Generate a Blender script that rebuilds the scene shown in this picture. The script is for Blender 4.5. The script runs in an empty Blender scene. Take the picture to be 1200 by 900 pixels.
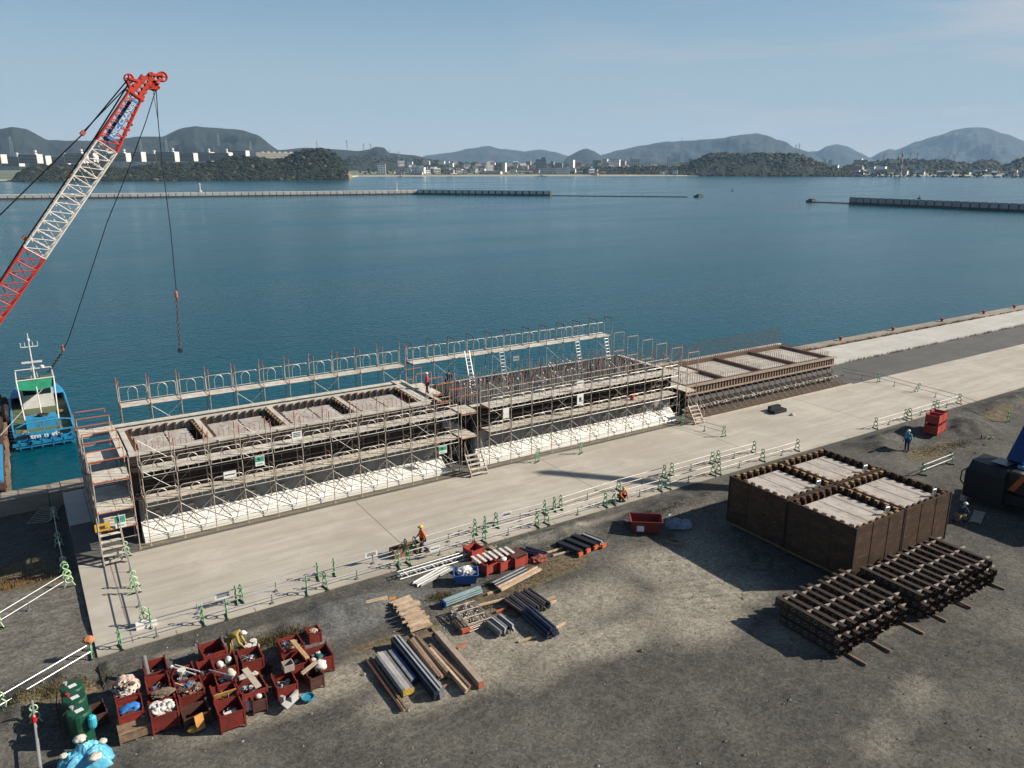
import bpy, bmesh, math, random
from mathutils import Vector, Matrix, noise
random.seed(7)
R = math.radians
sc = bpy.context.scene
COL = sc.collection

# ------------------------------------------------------------------ camera, sky, sun, exposure
CAMH = 21.0; FPX = 918.0; HZ = 194.0; YAW = R(32.6)
PITCH = math.atan((450 - HZ) / FPX)
cam = bpy.data.objects.new('camera', bpy.data.cameras.new('camera')); COL.objects.link(cam)
cam.location = (0, 0, CAMH); cam.rotation_euler = (R(90) - PITCH, 0, -YAW)
cam.data.sensor_width = 36; cam.data.lens = 36 * FPX / 1200
cam.data.clip_start = 0.5; cam.data.clip_end = 60000
sc.camera = cam
SUN_EL = 30.5; SUN_DIR = -29.0        # direction to the sun, degrees from +X towards +Y
w = bpy.data.worlds.new('World'); sc.world = w; w.use_nodes = True
nt = w.node_tree; N = nt.nodes; L = nt.links; N.clear()
sky = N.new('ShaderNodeTexSky'); sky.sky_type = 'NISHITA'; sky.sun_disc = False
sky.sun_elevation = R(SUN_EL); sky.sun_rotation = R(90 - SUN_DIR)
sky.air_density = 1.3; sky.dust_density = 0.7; sky.ozone_density = 2.5; sky.altitude = 20
bg = N.new('ShaderNodeBackground'); bg.inputs[1].default_value = 0.05
out = N.new('ShaderNodeOutputWorld')
# a thin veil of high cloud low in the east, part of the sky itself
tc = N.new('ShaderNodeTexCoord'); mp = N.new('ShaderNodeMapping'); mp.inputs['Scale'].default_value = (1.6, 1.6, 13)
cn = N.new('ShaderNodeTexNoise'); cn.inputs['Scale'].default_value = 1.7; cn.inputs['Detail'].default_value = 6
cr = N.new('ShaderNodeMapRange'); cr.inputs[1].default_value = 0.46; cr.inputs[2].default_value = 0.75; cr.inputs[3].default_value = 0; cr.inputs[4].default_value = 1
dt = N.new('ShaderNodeVectorMath'); dt.operation = 'DOT_PRODUCT'; dt.inputs[1].default_value = (0.93, 0.35, 0.12)
dr = N.new('ShaderNodeMapRange'); dr.inputs[1].default_value = 0.80; dr.inputs[2].default_value = 1.0; dr.inputs[4].default_value = 0.75
ml = N.new('ShaderNodeMath'); ml.operation = 'MULTIPLY'
mx = N.new('ShaderNodeMixRGB'); mx.inputs[2].default_value = (8.6, 7.3, 7.1, 1)
L.new(tc.outputs['Generated'], mp.inputs[0]); L.new(mp.outputs[0], cn.inputs['Vector']); L.new(cn.outputs[0], cr.inputs[0])
L.new(tc.outputs['Generated'], dt.inputs[0]); L.new(dt.outputs['Value'], dr.inputs[0])
L.new(cr.outputs[0], ml.inputs[0]); L.new(dr.outputs[0], ml.inputs[1]); L.new(ml.outputs[0], mx.inputs[0])
sep = N.new('ShaderNodeSeparateXYZ'); L.new(tc.outputs['Generated'], sep.inputs[0])
rmp = N.new('ShaderNodeValToRGB'); rmp.color_ramp.interpolation = 'EASE'     # pale sea air low over the horizon, clearing upwards
sc1 = N.new('ShaderNodeMath'); sc1.operation = 'MULTIPLY'; sc1.inputs[1].default_value = 4.0; L.new(sep.outputs[2], sc1.inputs[0]); L.new(sc1.outputs[0], rmp.inputs[0])
el = rmp.color_ramp.elements; el[0].position = 0.0; el[0].color = (.78, .80, .79, 1); el[1].position = .85; el[1].color = (.32, .57, .86, 1)
e1 = rmp.color_ramp.elements.new(.3); e1.color = (.53, .69, .80, 1)
gain = N.new('ShaderNodeVectorMath'); gain.operation = 'SCALE'; gain.inputs['Scale'].default_value = 8.3; L.new(rmp.outputs[0], gain.inputs[0])
fade = N.new('ShaderNodeMapRange'); fade.inputs[1].default_value = .10; fade.inputs[2].default_value = .30; fade.inputs[3].default_value = .95; fade.inputs[4].default_value = 0; L.new(sep.outputs[2], fade.inputs[0])
band = N.new('ShaderNodeMixRGB'); L.new(fade.outputs[0], band.inputs[0]); L.new(sky.outputs[0], band.inputs[1]); L.new(gain.outputs[0], band.inputs[2])
L.new(band.outputs[0], mx.inputs[1]); L.new(mx.outputs[0], bg.inputs[0]); L.new(bg.outputs[0], out.inputs[0])
sl = bpy.data.lights.new('sun', 'SUN'); sl.energy = 5.0; sl.angle = R(0.53); sl.color = (1.0, 0.92, 0.80)
sun = bpy.data.objects.new('sun', sl); COL.objects.link(sun); sun.location = (40, -40, 60)
sd = Vector((math.cos(R(SUN_DIR)) * math.cos(R(SUN_EL)), math.sin(R(SUN_DIR)) * math.cos(R(SUN_EL)), math.sin(R(SUN_EL))))
sun.rotation_euler = sd.to_track_quat('Z', 'Y').to_euler()
vs = sc.view_settings; vs.view_transform = 'Standard'; vs.look = 'None'; vs.gamma = 1; vs.use_curve_mapping = False; vs.exposure = 0.80
sc.cycles.max_bounces = 5; sc.cycles.diffuse_bounces = 2; sc.cycles.glossy_bounces = 3; sc.cycles.volume_bounces = 0
sc.cycles.transparent_max_bounces = 6; sc.cycles.caustics_reflective = False; sc.cycles.caustics_refractive = False

# ------------------------------------------------------------------ surveying helpers: photo column/row -> a place on level ground
_fw = Vector((math.sin(YAW) * math.cos(PITCH), math.cos(YAW) * math.cos(PITCH), -math.sin(PITCH)))
_rt = Vector((math.cos(YAW), -math.sin(YAW), 0)); _up = _rt.cross(_fw)
def ray(x, y): return _fw * FPX + _rt * (x - 600) + _up * (450 - y)
def G(x, y, z=0.0):
    d = ray(x, y); t = (z - CAMH) / d.z; return Vector((d.x * t, d.y * t, z))
def PY(x, y, Y):
    d = ray(x, y); t = Y / d.y; return Vector((d.x * t, Y, CAMH + d.z * t))
def RZ(x, y, r):                      # place at horizontal range r
    d = ray(x, y); h = math.hypot(d.x, d.y); return Vector((d.x / h * r, d.y / h * r, CAMH + d.z / h * r))

def text_mesh(fo):                    # lettering curve -> plain mesh object, same place and parent
    COL.objects.link(fo) if fo.name not in COL.objects else None
    dg = bpy.context.evaluated_depsgraph_get(); dg.update(); me = bpy.data.meshes.new_from_object(fo.evaluated_get(dg)); me.name = fo.name
    o = bpy.data.objects.new('lettering', me); COL.objects.link(o); o.parent = fo.parent; o.location = fo.location; o.rotation_euler = fo.rotation_euler; o.scale = fo.scale
    bpy.data.objects.remove(fo); return o
# ------------------------------------------------------------------ mesh building
class MB:
    def __init__(s): s.v = []; s.f = []; s.m = []; s.k = 0
    def add(s, vs_, fs):
        n = len(s.v); s.v += [tuple(p) for p in vs_]; s.f += [tuple(i + n for i in f) for f in fs]; s.m += [s.k] * len(fs); return s
    def obox(s, c, ax, ay, az):
        c = Vector(c); P = []
        for k in (-1, 1):
            for j in (-1, 1):
                for i in (-1, 1): P.append(c + ax * i + ay * j + az * k)
        return s.add(P, [(0, 2, 3, 1), (4, 5, 7, 6), (0, 1, 5, 4), (2, 6, 7, 3), (0, 4, 6, 2), (1, 3, 7, 5)])
    def box(s, x0, x1, y0, y1, z0, z1):
        return s.obox(((x0 + x1) / 2, (y0 + y1) / 2, (z0 + z1) / 2), Vector(((x1 - x0) / 2, 0, 0)), Vector((0, (y1 - y0) / 2, 0)), Vector((0, 0, (z1 - z0) / 2)))
    def cbox(s, c, sx, sy, sz, rz=0, rx=0, ry=0):
        M_ = Matrix.Rotation(rz, 3, 'Z') @ Matrix.Rotation(ry, 3, 'Y') @ Matrix.Rotation(rx, 3, 'X')
        return s.obox(c, M_ @ Vector((sx / 2, 0, 0)), M_ @ Vector((0, sy / 2, 0)), M_ @ Vector((0, 0, sz / 2)))
    def frame(s, p, q):
        d = (q - p); d = d.normalized() if d.length > 1e-9 else Vector((0, 0, 1))
        a = Vector((0, 0, 1)) if abs(d.z) < 0.9 else Vector((1, 0, 0))
        u = d.cross(a).normalized(); return d, u, u.cross(d)
    def bar(s, p, q, r, n=6, r2=None, cap=True):
        p = Vector(p); q = Vector(q); r2 = r if r2 is None else r2; d, u, v = s.frame(p, q); P = []
        for c, rr in ((p, r), (q, r2)):
            for i in range(n):
                a = 2 * math.pi * i / n; P.append(c + (u * math.cos(a) + v * math.sin(a)) * rr)
        F = [(i, (i + 1) % n, n + (i + 1) % n, n + i) for i in range(n)]
        if cap: F += [tuple(range(n - 1, -1, -1)), tuple(range(n, 2 * n))]
        return s.add(P, F)
    def beam(s, p, q, w_, h_):
        p = Vector(p); q = Vector(q); d, u, v = s.frame(p, q)
        return s.obox((p + q) / 2, (q - p) / 2, u * (w_ / 2), v * (h_ / 2))
    def path(s, pts, r, n=5):
        for a, b in zip(pts, pts[1:]): s.bar(a, b, r, n)
        return s
    def ring(s, c, R_, r, ax1, ax2, n=14, m=5):
        c = Vector(c); P = []; F = []; nn = ax1.cross(ax2)
        for i in range(n):
            a = 2 * math.pi * i / n; o = ax1 * math.cos(a) + ax2 * math.sin(a)
            for j in range(m):
                b = 2 * math.pi * j / m; P.append(c + o * (R_ + r * math.cos(b)) + nn * (r * math.sin(b)))
        for i in range(n):
            for j in range(m): F.append((i * m + j, ((i + 1) % n) * m + j, ((i + 1) % n) * m + (j + 1) % m, i * m + (j + 1) % m))
        return s.add(P, F)
    def lathe(s, c, prof, n=12):
        P = []; F = []
        for (r, z) in prof:
            for i in range(n): a = 2 * math.pi * i / n; P.append((c[0] + r * math.cos(a), c[1] + r * math.sin(a), c[2] + z))
        for k in range(len(prof) - 1):
            for i in range(n): F.append((k * n + i, k * n + (i + 1) % n, (k + 1) * n + (i + 1) % n, (k + 1) * n + i))
        F.append(tuple(range(n - 1, -1, -1))); F.append(tuple((len(prof) - 1) * n + i for i in range(n)))
        return s.add(P, F)
    def prism(s, pts, z0, z1):
        n = len(pts); P = [(x, y, z0) for x, y in pts] + [(x, y, z1) for x, y in pts]
        return s.add(P, [tuple(range(n - 1, -1, -1)), tuple(range(n, 2 * n))] + [(i, (i + 1) % n, n + (i + 1) % n, n + i) for i in range(n)])
    def prismx(s, pts, x0, x1):      # (y,z) outline extruded along x
        n = len(pts); P = [(x0, y, z) for y, z in pts] + [(x1, y, z) for y, z in pts]
        return s.add(P, [tuple(range(n)), tuple(range(2 * n - 1, n - 1, -1))] + [(i, n + i, n + (i + 1) % n, (i + 1) % n) for i in range(n)])
    def prismy(s, pts, y0, y1):      # (x,z) outline extruded along y
        n = len(pts); P = [(x, y0, z) for x, z in pts] + [(x, y1, z) for x, z in pts]
        return s.add(P, [tuple(range(n - 1, -1, -1)), tuple(range(n, 2 * n))] + [(i, (i + 1) % n, n + (i + 1) % n, n + i) for i in range(n)])
    def blob(s, c, rx, ry, rz, sub=2, amp=0.25, seed=0, flat=True, fr=1.3):
        vv, ff = ICO[sub]; P = []
        for p in vv:
            k = 1 + amp * noise.noise(Vector(p) * fr * .8 + Vector((seed * 7.3, seed * 3.1, seed))) * .9 + amp * .32 * noise.noise(Vector(p) * fr * 3 + Vector((seed, 9, 3)))
            z = p[2] * rz * k
            if flat and z < -rz * 0.5: z = -rz * 0.5
            P.append((c[0] + p[0] * rx * k, c[1] + p[1] * ry * k, c[2] + z))
        return s.add(P, ff)
    def drape(s, c, rx, ry, h, seed=0, n=40, rot=0.0, fold=.22):
        P = []; F = []; co, si = math.cos(rot), math.sin(rot); rows = n // 2
        for j in range(rows + 1):
            t = j / rows
            for i in range(n):
                a = 2 * math.pi * i / n; ed = 1 + .28 * noise.noise(Vector((math.cos(a) * 1.6, math.sin(a) * 1.6, seed * 3.7))) + .10 * noise.noise(Vector((math.cos(a) * 6, math.sin(a) * 6, seed + .3)))
                sq = 1 / max(abs(math.cos(a)), abs(math.sin(a))) ** .45; u = math.cos(a) * t * rx * ed * sq; v = math.sin(a) * t * ry * ed * sq
                q = Vector((u * 2.6, v * 2.6, seed * 1.3)); r1 = 1 - 2 * abs(noise.noise(q)); r2 = 1 - 2 * abs(noise.noise(q * 2.3 + Vector((3, 1, 7)))); lump = .5 + .5 * noise.noise(q * .45)
                z = h * ((1 - t ** 2.6) * (.55 + .55 * lump)) + h * fold * (r1 * .8 + r2 * .5 - .55) * min(1, (1 - t) * 5)
                P.append((c[0] + u * co - v * si, c[1] + u * si + v * co, c[2] + max(0.0, z)))
        for j in range(rows):
            for i in range(n): F.append((j * n + i, j * n + (i + 1) % n, (j + 1) * n + (i + 1) % n, (j + 1) * n + i)) if j else F.append((i, (i + 1) % n, n + (i + 1) % n, n + i))
        k = len(P); P += [(x, y, c[2] - .03) for x, y, z in P[rows * n:]]
        for i in range(n): F.append((rows * n + i, rows * n + (i + 1) % n, k + (i + 1) % n, k + i))
        F.append(tuple(k + i for i in reversed(range(n))))
        return s.add(P, F)
    def build(s, name, mat, parent=None, origin=None, smooth=False):
        if parent is not None and origin is None: origin = parent['_o'] if '_o' in parent else (0, 0, 0)
        if origin is None:
            xs = [p[0] for p in s.v]; ys = [p[1] for p in s.v]; zs = [p[2] for p in s.v]
            origin = ((min(xs) + max(xs)) / 2, (min(ys) + max(ys)) / 2, min(zs))
        ox, oy, oz = origin
        me = bpy.data.meshes.new(name); me.from_pydata([(x - ox, y - oy, z - oz) for x, y, z in s.v], [], s.f)
        for m_ in (mat if isinstance(mat, (list, tuple)) else [mat]): me.materials.append(m_)
        if isinstance(mat, (list, tuple)): me.polygons.foreach_set('material_index', s.m)
        if smooth or any(q in name for q in ('tarp', 'sheeting', 'bag', 'sack', 'rag', 'netting', 'rock')): me.polygons.foreach_set('use_smooth', [True] * len(me.polygons))
        me.update()
        o = bpy.data.objects.new(name, me); COL.objects.link(o)
        if parent is not None: o.parent = parent
        else: o.location = origin
        return o
def _ico(sub):
    bm = bmesh.new(); bmesh.ops.create_icosphere(bm, subdivisions=sub, radius=1)
    r = ([tuple(v.co) for v in bm.verts], [tuple(v.index for v in f.verts) for f in bm.faces]); bm.free(); return r
ICO = {i: _ico(i) for i in (1, 2, 3, 4)}
def tag(o, label, cat, group=None, kind=None):
    if label: o['label'] = label
    if cat: o['category'] = cat
    if group: o['group'] = group
    if kind: o['kind'] = kind
    return o
def thing(name, label, cat, loc=(0, 0, 0), rz=0, group=None, local=False):
    o = bpy.data.objects.new(name, None); COL.objects.link(o); o.location = loc; o.rotation_euler = (0, 0, rz)
    o.empty_display_size = 0.3
    o['_o'] = (0, 0, 0) if (local or rz) else tuple(loc)
    return tag(o, label, cat, group)
def struct(o): o['kind'] = 'structure'; return o
KIDS = {}
def dup(root, loc, rz=None, label=None, group=None, scale=None):
    if root.name not in KIDS: KIDS[root.name] = [c for c in COL.objects if c.parent == root]
    r = root.copy(); COL.objects.link(r); r.location = loc
    if rz is not None: r.rotation_euler = (0, 0, rz)
    if scale: r.scale = scale
    if label: r['label'] = label
    if group: r['group'] = group
    for ch in KIDS[root.name]:
        c = ch.copy(); COL.objects.link(c); c.parent = r
        if ch.name not in KIDS: KIDS[ch.name] = [g for g in COL.objects if g.parent == ch]
        for g in KIDS[ch.name]:
            d = g.copy(); COL.objects.link(d); d.parent = c
    return r
ORD = 'first second third fourth fifth sixth seventh eighth ninth tenth eleventh twelfth thirteenth fourteenth fifteenth sixteenth seventeenth eighteenth nineteenth twentieth'.split()
def nth(i):
    if i < 20: return ORD[i]
    t = {2: 'twenty', 3: 'thirty', 4: 'forty', 5: 'fifty'}[(i + 1) // 10]; r = (i + 1) % 10
    return (t[:-1] + 'ieth') if r == 0 else t + '-' + ORD[r - 1]

# ------------------------------------------------------------------ materials
MATS = {}; ALB = .78
def M(name, c, c2=None, sc_=1.5, rough=0.75, metal=0.0, mix=0.5, bump=0.0, bs=20, stretch=(1, 1, 1), rnd=0.0, c3=None, sc3=9, spec=0.35):
    if name in MATS: return MATS[name]
    c = tuple(v * ALB for v in c); c2 = tuple(v * ALB for v in c2) if c2 else None; c3 = tuple(v * ALB for v in c3) if c3 else None
    m = bpy.data.materials.new(name); m.use_nodes = True; n = m.node_tree.nodes; l = m.node_tree.links
    b = n['Principled BSDF']; b.inputs['Roughness'].default_value = rough; b.inputs['Metallic'].default_value = metal
    b.inputs['Specular IOR Level'].default_value = spec
    geo = n.new('ShaderNodeNewGeometry'); mp_ = n.new('ShaderNodeMapping'); mp_.inputs['Scale'].default_value = stretch
    l.new(geo.outputs['Position'], mp_.inputs[0])
    def mixn(a_sock, col, scale, lo, hi):
        t = n.new('ShaderNodeTexNoise'); t.inputs['Scale'].default_value = scale; t.inputs['Detail'].default_value = 6; t.inputs['Roughness'].default_value = 0.62
        l.new(mp_.outputs[0], t.inputs['Vector'])
        r_ = n.new('ShaderNodeMapRange'); r_.inputs[1].default_value = lo; r_.inputs[2].default_value = hi; l.new(t.outputs[0], r_.inputs[0])
        x = n.new('ShaderNodeMixRGB'); x.inputs[2].default_value = (*col, 1)
        if isinstance(a_sock, tuple): x.inputs[1].default_value = (*a_sock, 1)
        else: l.new(a_sock, x.inputs[1])
        l.new(r_.outputs[0], x.inputs[0]); return x.outputs[0]
    if c2 is None: c2 = tuple(v * 0.72 for v in c)
    s = mixn(c, c2, sc_, 0.5 - 0.16 + (0.5 - mix) * 0.4, 0.5 + 0.16 + (0.5 - mix) * 0.4)
    if c3: s = mixn(s, c3, sc3, 0.56, 0.7)
    if rnd:
        oi = n.new('ShaderNodeObjectInfo'); hs = n.new('ShaderNodeHueSaturation'); mr = n.new('ShaderNodeMapRange')
        mr.inputs[3].default_value = 1 - rnd; mr.inputs[4].default_value = 1 + rnd
        l.new(oi.outputs['Random'], mr.inputs[0]); l.new(mr.outputs[0], hs.inputs['Value']); l.new(s, hs.inputs['Color']); s = hs.outputs[0]
    l.new(s, b.inputs['Base Color'])
    if bump:
        t = n.new('ShaderNodeTexNoise'); t.inputs['Scale'].default_value = bs; t.inputs['Detail'].default_value = 5; l.new(mp_.outputs[0], t.inputs['Vector'])
        bp = n.new('ShaderNodeBump'); bp.inputs['Strength'].default_value = bump; bp.inputs['Distance'].default_value = 0.05
        l.new(t.outputs[0], bp.inputs['Height']); l.new(bp.outputs[0], b.inputs['Normal'])
    MATS[name] = m; return m
steel = M('scaffold_steel', (.60, .54, .46), (.38, .27, .19), 3, .6, .3, .45)
rail_w = M('guardrail_galvanised', (.58, .57, .53), (.36, .31, .26), 2.5, .5, .3, .35)
redsteel = M('red_painted_steel', (.52, .12, .06), (.34, .14, .09), 5, .6)
deckm = M('scaffold_deck', (.74, .68, .58), (.50, .44, .36), 2.5, .85, 0, .5, rnd=.1)
white_c = M('white_concrete', (.84, .81, .76), (.74, .70, .63), .8, .85, 0, .3, .12, 8)
grey_c = M('grey_concrete', (.30, .31, .30), (.20, .20, .19), 1.0, .85, 0, .5, .2, 14)
slab_c = M('pale_slab', (.52, .47, .42), (.36, .31, .27), 1.6, .85, 0, .45, .3, 10, (1, .4, 1), .06, (.22, .15, .11), 5)
blackform = M('black_formwork', (.022, .017, .016), (.05, .028, .02), 1.8, .7, 0, .4)
brownform = M('rusty_formwork_steel', (.080, .045, .026), (.038, .022, .014), 1.0, .62, .2, .5, .2, 8, (1, 1, 2.5), 0, (.15, .085, .05), 2.5)
bracket = M('bracket_rust', (.15, .075, .038), (.05, .026, .016), 8, .7, .1)
bracky = M('bracket_yellow_rust', (.48, .32, .15), (.2, .1, .05), 8, .7, .1)
timber = M('pale_timber', (.60, .46, .33), (.42, .29, .19), 4, .8, 0, .45, rnd=.18)
oldtimber = M('old_timber', (.30, .20, .13), (.17, .11, .07), 4, .85, 0, .5, rnd=.2)
rebar_m = M('rebar_steel', (.12, .095, .085), (.20, .10, .06), 6, .7, .4)
darkrub = M('black_rubber', (.012, .012, .012), None, 2, .7)
cratered = M('crate_red', (.26, .028, .018), (.15, .024, .018), 2.6, .65, .1, .5, .3, 10, (1, 1, .5), rnd=.2, c3=(.10, .05, .035), sc3=6)
crate_in = M('crate_inside_red', (.20, .03, .02), (.10, .025, .018), 2.2, .75, 0, .5)
rustbox = M('rusty_box', (.11, .045, .03), (.06, .025, .018), 3, .8)
scrapw = M('white_scrap', (.70, .66, .58), (.42, .38, .32), 7, .8)
scrapb = M('brown_debris', (.20, .11, .06), (.09, .06, .04), 9, .9)
bagw = M('white_sack', (.74, .71, .66), (.52, .48, .43), 4, .8, 0, .35, .5, 9)
pinkc = M('pinkish_sheet', (.66, .50, .42), (.46, .32, .26), 3, .8, 0, .4, 1.0, 5)
blues = M('blue_sheet', (.04, .22, .62), (.03, .12, .40), 2, .5, 0, .4, .4, 8)
cyans = M('cyan_tarp', (.13, .47, .64), (.06, .28, .48), 2.2, .45, 0, .4, 1.0, 4)
orangep = M('orange_board', (.62, .30, .07), (.48, .22, .06), 3, .6)
greenst = M('barrier_green', (.18, .42, .20), (.10, .28, .13), 6, .5, 0, .4)
greenpale = M('barrier_faded_green', (.46, .68, .38), (.30, .50, .26), 6, .6, 0, .4)
pipe_w = M('barrier_pipe', (.62, .62, .60), (.40, .40, .39), .8, .4, .5, .4)
blackp = M('black_paint', (.018, .018, .02), None, 2, .5)
tankg = M('dark_green_enamel', (.015, .09, .045), (.01, .055, .03), 2, .35)
yellowj = M('mustard_cloth', (.45, .34, .06), (.36, .26, .05), 5, .9)
orangej = M('orange_cloth', (.75, .17, .03), (.60, .13, .03), 5, .9)
bluej = M('light_blue_cloth', (.10, .34, .48), (.07, .25, .38), 5, .9)
navyj = M('navy_cloth', (.025, .05, .13), None, 5, .9)
darkt = M('dark_trousers', (.035, .035, .05), None, 5, .9)
khaki = M('khaki_cloth', (.36, .25, .12), None, 5, .9)
redj = M('red_cloth', (.60, .04, .07), None, 5, .9)
skin = M('skin', (.48, .27, .18), (.42, .23, .15), 9, .6)
boots = M('boots', (.03, .025, .02), None, 5, .8)
helm_w = M('white_helmet', (.80, .80, .78), (.70, .70, .68), 3, .3)
helm_y = M('yellow_helmet', (.75, .55, .10), (.68, .48, .08), 3, .3)
signw = M('sign_white', (.80, .80, .78), (.68, .68, .66), 3, .5)
signg = M('sign_green', (.05, .38, .24), None, 3, .5)
signy = M('sign_yellow', (.72, .42, .05), None, 3, .5)
ink = M('sign_ink', (.04, .05, .06), None, 3, .5)
alum = M('aluminium', (.72, .72, .70), (.55, .55, .54), 3, .4, .5, .4)
boomred = M('boom_red', (.70, .06, .028), (.46, .045, .025), 2.2, .5, 0, .45, c3=(.26, .05, .03), sc3=5)
boomwhite = M('boom_white', (.86, .83, .78), (.64, .58, .50), 2.2, .55, 0, .45, c3=(.38, .25, .17), sc3=5)
cable = M('wire_rope', (.02, .02, .022), None, 2, .6, .3)
hullblue = M('boat_blue', (.04, .36, .64), (.03, .24, .46), 1.6, .45, 0, .45, .15, 8, (1, 1, .35), c3=(.16, .10, .07), sc3=3.2)
deckgreen = M('boat_deck_green', (.10, .17, .07), (.13, .12, .06), 1.5, .7)
tarpgreen = M('green_tarp', (.02, .28, .15), (.015, .18, .10), 1.5, .6)
boatwhite = M('boat_white', (.78, .78, .75), (.62, .60, .56), 2.5, .5)
glassd = M('dark_glass', (.02, .03, .035), None, 2, .08, 0, spec=.6)
bargebrown = M('barge_rust', (.085, .045, .035), (.05, .03, .025), 1.2, .8)
bluedark = M('crane_navy', (.012, .045, .19), (.01, .03, .13), 1.2, .35)
bluelight = M('crane_light_blue', (.22, .44, .68), (.16, .34, .56), 1.5, .4)
stripo = M('stripe_orange', (.62, .14, .03), (.45, .10, .03), 3, .5)
gunm = M('dark_blue_steel', (.045, .055, .085), (.03, .035, .05), 3, .45, .4)
greysteel = M('grey_steel', (.34, .35, .36), (.22, .21, .20), 3, .5, .4, .45, rnd=.12)
bluepipe = M('greyblue_pipe', (.26, .36, .38), (.17, .24, .26), 3, .5, .2)
bollm = M('bollard_red', (.34, .09, .07), (.22, .06, .05), 3, .7)
moss = M('lichen_stone', (.30, .27, .20), (.18, .16, .12), 2, .9)

# ------------------------------------------------------------------ water
def mk_water():
    m = bpy.data.materials.new('sea_water'); m.use_nodes = True; n = m.node_tree.nodes; l = m.node_tree.links
    b = n['Principled BSDF']; b.inputs['Base Color'].default_value = (.004, .036, .058, 1); b.inputs['Roughness'].default_value = .11; b.inputs['IOR'].default_value = 1.33; b.inputs['Specular IOR Level'].default_value = .15
    g = n.new('ShaderNodeNewGeometry')
    def nz(scale, st, det=3, rot=25):
        mp_ = n.new('ShaderNodeMapping'); mp_.inputs['Scale'].default_value = st; mp_.inputs['Rotation'].default_value = (0, 0, R(rot)); l.new(g.outputs['Position'], mp_.inputs[0])
        t = n.new('ShaderNodeTexNoise'); t.inputs['Scale'].default_value = scale; t.inputs['Detail'].default_value = det; l.new(mp_.outputs[0], t.inputs['Vector']); return t.outputs[0]
    a = nz(1.0, (1, 1.6, 1), 4); c = nz(.16, (1, 2.2, 1), 3); d = nz(.006, (1, 3.5, 1), 4, 10)
    s1 = n.new('ShaderNodeMath'); s1.operation = 'MULTIPLY'; s1.inputs[1].default_value = .62; l.new(a, s1.inputs[0])
    s2 = n.new('ShaderNodeMath'); s2.operation = 'MULTIPLY_ADD'; s2.inputs[1].default_value = .45; l.new(c, s2.inputs[0]); l.new(s1.outputs[0], s2.inputs[2])
    bp = n.new('ShaderNodeBump'); bp.inputs['Distance'].default_value = .55; l.new(s2.outputs[0], bp.inputs['Height'])
    # wind lanes: rougher and calmer bands far out
    rr = n.new('ShaderNodeMapRange'); rr.inputs[1].default_value = .35; rr.inputs[2].default_value = .65; rr.inputs[3].default_value = .36; rr.inputs[4].default_value = .55
    l.new(d, rr.inputs[0]); l.new(rr.outputs[0], bp.inputs['Strength'])
    r2 = n.new('ShaderNodeMapRange'); r2.inputs[1].default_value = .35; r2.inputs[2].default_value = .7; r2.inputs[3].default_value = .10; r2.inputs[4].default_value = .22
    l.new(d, r2.inputs[0]); l.new(r2.outputs[0], b.inputs['Roughness'])
    cm = n.new('ShaderNodeMixRGB'); cm.inputs[1].default_value = (.0006, .030, .056, 1); cm.inputs[2].default_value = (.001, .080, .102, 1); l.new(d, cm.inputs[0]); l.new(cm.outputs[0], b.inputs['Base Color'])
    l.new(bp.outputs[0], b.inputs['Normal']); return m
SEA = -2.2
mb = MB(); mb.add([(-14000, -3000, SEA), (14000, -3000, SEA), (14000, 14000, SEA), (-14000, 14000, SEA)], [(0, 1, 2, 3)])
struct(mb.build('sea', mk_water(), origin=(0, 0, 0)))

# ------------------------------------------------------------------ yard ground (heightfield with patches), road, apron
def sstep(a, b, x):
    t = min(1, max(0, (x - a) / (b - a))); return t * t * (3 - 2 * t)
def bumpv(x, y, cx, cy, rx, ry, rot=0):
    dx, dy = x - cx, y - cy; c, s = math.cos(rot), math.sin(rot); u = (dx * c + dy * s) / rx; v = (-dx * s + dy * c) / ry
    return math.exp(-(u * u + v * v))
HEAPS = [(11.5, 33.0, 2.6, 1.1, .0, .42), (8.5, 31.6, 1.6, 1.3, 0, .2), (22.6, 34.0, 3.0, .62, 0, .38), (25.9, 33.9, 1.4, .7, .1, .40), (33.0, 33.0, 5.2, 1.0, 0, .55),
         (2.3, 33.5, 1.6, .9, 0, .3), (55.5, 33.3, 1.2, 1.0, .4, .55), (65, 31.5, 2.2, 2.0, 0, .8), (59, 33.4, 2.6, 1.0, 0, .6), (76, 33.0, 6, 1.5, 0, .8), (-1.6, 33.3, 2.4, 1.4, .3, .5), (54.0, 33.2, .7, 1.6, .5, .35)]
def gz(x, y):
    z = 0.0
    for cx, cy, rx, ry, ro, h in HEAPS:
        if abs(x - cx) < 3.2 * max(rx, ry) and abs(y - cy) < 3.2 * max(rx, ry): z += h * bumpv(x, y, cx, cy, rx, ry, ro)
    n1 = noise.noise(Vector((x * .25, y * .25, 1))) * .05 + noise.noise(Vector((x * 1.1, y * 1.1, 5))) * .035 * (1 + 3 * min(1, z * 3)) + noise.noise(Vector((x * 3, y * 3, 9))) * .02
    z = z * (1 + .35 * noise.noise(Vector((x * 1.2, y * 1.2, 3)))) + n1
    fade = sstep(35.28, 34.6, y)                # meets the road edge flush
    if x > 0.8: z = z * fade + 0.02 * (1 - fade)
    if x < 0.8: z = z * sstep(.8, 0, x) - 0.9 * sstep(44.2, 47.2, y) * 1.0 - .15 * sstep(36, 40, y)
    return z - 0.02
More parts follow.
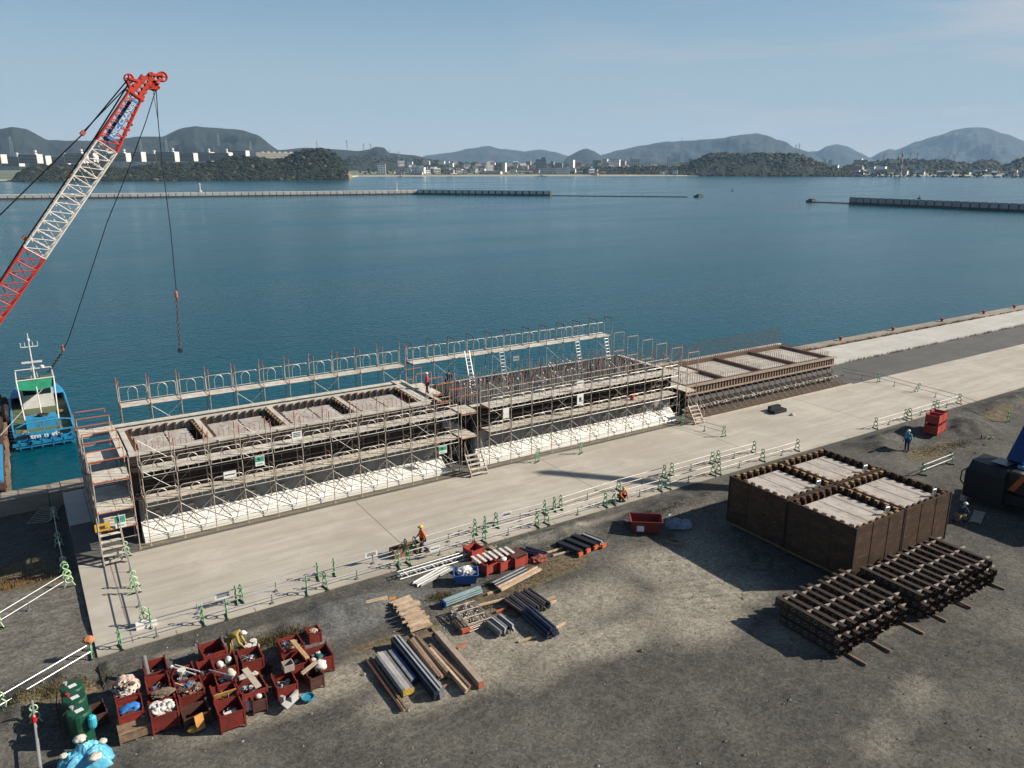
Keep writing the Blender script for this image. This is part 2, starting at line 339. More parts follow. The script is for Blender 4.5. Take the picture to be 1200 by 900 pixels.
def mask(x, y):
    n = noise.noise(Vector((x * .35, y * .35, 2))) * .5; n2 = noise.noise(Vector((x * .12, y * .12, 8))) * .6
    sandy = max(bumpv(x, y, 19.5, 27.2, 8.5, 3.3, .12), bumpv(x, y, 27, 24.5, 5.5, 3.0, .1) * .95, bumpv(x, y, 29.8, 19.5, 4.2, 2.2, -.3) * .9, bumpv(x, y, 28.5, 28, 5, 3.5) * .9,
                bumpv(x, y, 8, 27.8, 6.5, 1.5) * .95, bumpv(x, y, 13.5, 25.6, 5, 1.7), bumpv(x, y, 20, 24.3, 5.5, 1.9), bumpv(x, y, 25.5, 22.6, 4, 2.0) * .95, bumpv(x, y, 1.5, 30.5, 3.5, 2.0) * .75, bumpv(x, y, 28, 14.3, 4.2, 1.6, .3) * .62, bumpv(x, y, 5, 33.6, 6, .7) * .6, bumpv(x, y, 25, 34.1, 9, .7) * .8, bumpv(x, y, 58, 30, 5, 2.5) * .45)
    sandy = sstep(.18, 1.05, sandy + n * .55 + n2 * .3)
    soil = max(bumpv(x, y, 21, 30.8, 5.5, 1.3, .05), bumpv(x, y, 17.5, 28.6, 3.5, .9) * .8, bumpv(x, y, 12.5, 29.6, 3, .5) * .9, bumpv(x, y, 57, 30, 4, 1.6) * .9, bumpv(x, y, 7.2, 32.2, 1.8, .9), bumpv(x, y, -3, 46.5, 5, 4) * 1.0, bumpv(x, y, 71, 32, 6, 1.6) * .7, bumpv(x, y, -1, 33.0, 2.5, .7) * .8)
    soil = sstep(.35, .8, soil + n * .6)
    grit = max(bumpv(x, y, 12, 32.3, 4.5, 1.8), bumpv(x, y, 24.5, 34, 6, .9) * .5, bumpv(x, y, 8.2, 30.8, 2.2, 1.6) * .7)
    grit = sstep(.3, .7, grit + n * .3)
    paved = sstep(1.0, .4, x + n * .2) * sstep(34.5, 35.5, y) * sstep(45.5, 43.0, y + n)
    return sandy, soil, grit, paved
mat_g = bpy.data.materials.new('yard_ground'); mat_g.use_nodes = True
def ground_mat(m):
    n = m.node_tree.nodes; l = m.node_tree.links; b = n['Principled BSDF']; b.inputs['Roughness'].default_value = .95; b.inputs['Specular IOR Level'].default_value = .2
    g = n.new('ShaderNodeNewGeometry'); at_ = n.new('ShaderNodeAttribute'); at_.attribute_name = 'patch'
    sp = n.new('ShaderNodeSeparateColor'); l.new(at_.outputs['Color'], sp.inputs[0])
    def nz(scale, det=6, ro=.65, st=(1, 1, 1), rot=0):
        mp_ = n.new('ShaderNodeMapping'); mp_.inputs['Scale'].default_value = st; mp_.inputs['Rotation'].default_value = (0, 0, rot); l.new(g.outputs['Position'], mp_.inputs[0])
        t = n.new('ShaderNodeTexNoise'); t.inputs['Scale'].default_value = scale; t.inputs['Detail'].default_value = det; t.inputs['Roughness'].default_value = ro; l.new(mp_.outputs[0], t.inputs['Vector']); return t.outputs[0]
    fine = nz(14, 8, .78); med = nz(1.6, 7, .7); big = nz(.22, 5, .6); trk = nz(.5, 5, .6, (1, 7, 1), R(-24))
    def ramp(sock, a, c_, lo, hi):
        r_ = n.new('ShaderNodeMapRange'); r_.inputs[1].default_value = lo; r_.inputs[2].default_value = hi; l.new(sock, r_.inputs[0])
        x = n.new('ShaderNodeMixRGB')
        for k, q in ((1, a), (2, c_)):
            if isinstance(q, tuple): x.inputs[k].default_value = (*q, 1)
            else: l.new(q, x.inputs[k])
        l.new(r_.outputs[0], x.inputs[0]); return x.outputs[0]
    base = ramp(med, (.050, .048, .042), (.084, .080, .070), .35, .68)
    base = ramp(big, base, (.112, .105, .089), .46, .74)
    base = ramp(trk, base, (.108, .098, .080), .60, .78)
    sand = ramp(med, (.27, .243, .195), (.15, .135, .105), .38, .66)
    soil = ramp(nz(3, 7, .7), (.085, .063, .038), (.14, .115, .07), .4, .62)
    grit = ramp(med, (.082, .082, .078), (.125, .123, .115), .35, .7)
    pav = ramp(nz(.8, 6, .7, (1, 3, 1)), (.14, .13, .112), (.08, .075, .066), .4, .66)
    def lay(under, over, ch, lo=.35, hi=.65):
        ad = n.new('ShaderNodeMath'); ad.operation = 'MULTIPLY_ADD'; ad.inputs[1].default_value = .9
        sub = n.new('ShaderNodeMath'); sub.operation = 'SUBTRACT'; sub.inputs[1].default_value = .5; l.new(med, sub.inputs[0])
        l.new(sub.outputs[0], ad.inputs[0]); l.new(ch, ad.inputs[2])
        gd = n.new('ShaderNodeMath'); gd.operation = 'MULTIPLY'; l.new(ad.outputs[0], gd.inputs[0])
        r0 = n.new('ShaderNodeMapRange'); r0.inputs[1].default_value = 0; r0.inputs[2].default_value = .15; l.new(ch, r0.inputs[0]); l.new(r0.outputs[0], gd.inputs[1])
        return ramp(gd.outputs[0], under, over, lo, hi)
    c = lay(base, sand, sp.outputs[0], .12, .85); c = lay(c, soil, sp.outputs[1]); c = lay(c, grit, sp.outputs[2]); c = lay(c, pav, at_.outputs['Alpha'])
    wv = n.new('ShaderNodeTexWave'); wv.wave_type = 'RINGS'; wv.rings_direction = 'Z'; wv.inputs['Scale'].default_value = .55; wv.inputs['Distortion'].default_value = 7; wv.inputs['Detail'].default_value = 3; wv.inputs['Detail Scale'].default_value = .35
    mw = n.new('ShaderNodeMapping'); mw.inputs['Location'].default_value = (-16, 2, 0); l.new(g.outputs['Position'], mw.inputs[0]); l.new(mw.outputs[0], wv.inputs['Vector'])
    wm = n.new('ShaderNodeMath'); wm.operation = 'MULTIPLY'; l.new(wv.outputs['Fac'], wm.inputs[0]); l.new(nz(.13, 4, .6), wm.inputs[1])
    c = ramp(wm.outputs[0], c, (.115, .105, .085), .50, .74)
    # speckle of small stones
    vo = n.new('ShaderNodeTexVoronoi'); vo.inputs['Scale'].default_value = 9; l.new(g.outputs['Position'], vo.inputs['Vector'])
    sepv = n.new('ShaderNodeSeparateColor'); l.new(vo.outputs['Color'], sepv.inputs[0])
    hs = n.new('ShaderNodeHueSaturation'); l.new(c, hs.inputs['Color'])
    v1 = n.new('ShaderNodeMapRange'); v1.inputs[3].default_value = .72; v1.inputs[4].default_value = 1.32; l.new(sepv.outputs[0], v1.inputs[0])
    v2 = n.new('ShaderNodeMapRange'); v2.inputs[1].default_value = .3; v2.inputs[2].default_value = .7; v2.inputs[3].default_value = .65; v2.inputs[4].default_value = 1.4; l.new(fine, v2.inputs[0])
    mm = n.new('ShaderNodeMath'); mm.operation = 'MULTIPLY'; l.new(v1.outputs[0], mm.inputs[0]); l.new(v2.outputs[0], mm.inputs[1]); l.new(mm.outputs[0], hs.inputs['Value'])
    l.new(hs.outputs[0], b.inputs['Base Color'])
    bp = n.new('ShaderNodeBump'); bp.inputs['Strength'].default_value = .7; bp.inputs['Distance'].default_value = .05; l.new(fine, bp.inputs['Height']); l.new(bp.outputs[0], b.inputs['Normal'])
ground_mat(mat_g)
def axis(segs):
    o = []
    for a, b_, st in segs:
        k = max(1, round((b_ - a) / st)); o += [a + (b_ - a) * i / k for i in range(k)]
    return o + [segs[-1][1]]
xs = axis([(-260, -40, 20), (-40, -6, 1.5), (-6, -1, .3), (-1, 38, .22), (38, 85, .4), (85, 140, 2), (140, 400, 20)])
ys = axis([(-200, -20, 20), (-20, 8, 2), (8, 14, .8), (14, 34, .22), (34, 36, .12), (36, 48, .5), (48, 58.6, 1.2)])
V = [(x, y, gz(x, y) - (0.30 if (x > 1.3 and y > 35.6) else 0)) for y in ys for x in xs]
nx = len(xs); F = [(j * nx + i, j * nx + i + 1, (j + 1) * nx + i + 1, (j + 1) * nx + i) for j in range(len(ys) - 1) for i in range(nx - 1)]
me = bpy.data.meshes.new('yard_ground'); me.from_pydata(V, [], F); me.materials.append(mat_g)
ca = me.attributes.new('patch', 'FLOAT_COLOR', 'POINT')
ca.data.foreach_set('color', [c for (x, y, z) in V for c in mask(x, y)])
me.polygons.foreach_set('use_smooth', [True] * len(F))
g = bpy.data.objects.new('ground', me); COL.objects.link(g); struct(g)

def concrete(name, ca_, cb, joint=None, j0=0, streak=(.25, 2.2, 1), stain=(.24, .2, .16)):
    ca_, cb, stain = [tuple(v * ALB for v in q) for q in (ca_, cb, stain)]
    m = bpy.data.materials.new(name); m.use_nodes = True; n = m.node_tree.nodes; l = m.node_tree.links; b = n['Principled BSDF']; b.inputs['Roughness'].default_value = .9; b.inputs['Specular IOR Level'].default_value = .25
    g_ = n.new('ShaderNodeNewGeometry')
    def nz(scale, st=(1, 1, 1), det=6):
        mp_ = n.new('ShaderNodeMapping'); mp_.inputs['Scale'].default_value = st; l.new(g_.outputs['Position'], mp_.inputs[0])
        t = n.new('ShaderNodeTexNoise'); t.inputs['Scale'].default_value = scale; t.inputs['Detail'].default_value = det; t.inputs['Roughness'].default_value = .68; l.new(mp_.outputs[0], t.inputs['Vector']); return t.outputs[0]
    def rp(sock, a, c_, lo, hi):
        r_ = n.new('ShaderNodeMapRange'); r_.inputs[1].default_value = lo; r_.inputs[2].default_value = hi; l.new(sock, r_.inputs[0])
        x = n.new('ShaderNodeMixRGB')
        for k, q in ((1, a), (2, c_)):
            if isinstance(q, tuple): x.inputs[k].default_value = (*q, 1)
            else: l.new(q, x.inputs[k])
        l.new(r_.outputs[0], x.inputs[0]); return x.outputs[0]
    c = rp(nz(.5, streak), ca_, cb, .36, .68); c = rp(nz(1.1, streak), c, stain, .60, .82); c = rp(nz(2.2, (.12, 3.5, 1)), c, stain, .58, .86); c = rp(nz(.35, (1, 1, 1)), c, tuple(v * 1.14 for v in ca_), .5, .8); c = rp(nz(22), c, stain, .58, .92); c = rp(nz(.7, (1, 1.3, 1)), c, tuple(v * .8 for v in stain), .66, .80); c = rp(nz(.09), c, cb, .45, .7)
    if joint:
        sx = n.new('ShaderNodeSeparateXYZ'); l.new(g_.outputs['Position'], sx.inputs[0])
        a1 = n.new('ShaderNodeMath'); a1.operation = 'SUBTRACT'; a1.inputs[1].default_value = j0; l.new(sx.outputs[0], a1.inputs[0])
        a2 = n.new('ShaderNodeMath'); a2.operation = 'PINGPONG'; a2.inputs[1].default_value = joint / 2; l.new(a1.outputs[0], a2.inputs[0])
        c = rp(a2.outputs[0], stain, c, .015, .05)
    l.new(c, b.inputs['Base Color'])
    bp = n.new('ShaderNodeBump'); bp.inputs['Strength'].default_value = .25; bp.inputs['Distance'].default_value = .02; l.new(nz(18), bp.inputs['Height']); l.new(bp.outputs[0], b.inputs['Normal'])
    return m
road_m = concrete('road_concrete', (.53, .485, .415), (.40, .36, .30), 14.4, 2.28)
kerb_m = concrete('kerb_concrete', (.52, .47, .39), (.37, .33, .27), 3.6, .5)
apron_m = concrete('apron_concrete', (.56, .54, .49), (.46, .44, .39), 9.5, 2.0)
asph_m = concrete('grey_hardstanding', (.135, .13, .122), (.10, .097, .09), None, 0, (1, 1.5, 1), (.17, .13, .09))
edge_m = concrete('quay_edge_concrete', (.36, .31, .25), (.28, .24, .19), 6, 0, (1, 1, 1), (.16, .12, .09))
mb = MB(); mb.box(.8, 400, 35.62, 45.0, -.5, .05); struct(mb.build('road', road_m, origin=(0, 0, 0)))
mb = MB(); mb.box(.8, 400, 35.3, 35.6, -.5, .056); struct(mb.build('road_kerb', kerb_m, origin=(0, 0, 0)))
mb = MB(); mb.box(.8, 400, 45.002, 50.8, -.5, .045); struct(mb.build('hardstanding', asph_m, origin=(0, 0, 0)))
mb = MB(); mb.box(.8, 400, 50.802, 56.7, -.5, .055); struct(mb.build('quay_apron', apron_m, origin=(0, 0, 0)))
mb = MB(); mb.box(.8, 400, 57.1, 59.0, -6, .06); mb.box(-260, .79, 57.4, 59.0, -6, .02); mb.box(.8, 400, 56.702, 57.098, -.5, -.06); struct(mb.build('quay_edge', edge_m, origin=(0, 0, 0)))
mb = MB()
for k in range(60):
    x = 66 + k * 2.6 + random.random(); mb.box(x, x + 1.3, 56.8, 57.0, -.05, .10 + .04 * random.random())
tag(mb.build('rail_channel_debris', rustbox), 'dark broken strip of rail channel along the quay edge', 'rail channel')
mb = MB(); mb.box(4, 46.2, 45.3, 46.0, .046, .062); struct(mb.build('dirt_strip', M('dirt', (.25, .22, .16), (.17, .15, .11), 2, .95, 0, .5, .4, 12)))

# ------------------------------------------------------------------ scaffolding
def guard_mb(Lb, y, z0, h=.98):
    m = MB(); r = .024; a, b = .07, Lb - .07; c = .16
    m.path([(a, y, z0), (a, y, z0 + h - c), (a + c * .3, y, z0 + h - c * .3), (a + c, y, z0 + h), (b - c, y, z0 + h), (b - c * .3, y, z0 + h - c * .3), (b, y, z0 + h - c), (b, y, z0)], r)
    m.path([(a, y, z0 + .03), (b, y, z0 + .03)], r)
    for t in (.33, .67): m.bar((a + (b - a) * t, y, z0), (a + (b - a) * t, y, z0 + h * .55), .018, 5)
    mid = (a + b) / 2; rr = .30; pts = []
    for i in range(9):
        an = math.pi * i / 8; pts.append((mid - rr * math.cos(an), y, z0 + h * .55 + (h * .42) * math.sin(an)))
    m.path(pts, r); return m
def put(src, parent, loc):
    c = src.copy(); COL.objects.link(c); c.parent = parent; c.location = loc; return c
def scaffold(label, loc, rz, nb, wd, levels, top, guard='out', bay=1.83, group=None, red=.4, inner0=0.0, toptr=False, trm=None, skipdeck=(), zb=.0, ledger=True, brace=True, onlyg=None, name='scaffold'):
    t = thing(name, label, 'scaffold', loc, rz, group, local=True); t['_o'] = (0, 0, 0)
    def fr(i):
        m = MB()
        for y, b0 in ((0, zb), (wd, inner0)):
            m.k = 0; m.bar((0, y, b0), (0, y, top), .029, 6); m.k = 1; m.bar((0, y, top - red), (0, y, top + .02), .032, 6)
            m.k = 0; m.cbox((0, y, b0 + .01), .16, .16, .02)
            for lv in levels: m.k = 1; m.bar((0, y, lv - .12), (0, y, lv + .02), .045, 6)
        for lv in levels: m.k = 1; m.bar((0, 0, lv - .07), (0, wd, lv - .07), .028, 5)
        if toptr: m.k = 1; m.bar((0, 0, top), (0, wd, top), .034, 5)
        z = max(zb, inner0) + .9; m.k = 0
        while z < top - .4: m.bar((0, 0, z), (0, wd, z), .018, 5); z += 1.7
        return m.build('upright_frame', [steel, trm or redsteel], t)
    f0 = fr(0)
    for i in range(1, nb + 1): c = put(f0, t, (i * bay, 0, 0)); c.rotation_euler = (R(random.uniform(-.5, .5)), R(random.uniform(-.4, .4)), 0)
    dk = MB(); dk.box(.03, bay - .03, .04, wd / 2 - .01, -.05, 0); dk.box(.03, bay - .03, wd / 2 + .01, wd - .04, -.05, 0)
    for x in (.05, bay - .05):
        for y in (.1, wd * .4, wd * .6, wd - .1): dk.cbox((x, y, -.01), .1, .05, .05)
    d0 = None
    for lv in levels:
        for i in range(nb):
            if (i, lv) in skipdeck: continue
            if d0 is None: d0 = dk.build('deck', deckm, t); d0.location = (i * bay, 0, lv)
            else: put(d0, t, (i * bay, 0, lv))
    sides = {'out': [-.035], 'in': [wd + .035], 'both': [-.035, wd + .035], None: []}[guard]
    for y in sides:
        gd = None
        for lv in (onlyg or levels):
            for i in range(nb):
                if gd is None: gd = guard_mb(bay, y, -.28 if guard != 'in' else 0.05).build('guardrail', rail_w, t); gd.location = (0, 0, lv)
                else: put(gd, t, (i * bay, 0, lv))
    if brace:
        for y, z0 in ((0, 0.0),) if guard == 'in' else ((0, .25),) if guard == 'out' else ((0, .25), (wd, .25)):
            br = MB(); h = 1.55; br.bar((.02, y, z0), (bay - .02, y, z0 + h), .014, 4); br.bar((.02, y + .03, z0 + h), (bay - .02, y + .03, z0), .014, 4)
            b0 = None
            for lv in ([2.4, 4.15] if guard == 'in' else [0.4] + [v + .1 for v in levels if v + 1.5 < top]):
                for i in range(nb):
                    if lv > .5 and guard and ((i * 7 + int(lv * 10)) % 3): continue
                    if b0 is None: b0 = br.build('cross_brace', rail_w, t); b0.location = (i * bay, 0, lv)
                    else: put(b0, t, (i * bay, 0, lv))
    if guard == 'out':
        for lv in levels:
            for i in range(nb):
                m = MB(); x = i * bay; m.bar((x, wd, lv + .5), (x + bay, wd, lv + .5), .018, 4); m.bar((x, wd, lv + .95), (x + bay, wd, lv + .95), .018, 4)
                if (i + int(lv)) % 2: m.bar((x + .1, wd + .1, lv - 1.5), (x + bay - .1, wd + .1, lv - .1), .016, 4)
                m.bar((x + bay * .5, wd + .35, lv - 1.6), (x + bay * .5, wd + .35, lv + .6), .022, 4); m.build('inner_rail', steel, t)
    if ledger:
        m = MB()
        for z in (.35, .95): m.bar((-.1, 0, z), (nb * bay + .1, 0, z), .022, 5)
        m.build('base_ledger', rail_w, t)
    return t
scaffold('long two-deck scaffold with arched guardrails along the road face of the leftmost concrete block', (4.53, 45.4, .05), 0, 11, 1.2, [2.65, 4.45], 6.15, inner0=.75, group='scaffolds around the concrete blocks')
s2 = scaffold('long two-deck scaffold with arched guardrails along the road face of the middle concrete block', (27.1, 45.4, .05), 0, 10, 1.2, [2.65, 4.45], 6.15, inner0=.75, group='scaffolds around the concrete blocks')
scaffold('high scaffold walkway with rusty post tops behind the leftmost concrete block, against the sea', (4.75, 54.3, .05), 0, 11, 1.1, [5.9], 7.65, guard='in', inner0=0, group='scaffolds around the concrete blocks', ledger=False)
scaffold('highest scaffold walkway with square-topped frames behind the middle concrete block, ladders leaning on it', (25.65, 54.6, .05), 0, 11, 1.1, [5.9], 7.5, guard='in', toptr=True, trm=M('brown_steel', (.20, .13, .10), (.12, .09, .08), 4, .6), inner0=0, group='scaffolds around the concrete blocks', ledger=False)
scaffold('scaffold run with bright red crossbars at the left end of the leftmost block', (3.95, 45.3, .05), R(90), 6, 1.85, [1.6, 2.65, 4.45], 5.6, guard=None, bay=1.75, toptr=True, red=.1, group='scaffolds around the concrete blocks', ledger=False, skipdeck=[(1, 4.45), (3, 4.45), (4, 4.45), (2, 2.65), (1, 1.6), (2, 1.6), (3, 1.6), (4, 1.6), (5, 1.6)])
scaffold('narrow scaffold passage with red crossbars in the dark gap between leftmost and middle blocks', (26.1, 45.3, .05), R(90), 6, 1.3, [2.65, 4.45], 5.7, guard=None, bay=1.75, toptr=True, red=.1, group='scaffolds around the concrete blocks', ledger=False, skipdeck=[(1, 4.45), (2, 4.45), (5, 4.45)])
scaffold('stepped row of tall thin frames with tan crossbars between the middle and lowest blocks', (47.5, 45.3, .05), R(90), 5, 1.2, [2.65, 4.3], 6.0, guard=None, bay=1.9, toptr=True, trm=M('tan_steel', (.52, .36, .26), (.34, .24, .18), 4, .6), red=.1, group='scaffolds around the concrete blocks', ledger=False, skipdeck=[(q, 4.3) for q in (1, 2, 3, 4)])
# props with hooked feet under the first deck (lean on the sloped footing)
def wallties(label, x0, nb):
    t = thing('footing_props', label, 'footing props', (x0, 46.6, 1.0), 0, 'rows of raking props on the white footings')
    for i in range(nb):
        x = x0 + i * 1.83; m = MB()
        m.bar((x - .05, 46.7, 1.5), (x + .35, 45.98, .48), .024, 5); m.bar((x + .2, 46.7, 1.5), (x + .75, 46.1, .58), .024, 5); m.cbox((x + .05, 46.71, 1.52), .3, .16, .14)
        m.build('raking_prop', steel, t)
wallties('row of short raking props on the white footing of the leftmost block', 5.2, 11)
wallties('row of short raking props on the white footing of the middle block', 27.7, 10)

# ------------------------------------------------------------------ concrete blocks (caissons) under construction
def brk(m, x, y, z, along='x', s=1.0, side=1):
    # one rusty formwork stiffener at the inside top of a wall; projects towards the cell
    if along == 'x':
        m.k = 0; m.cbox((x, y - side * .10, z - .16), .13, .20, .42); m.k = 1; m.cbox((x, y - side * .10, z + .075), .22, .16, .03); m.cbox((x - .1, y - side * .1, z - .02), .03, .16, .16)
    else:
        m.k = 0; m.cbox((x - side * .10, y, z - .16), .20, .13, .42); m.k = 1; m.cbox((x - side * .10, y, z + .075), .16, .22, .03); m.cbox((x - side * .1, y - .1, z - .02), .16, .03, .16)
t1 = thing('concrete_caisson', 'leftmost big concrete block, four pale covered cells on top inside arched-rail scaffolding', 'concrete block', (14, 50, .05), 0)
mb = MB(); mb.prismx([(45.85, .05), (45.85, .36), (46.7, 1.08), (46.8, 1.08), (46.8, .05)], 4.3, 23.9)
for k in range(1, 11): mb.k = 0
mb.build('footing', white_c, t1)
mb = MB(); mb.box(4.35, 23.85, 46.8, 53.6, .052, 2.3); mb.build('wall', grey_c, t1)
def formface(t, x0, x1, z0, z1, y=46.95):
    m = MB(); m.box(x0, x1, y, y + .2, z0, z1)
    n = int((x1 - x0) / .61)
    for i in range(n + 1):
        x = x0 + (x1 - x0) * i / n; m.box(x - .03, x + .03, y - .09, y - .002, z0 + .03, z1 - .03)
    for z in (z0 + .45, (z0 + z1) / 2, z1 - .4): m.box(x0, x1, y - .16, y - .1, z - .05, z + .05)
    m.build('formwork_panel', blackform, t)
formface(t1, 4.2, 24.1, 2.31, 4.95)
mb = MB(); mb.box(4.2, 4.4, 47.42, 53.4, .06, 4.9); mb.box(23.8, 24.0, 47.42, 53.4, .06, 4.9); mb.box(4.42, 23.78, 53.2, 53.4, .06, 4.9); mb.build('formwork_panel', blackform, t1)
CB = {}
XC = [4.4, 8.85, 13.6, 18.35, 23.2]
mb = MB(); mb.box(4.2, 23.4, 47.16, 47.75, 4.3, 5.06); mb.box(4.2, 23.4, 52.35, 52.65, 4.3, 5.06)
for x in XC: mb.box(x - .16, x + .16, 47.752, 52.348, 4.3, 5.06)
mb.build('top_rim', M('rim_concrete', (.62, .58, .51), (.44, .40, .34), 1.5, .85, 0, .45, .3, 12), t1)
for i in range(4):
    x0, x1 = XC[i] + .55, XC[i + 1] - .75; xm = x0 + (x1 - x0) * .56
    mb = MB(); mb.box(x0, xm - .05, 47.9, 51.6, 4.5, 4.72); mb.box(xm + .05, x1, 47.9, 51.6, 4.5, 4.72)
    for q in range(3): mb.bar((x0 + .6 + q, 50 + .3 * q, 4.75), (x0 + 1.0 + q, 50.5, 4.75), .02, 4)
    mb.build('cell_cover', slab_c, t1)
    mb = MB(); mb.box(XC[i] + .165, XC[i + 1] - .165, 47.76, 52.34, 4.2, 4.3); mb.build('cell_floor', blackform, t1)
    for side, pts in (('a', [(XC[i] + .55 + q * (3.6 / 7), 52.33) for q in range(8)]), ('b', [(XC[i + 1] - .17, 48.1 + q * .55) for q in range(8)]), ('c', [(XC[i] + .17, 48.1 + q * .55) for q in range(8)])):
        for (bx, by) in pts:
            if (side) not in CB:
                m = MB(); brk(m, 0, 0, 4.95, 'x' if side == 'a' else 'y', side=-1 if side == 'c' else 1)
                CB[side] = m.build('formwork_bracket', [bracket, bracky if side == 'b' else bracket], t1, origin=(0, 0, 0)); CB[side].location = (bx - 14, by - 50, -.05)
            else: put(CB[side], t1, (bx - 14, by - 50, -.05 + random.uniform(-.04, .03)))
mb = MB()
for i in range(60): mb.bar((4.9 + i * .31, 47.58, 5.06), (4.9 + i * .31, 47.58, 5.55 + .1 * random.random()), .011, 4)
mb.build('starter_bars', rebar_m, t1)['kind'] = 'stuff'
mb = MB(); mb.box(3.75, 4.15, 47.5, 53.3, 4.95, 5.0); mb.box(23.45, 23.7, 47.5, 54.0, 4.98, 5.03); mb.box(24.15, 24.4, 47.4, 54.0, 4.95, 5.0); mb.box(3.6, 24.3, 53.45, 53.95, 4.92, 4.97)
for i in range(24):
    x = 4 + i * .86; mb.bar((x, 53.7, 4.2), (x, 53.7, 4.92), .02, 4)
mb.build('timber_walkway', deckm, t1)

t2 = thing('concrete_caisson', 'middle concrete block, open top full of reinforcing bars with white caps, ladders standing in it', 'concrete block', (36, 50, .05), 0)
mb = MB(); mb.prismx([(45.85, .05), (45.85, .36), (46.7, 1.08), (46.8, 1.08), (46.8, .05)], 26.6, 45.9); mb.build('footing', white_c, t2)
mb = MB(); mb.box(26.7, 45.8, 46.8, 54.0, .052, 2.3); mb.build('wall', grey_c, t2)
formface(t2, 26.6, 46.0, 2.31, 4.2)
mb = MB(); mb.box(26.6, 26.8, 47.42, 54.0, .06, 4.15); mb.box(45.8, 46.0, 47.42, 54.0, .06, 4.15); mb.box(26.82, 45.78, 53.8, 54.0, .06, 4.15); mb.build('formwork_panel', blackform, t2)
mb = MB(); mb.box(26.6, 46.0, 54.02, 54.5, 4.0, 4.07); mb.box(46.02, 46.45, 47.4, 54.0, 4.1, 4.16); mb.box(26.6, 46, 47.05, 47.4, 4.21, 4.27); mb.build('timber_walkway', deckm, t2)
mb = MB()
for i in range(64):
    for j in range(17):
        if random.random() < .18: continue
        x = 27.1 + i * .29 + random.uniform(-.05, .05); y = 47.7 + j * .37 + random.uniform(-.06, .06); h = 4.55 + random.uniform(-.9, 1.0)
        mb.bar((x, y, 2.3), (x + random.uniform(-.06, .06), y + random.uniform(-.06, .06), h), .022, 3, cap=False)
for z in (2.9, 3.5, 4.0):
    for j in range(9): mb.bar((27, 47.9 + j * .7, z), (45.7, 47.9 + j * .7, z), .012, 3, cap=False)
    for i in range(22): mb.bar((27.3 + i * .86, 47.6, z + .03), (27.3 + i * .86, 53.7, z + .03), .012, 3, cap=False)
mb.build('reinforcement', M('rebar_blue', (.15, .19, .22), (.20, .15, .12), 3, .7, .2, .35), t2)['kind'] = 'stuff'
cap0 = None
for i in range(58):
    p = (28 + random.random() * 16.8, 48.6 + random.random() * 4.8, 4.2 + random.random() * .5)
    if cap0 is None:
        m = MB(); m.lathe(p, [(.02, 0), (.07, .03), (.09, .1), (.05, .16), (.02, .18)], 8); cap0 = m.build('rebar_cap', boatwhite, t2); c0p = p
    else: put(cap0, t2, (p[0] - c0p[0], p[1] - c0p[1], p[2] - c0p[2]))
for i in range(27):
    x = 27.6 + (i % 9) * 1.95 + random.random(); y = 48.2 + (i // 9) * 1.7; m = MB()
    m.k = 0; m.bar((x, y, 2.3), (x, y, 5.0), .026, 5); m.bar((x, y + .9, 2.3), (x, y + .9, 5.0), .026, 5); m.k = 1; m.bar((x, y, 5.0), (x, y + .9, 5.0), .03, 5); m.k = 0; m.bar((x, y, 3.6), (x, y + .9, 3.6), .02, 5)
    m.build('inner_frame', [steel, redsteel], t2)

t3 = thing('concrete_caisson', 'lowest and rightmost block, ribbed brown formwork band, black raking face and bristling bars', 'concrete block', (57, 50, .05), 0)
mb = MB(); mb.box(48.2, 68.3, 47.3, 53.6, .05, 1.7); mb.build('wall', blackform, t3)
mb = MB(); mb.prismx([(46.9, .05), (46.9, 1.0), (47.3, 1.75), (47.3, .05)], 48.2, 68.3); mb.build('raking_face', blackform, t3)
mb = MB()
for i in range(55):
    x = 48.0 + i * .372; mb.k = 1; mb.box(x, x + .09, 46.92, 47.1, 1.80, 2.42); mb.k = 0; mb.box(x + .1, x + .36, 46.98, 47.1, 1.82, 2.40)
mb.k = 1; mb.box(47.9, 68.6, 46.75, 47.15, 2.43, 2.52); mb.box(47.9, 68.6, 46.75, 47.1, 1.70, 1.79)
mb.build('ribbed_formwork', [brownform, M('rib_pale', (.42, .34, .27), (.25, .17, .12), 6, .8)], t3)
mb = MB()
XD = [48.2, 53.2, 58.2, 63.2, 68.2]
for x in XD: mb.box(x - .17, x + .17, 47.16, 53.6, 2.2, 2.5)
for a, b in zip(XD, XD[1:]): mb.box(a + .175, b - .175, 47.16, 47.5, 2.2, 2.5); mb.box(a + .175, b - .175, 53.25, 53.6, 2.2, 2.5)
mb.build('top_rim', rebar_m, t3)
mb = MB(); mb.box(47.9, 68.6, 53.62, 53.95, 2.5, 2.62); mb.build('timber_walkway', deckm, t3)
for a, b in zip(XD, XD[1:]):
    mb = MB(); mb.box(a + .3, b - .3, 47.65, 53.1, 2.0, 2.25); mb.build('cell_cover', M('cell_pale', (.66, .61, .54), (.50, .46, .40), 2, .85), t3)
mb = MB()
for i in range(67):
    x = 48.2 + i * .30
    mb.bar((x, 53.45, 2.5), (x, 53.45, 4.3 + .25 * random.random()), .030, 3, cap=False)
    mb.bar((x, 47.4, 2.5), (x, 47.4, 3.05 + .1 * random.random()), .015, 3, cap=False)
for a in XD:
    for j in range(22): mb.bar((a - .1, 47.6 + j * .27, 2.5), (a - .1, 47.6 + j * .27, 3.0 + .15 * random.random()), .011, 3, cap=False); mb.bar((a + .1, 47.7 + j * .27, 2.5), (a + .1, 47.7 + j * .27, 3.0), .011, 3, cap=False)
for i in range(66):
    for j in range(6): mb.bar((48.5 + i * .295, 47.9 + j * .9, 2.25), (48.5 + i * .295, 47.9 + j * .9, 3.05), .010, 3, cap=False)
mb.build('starter_bars', rebar_m, t3)['kind'] = 'stuff'
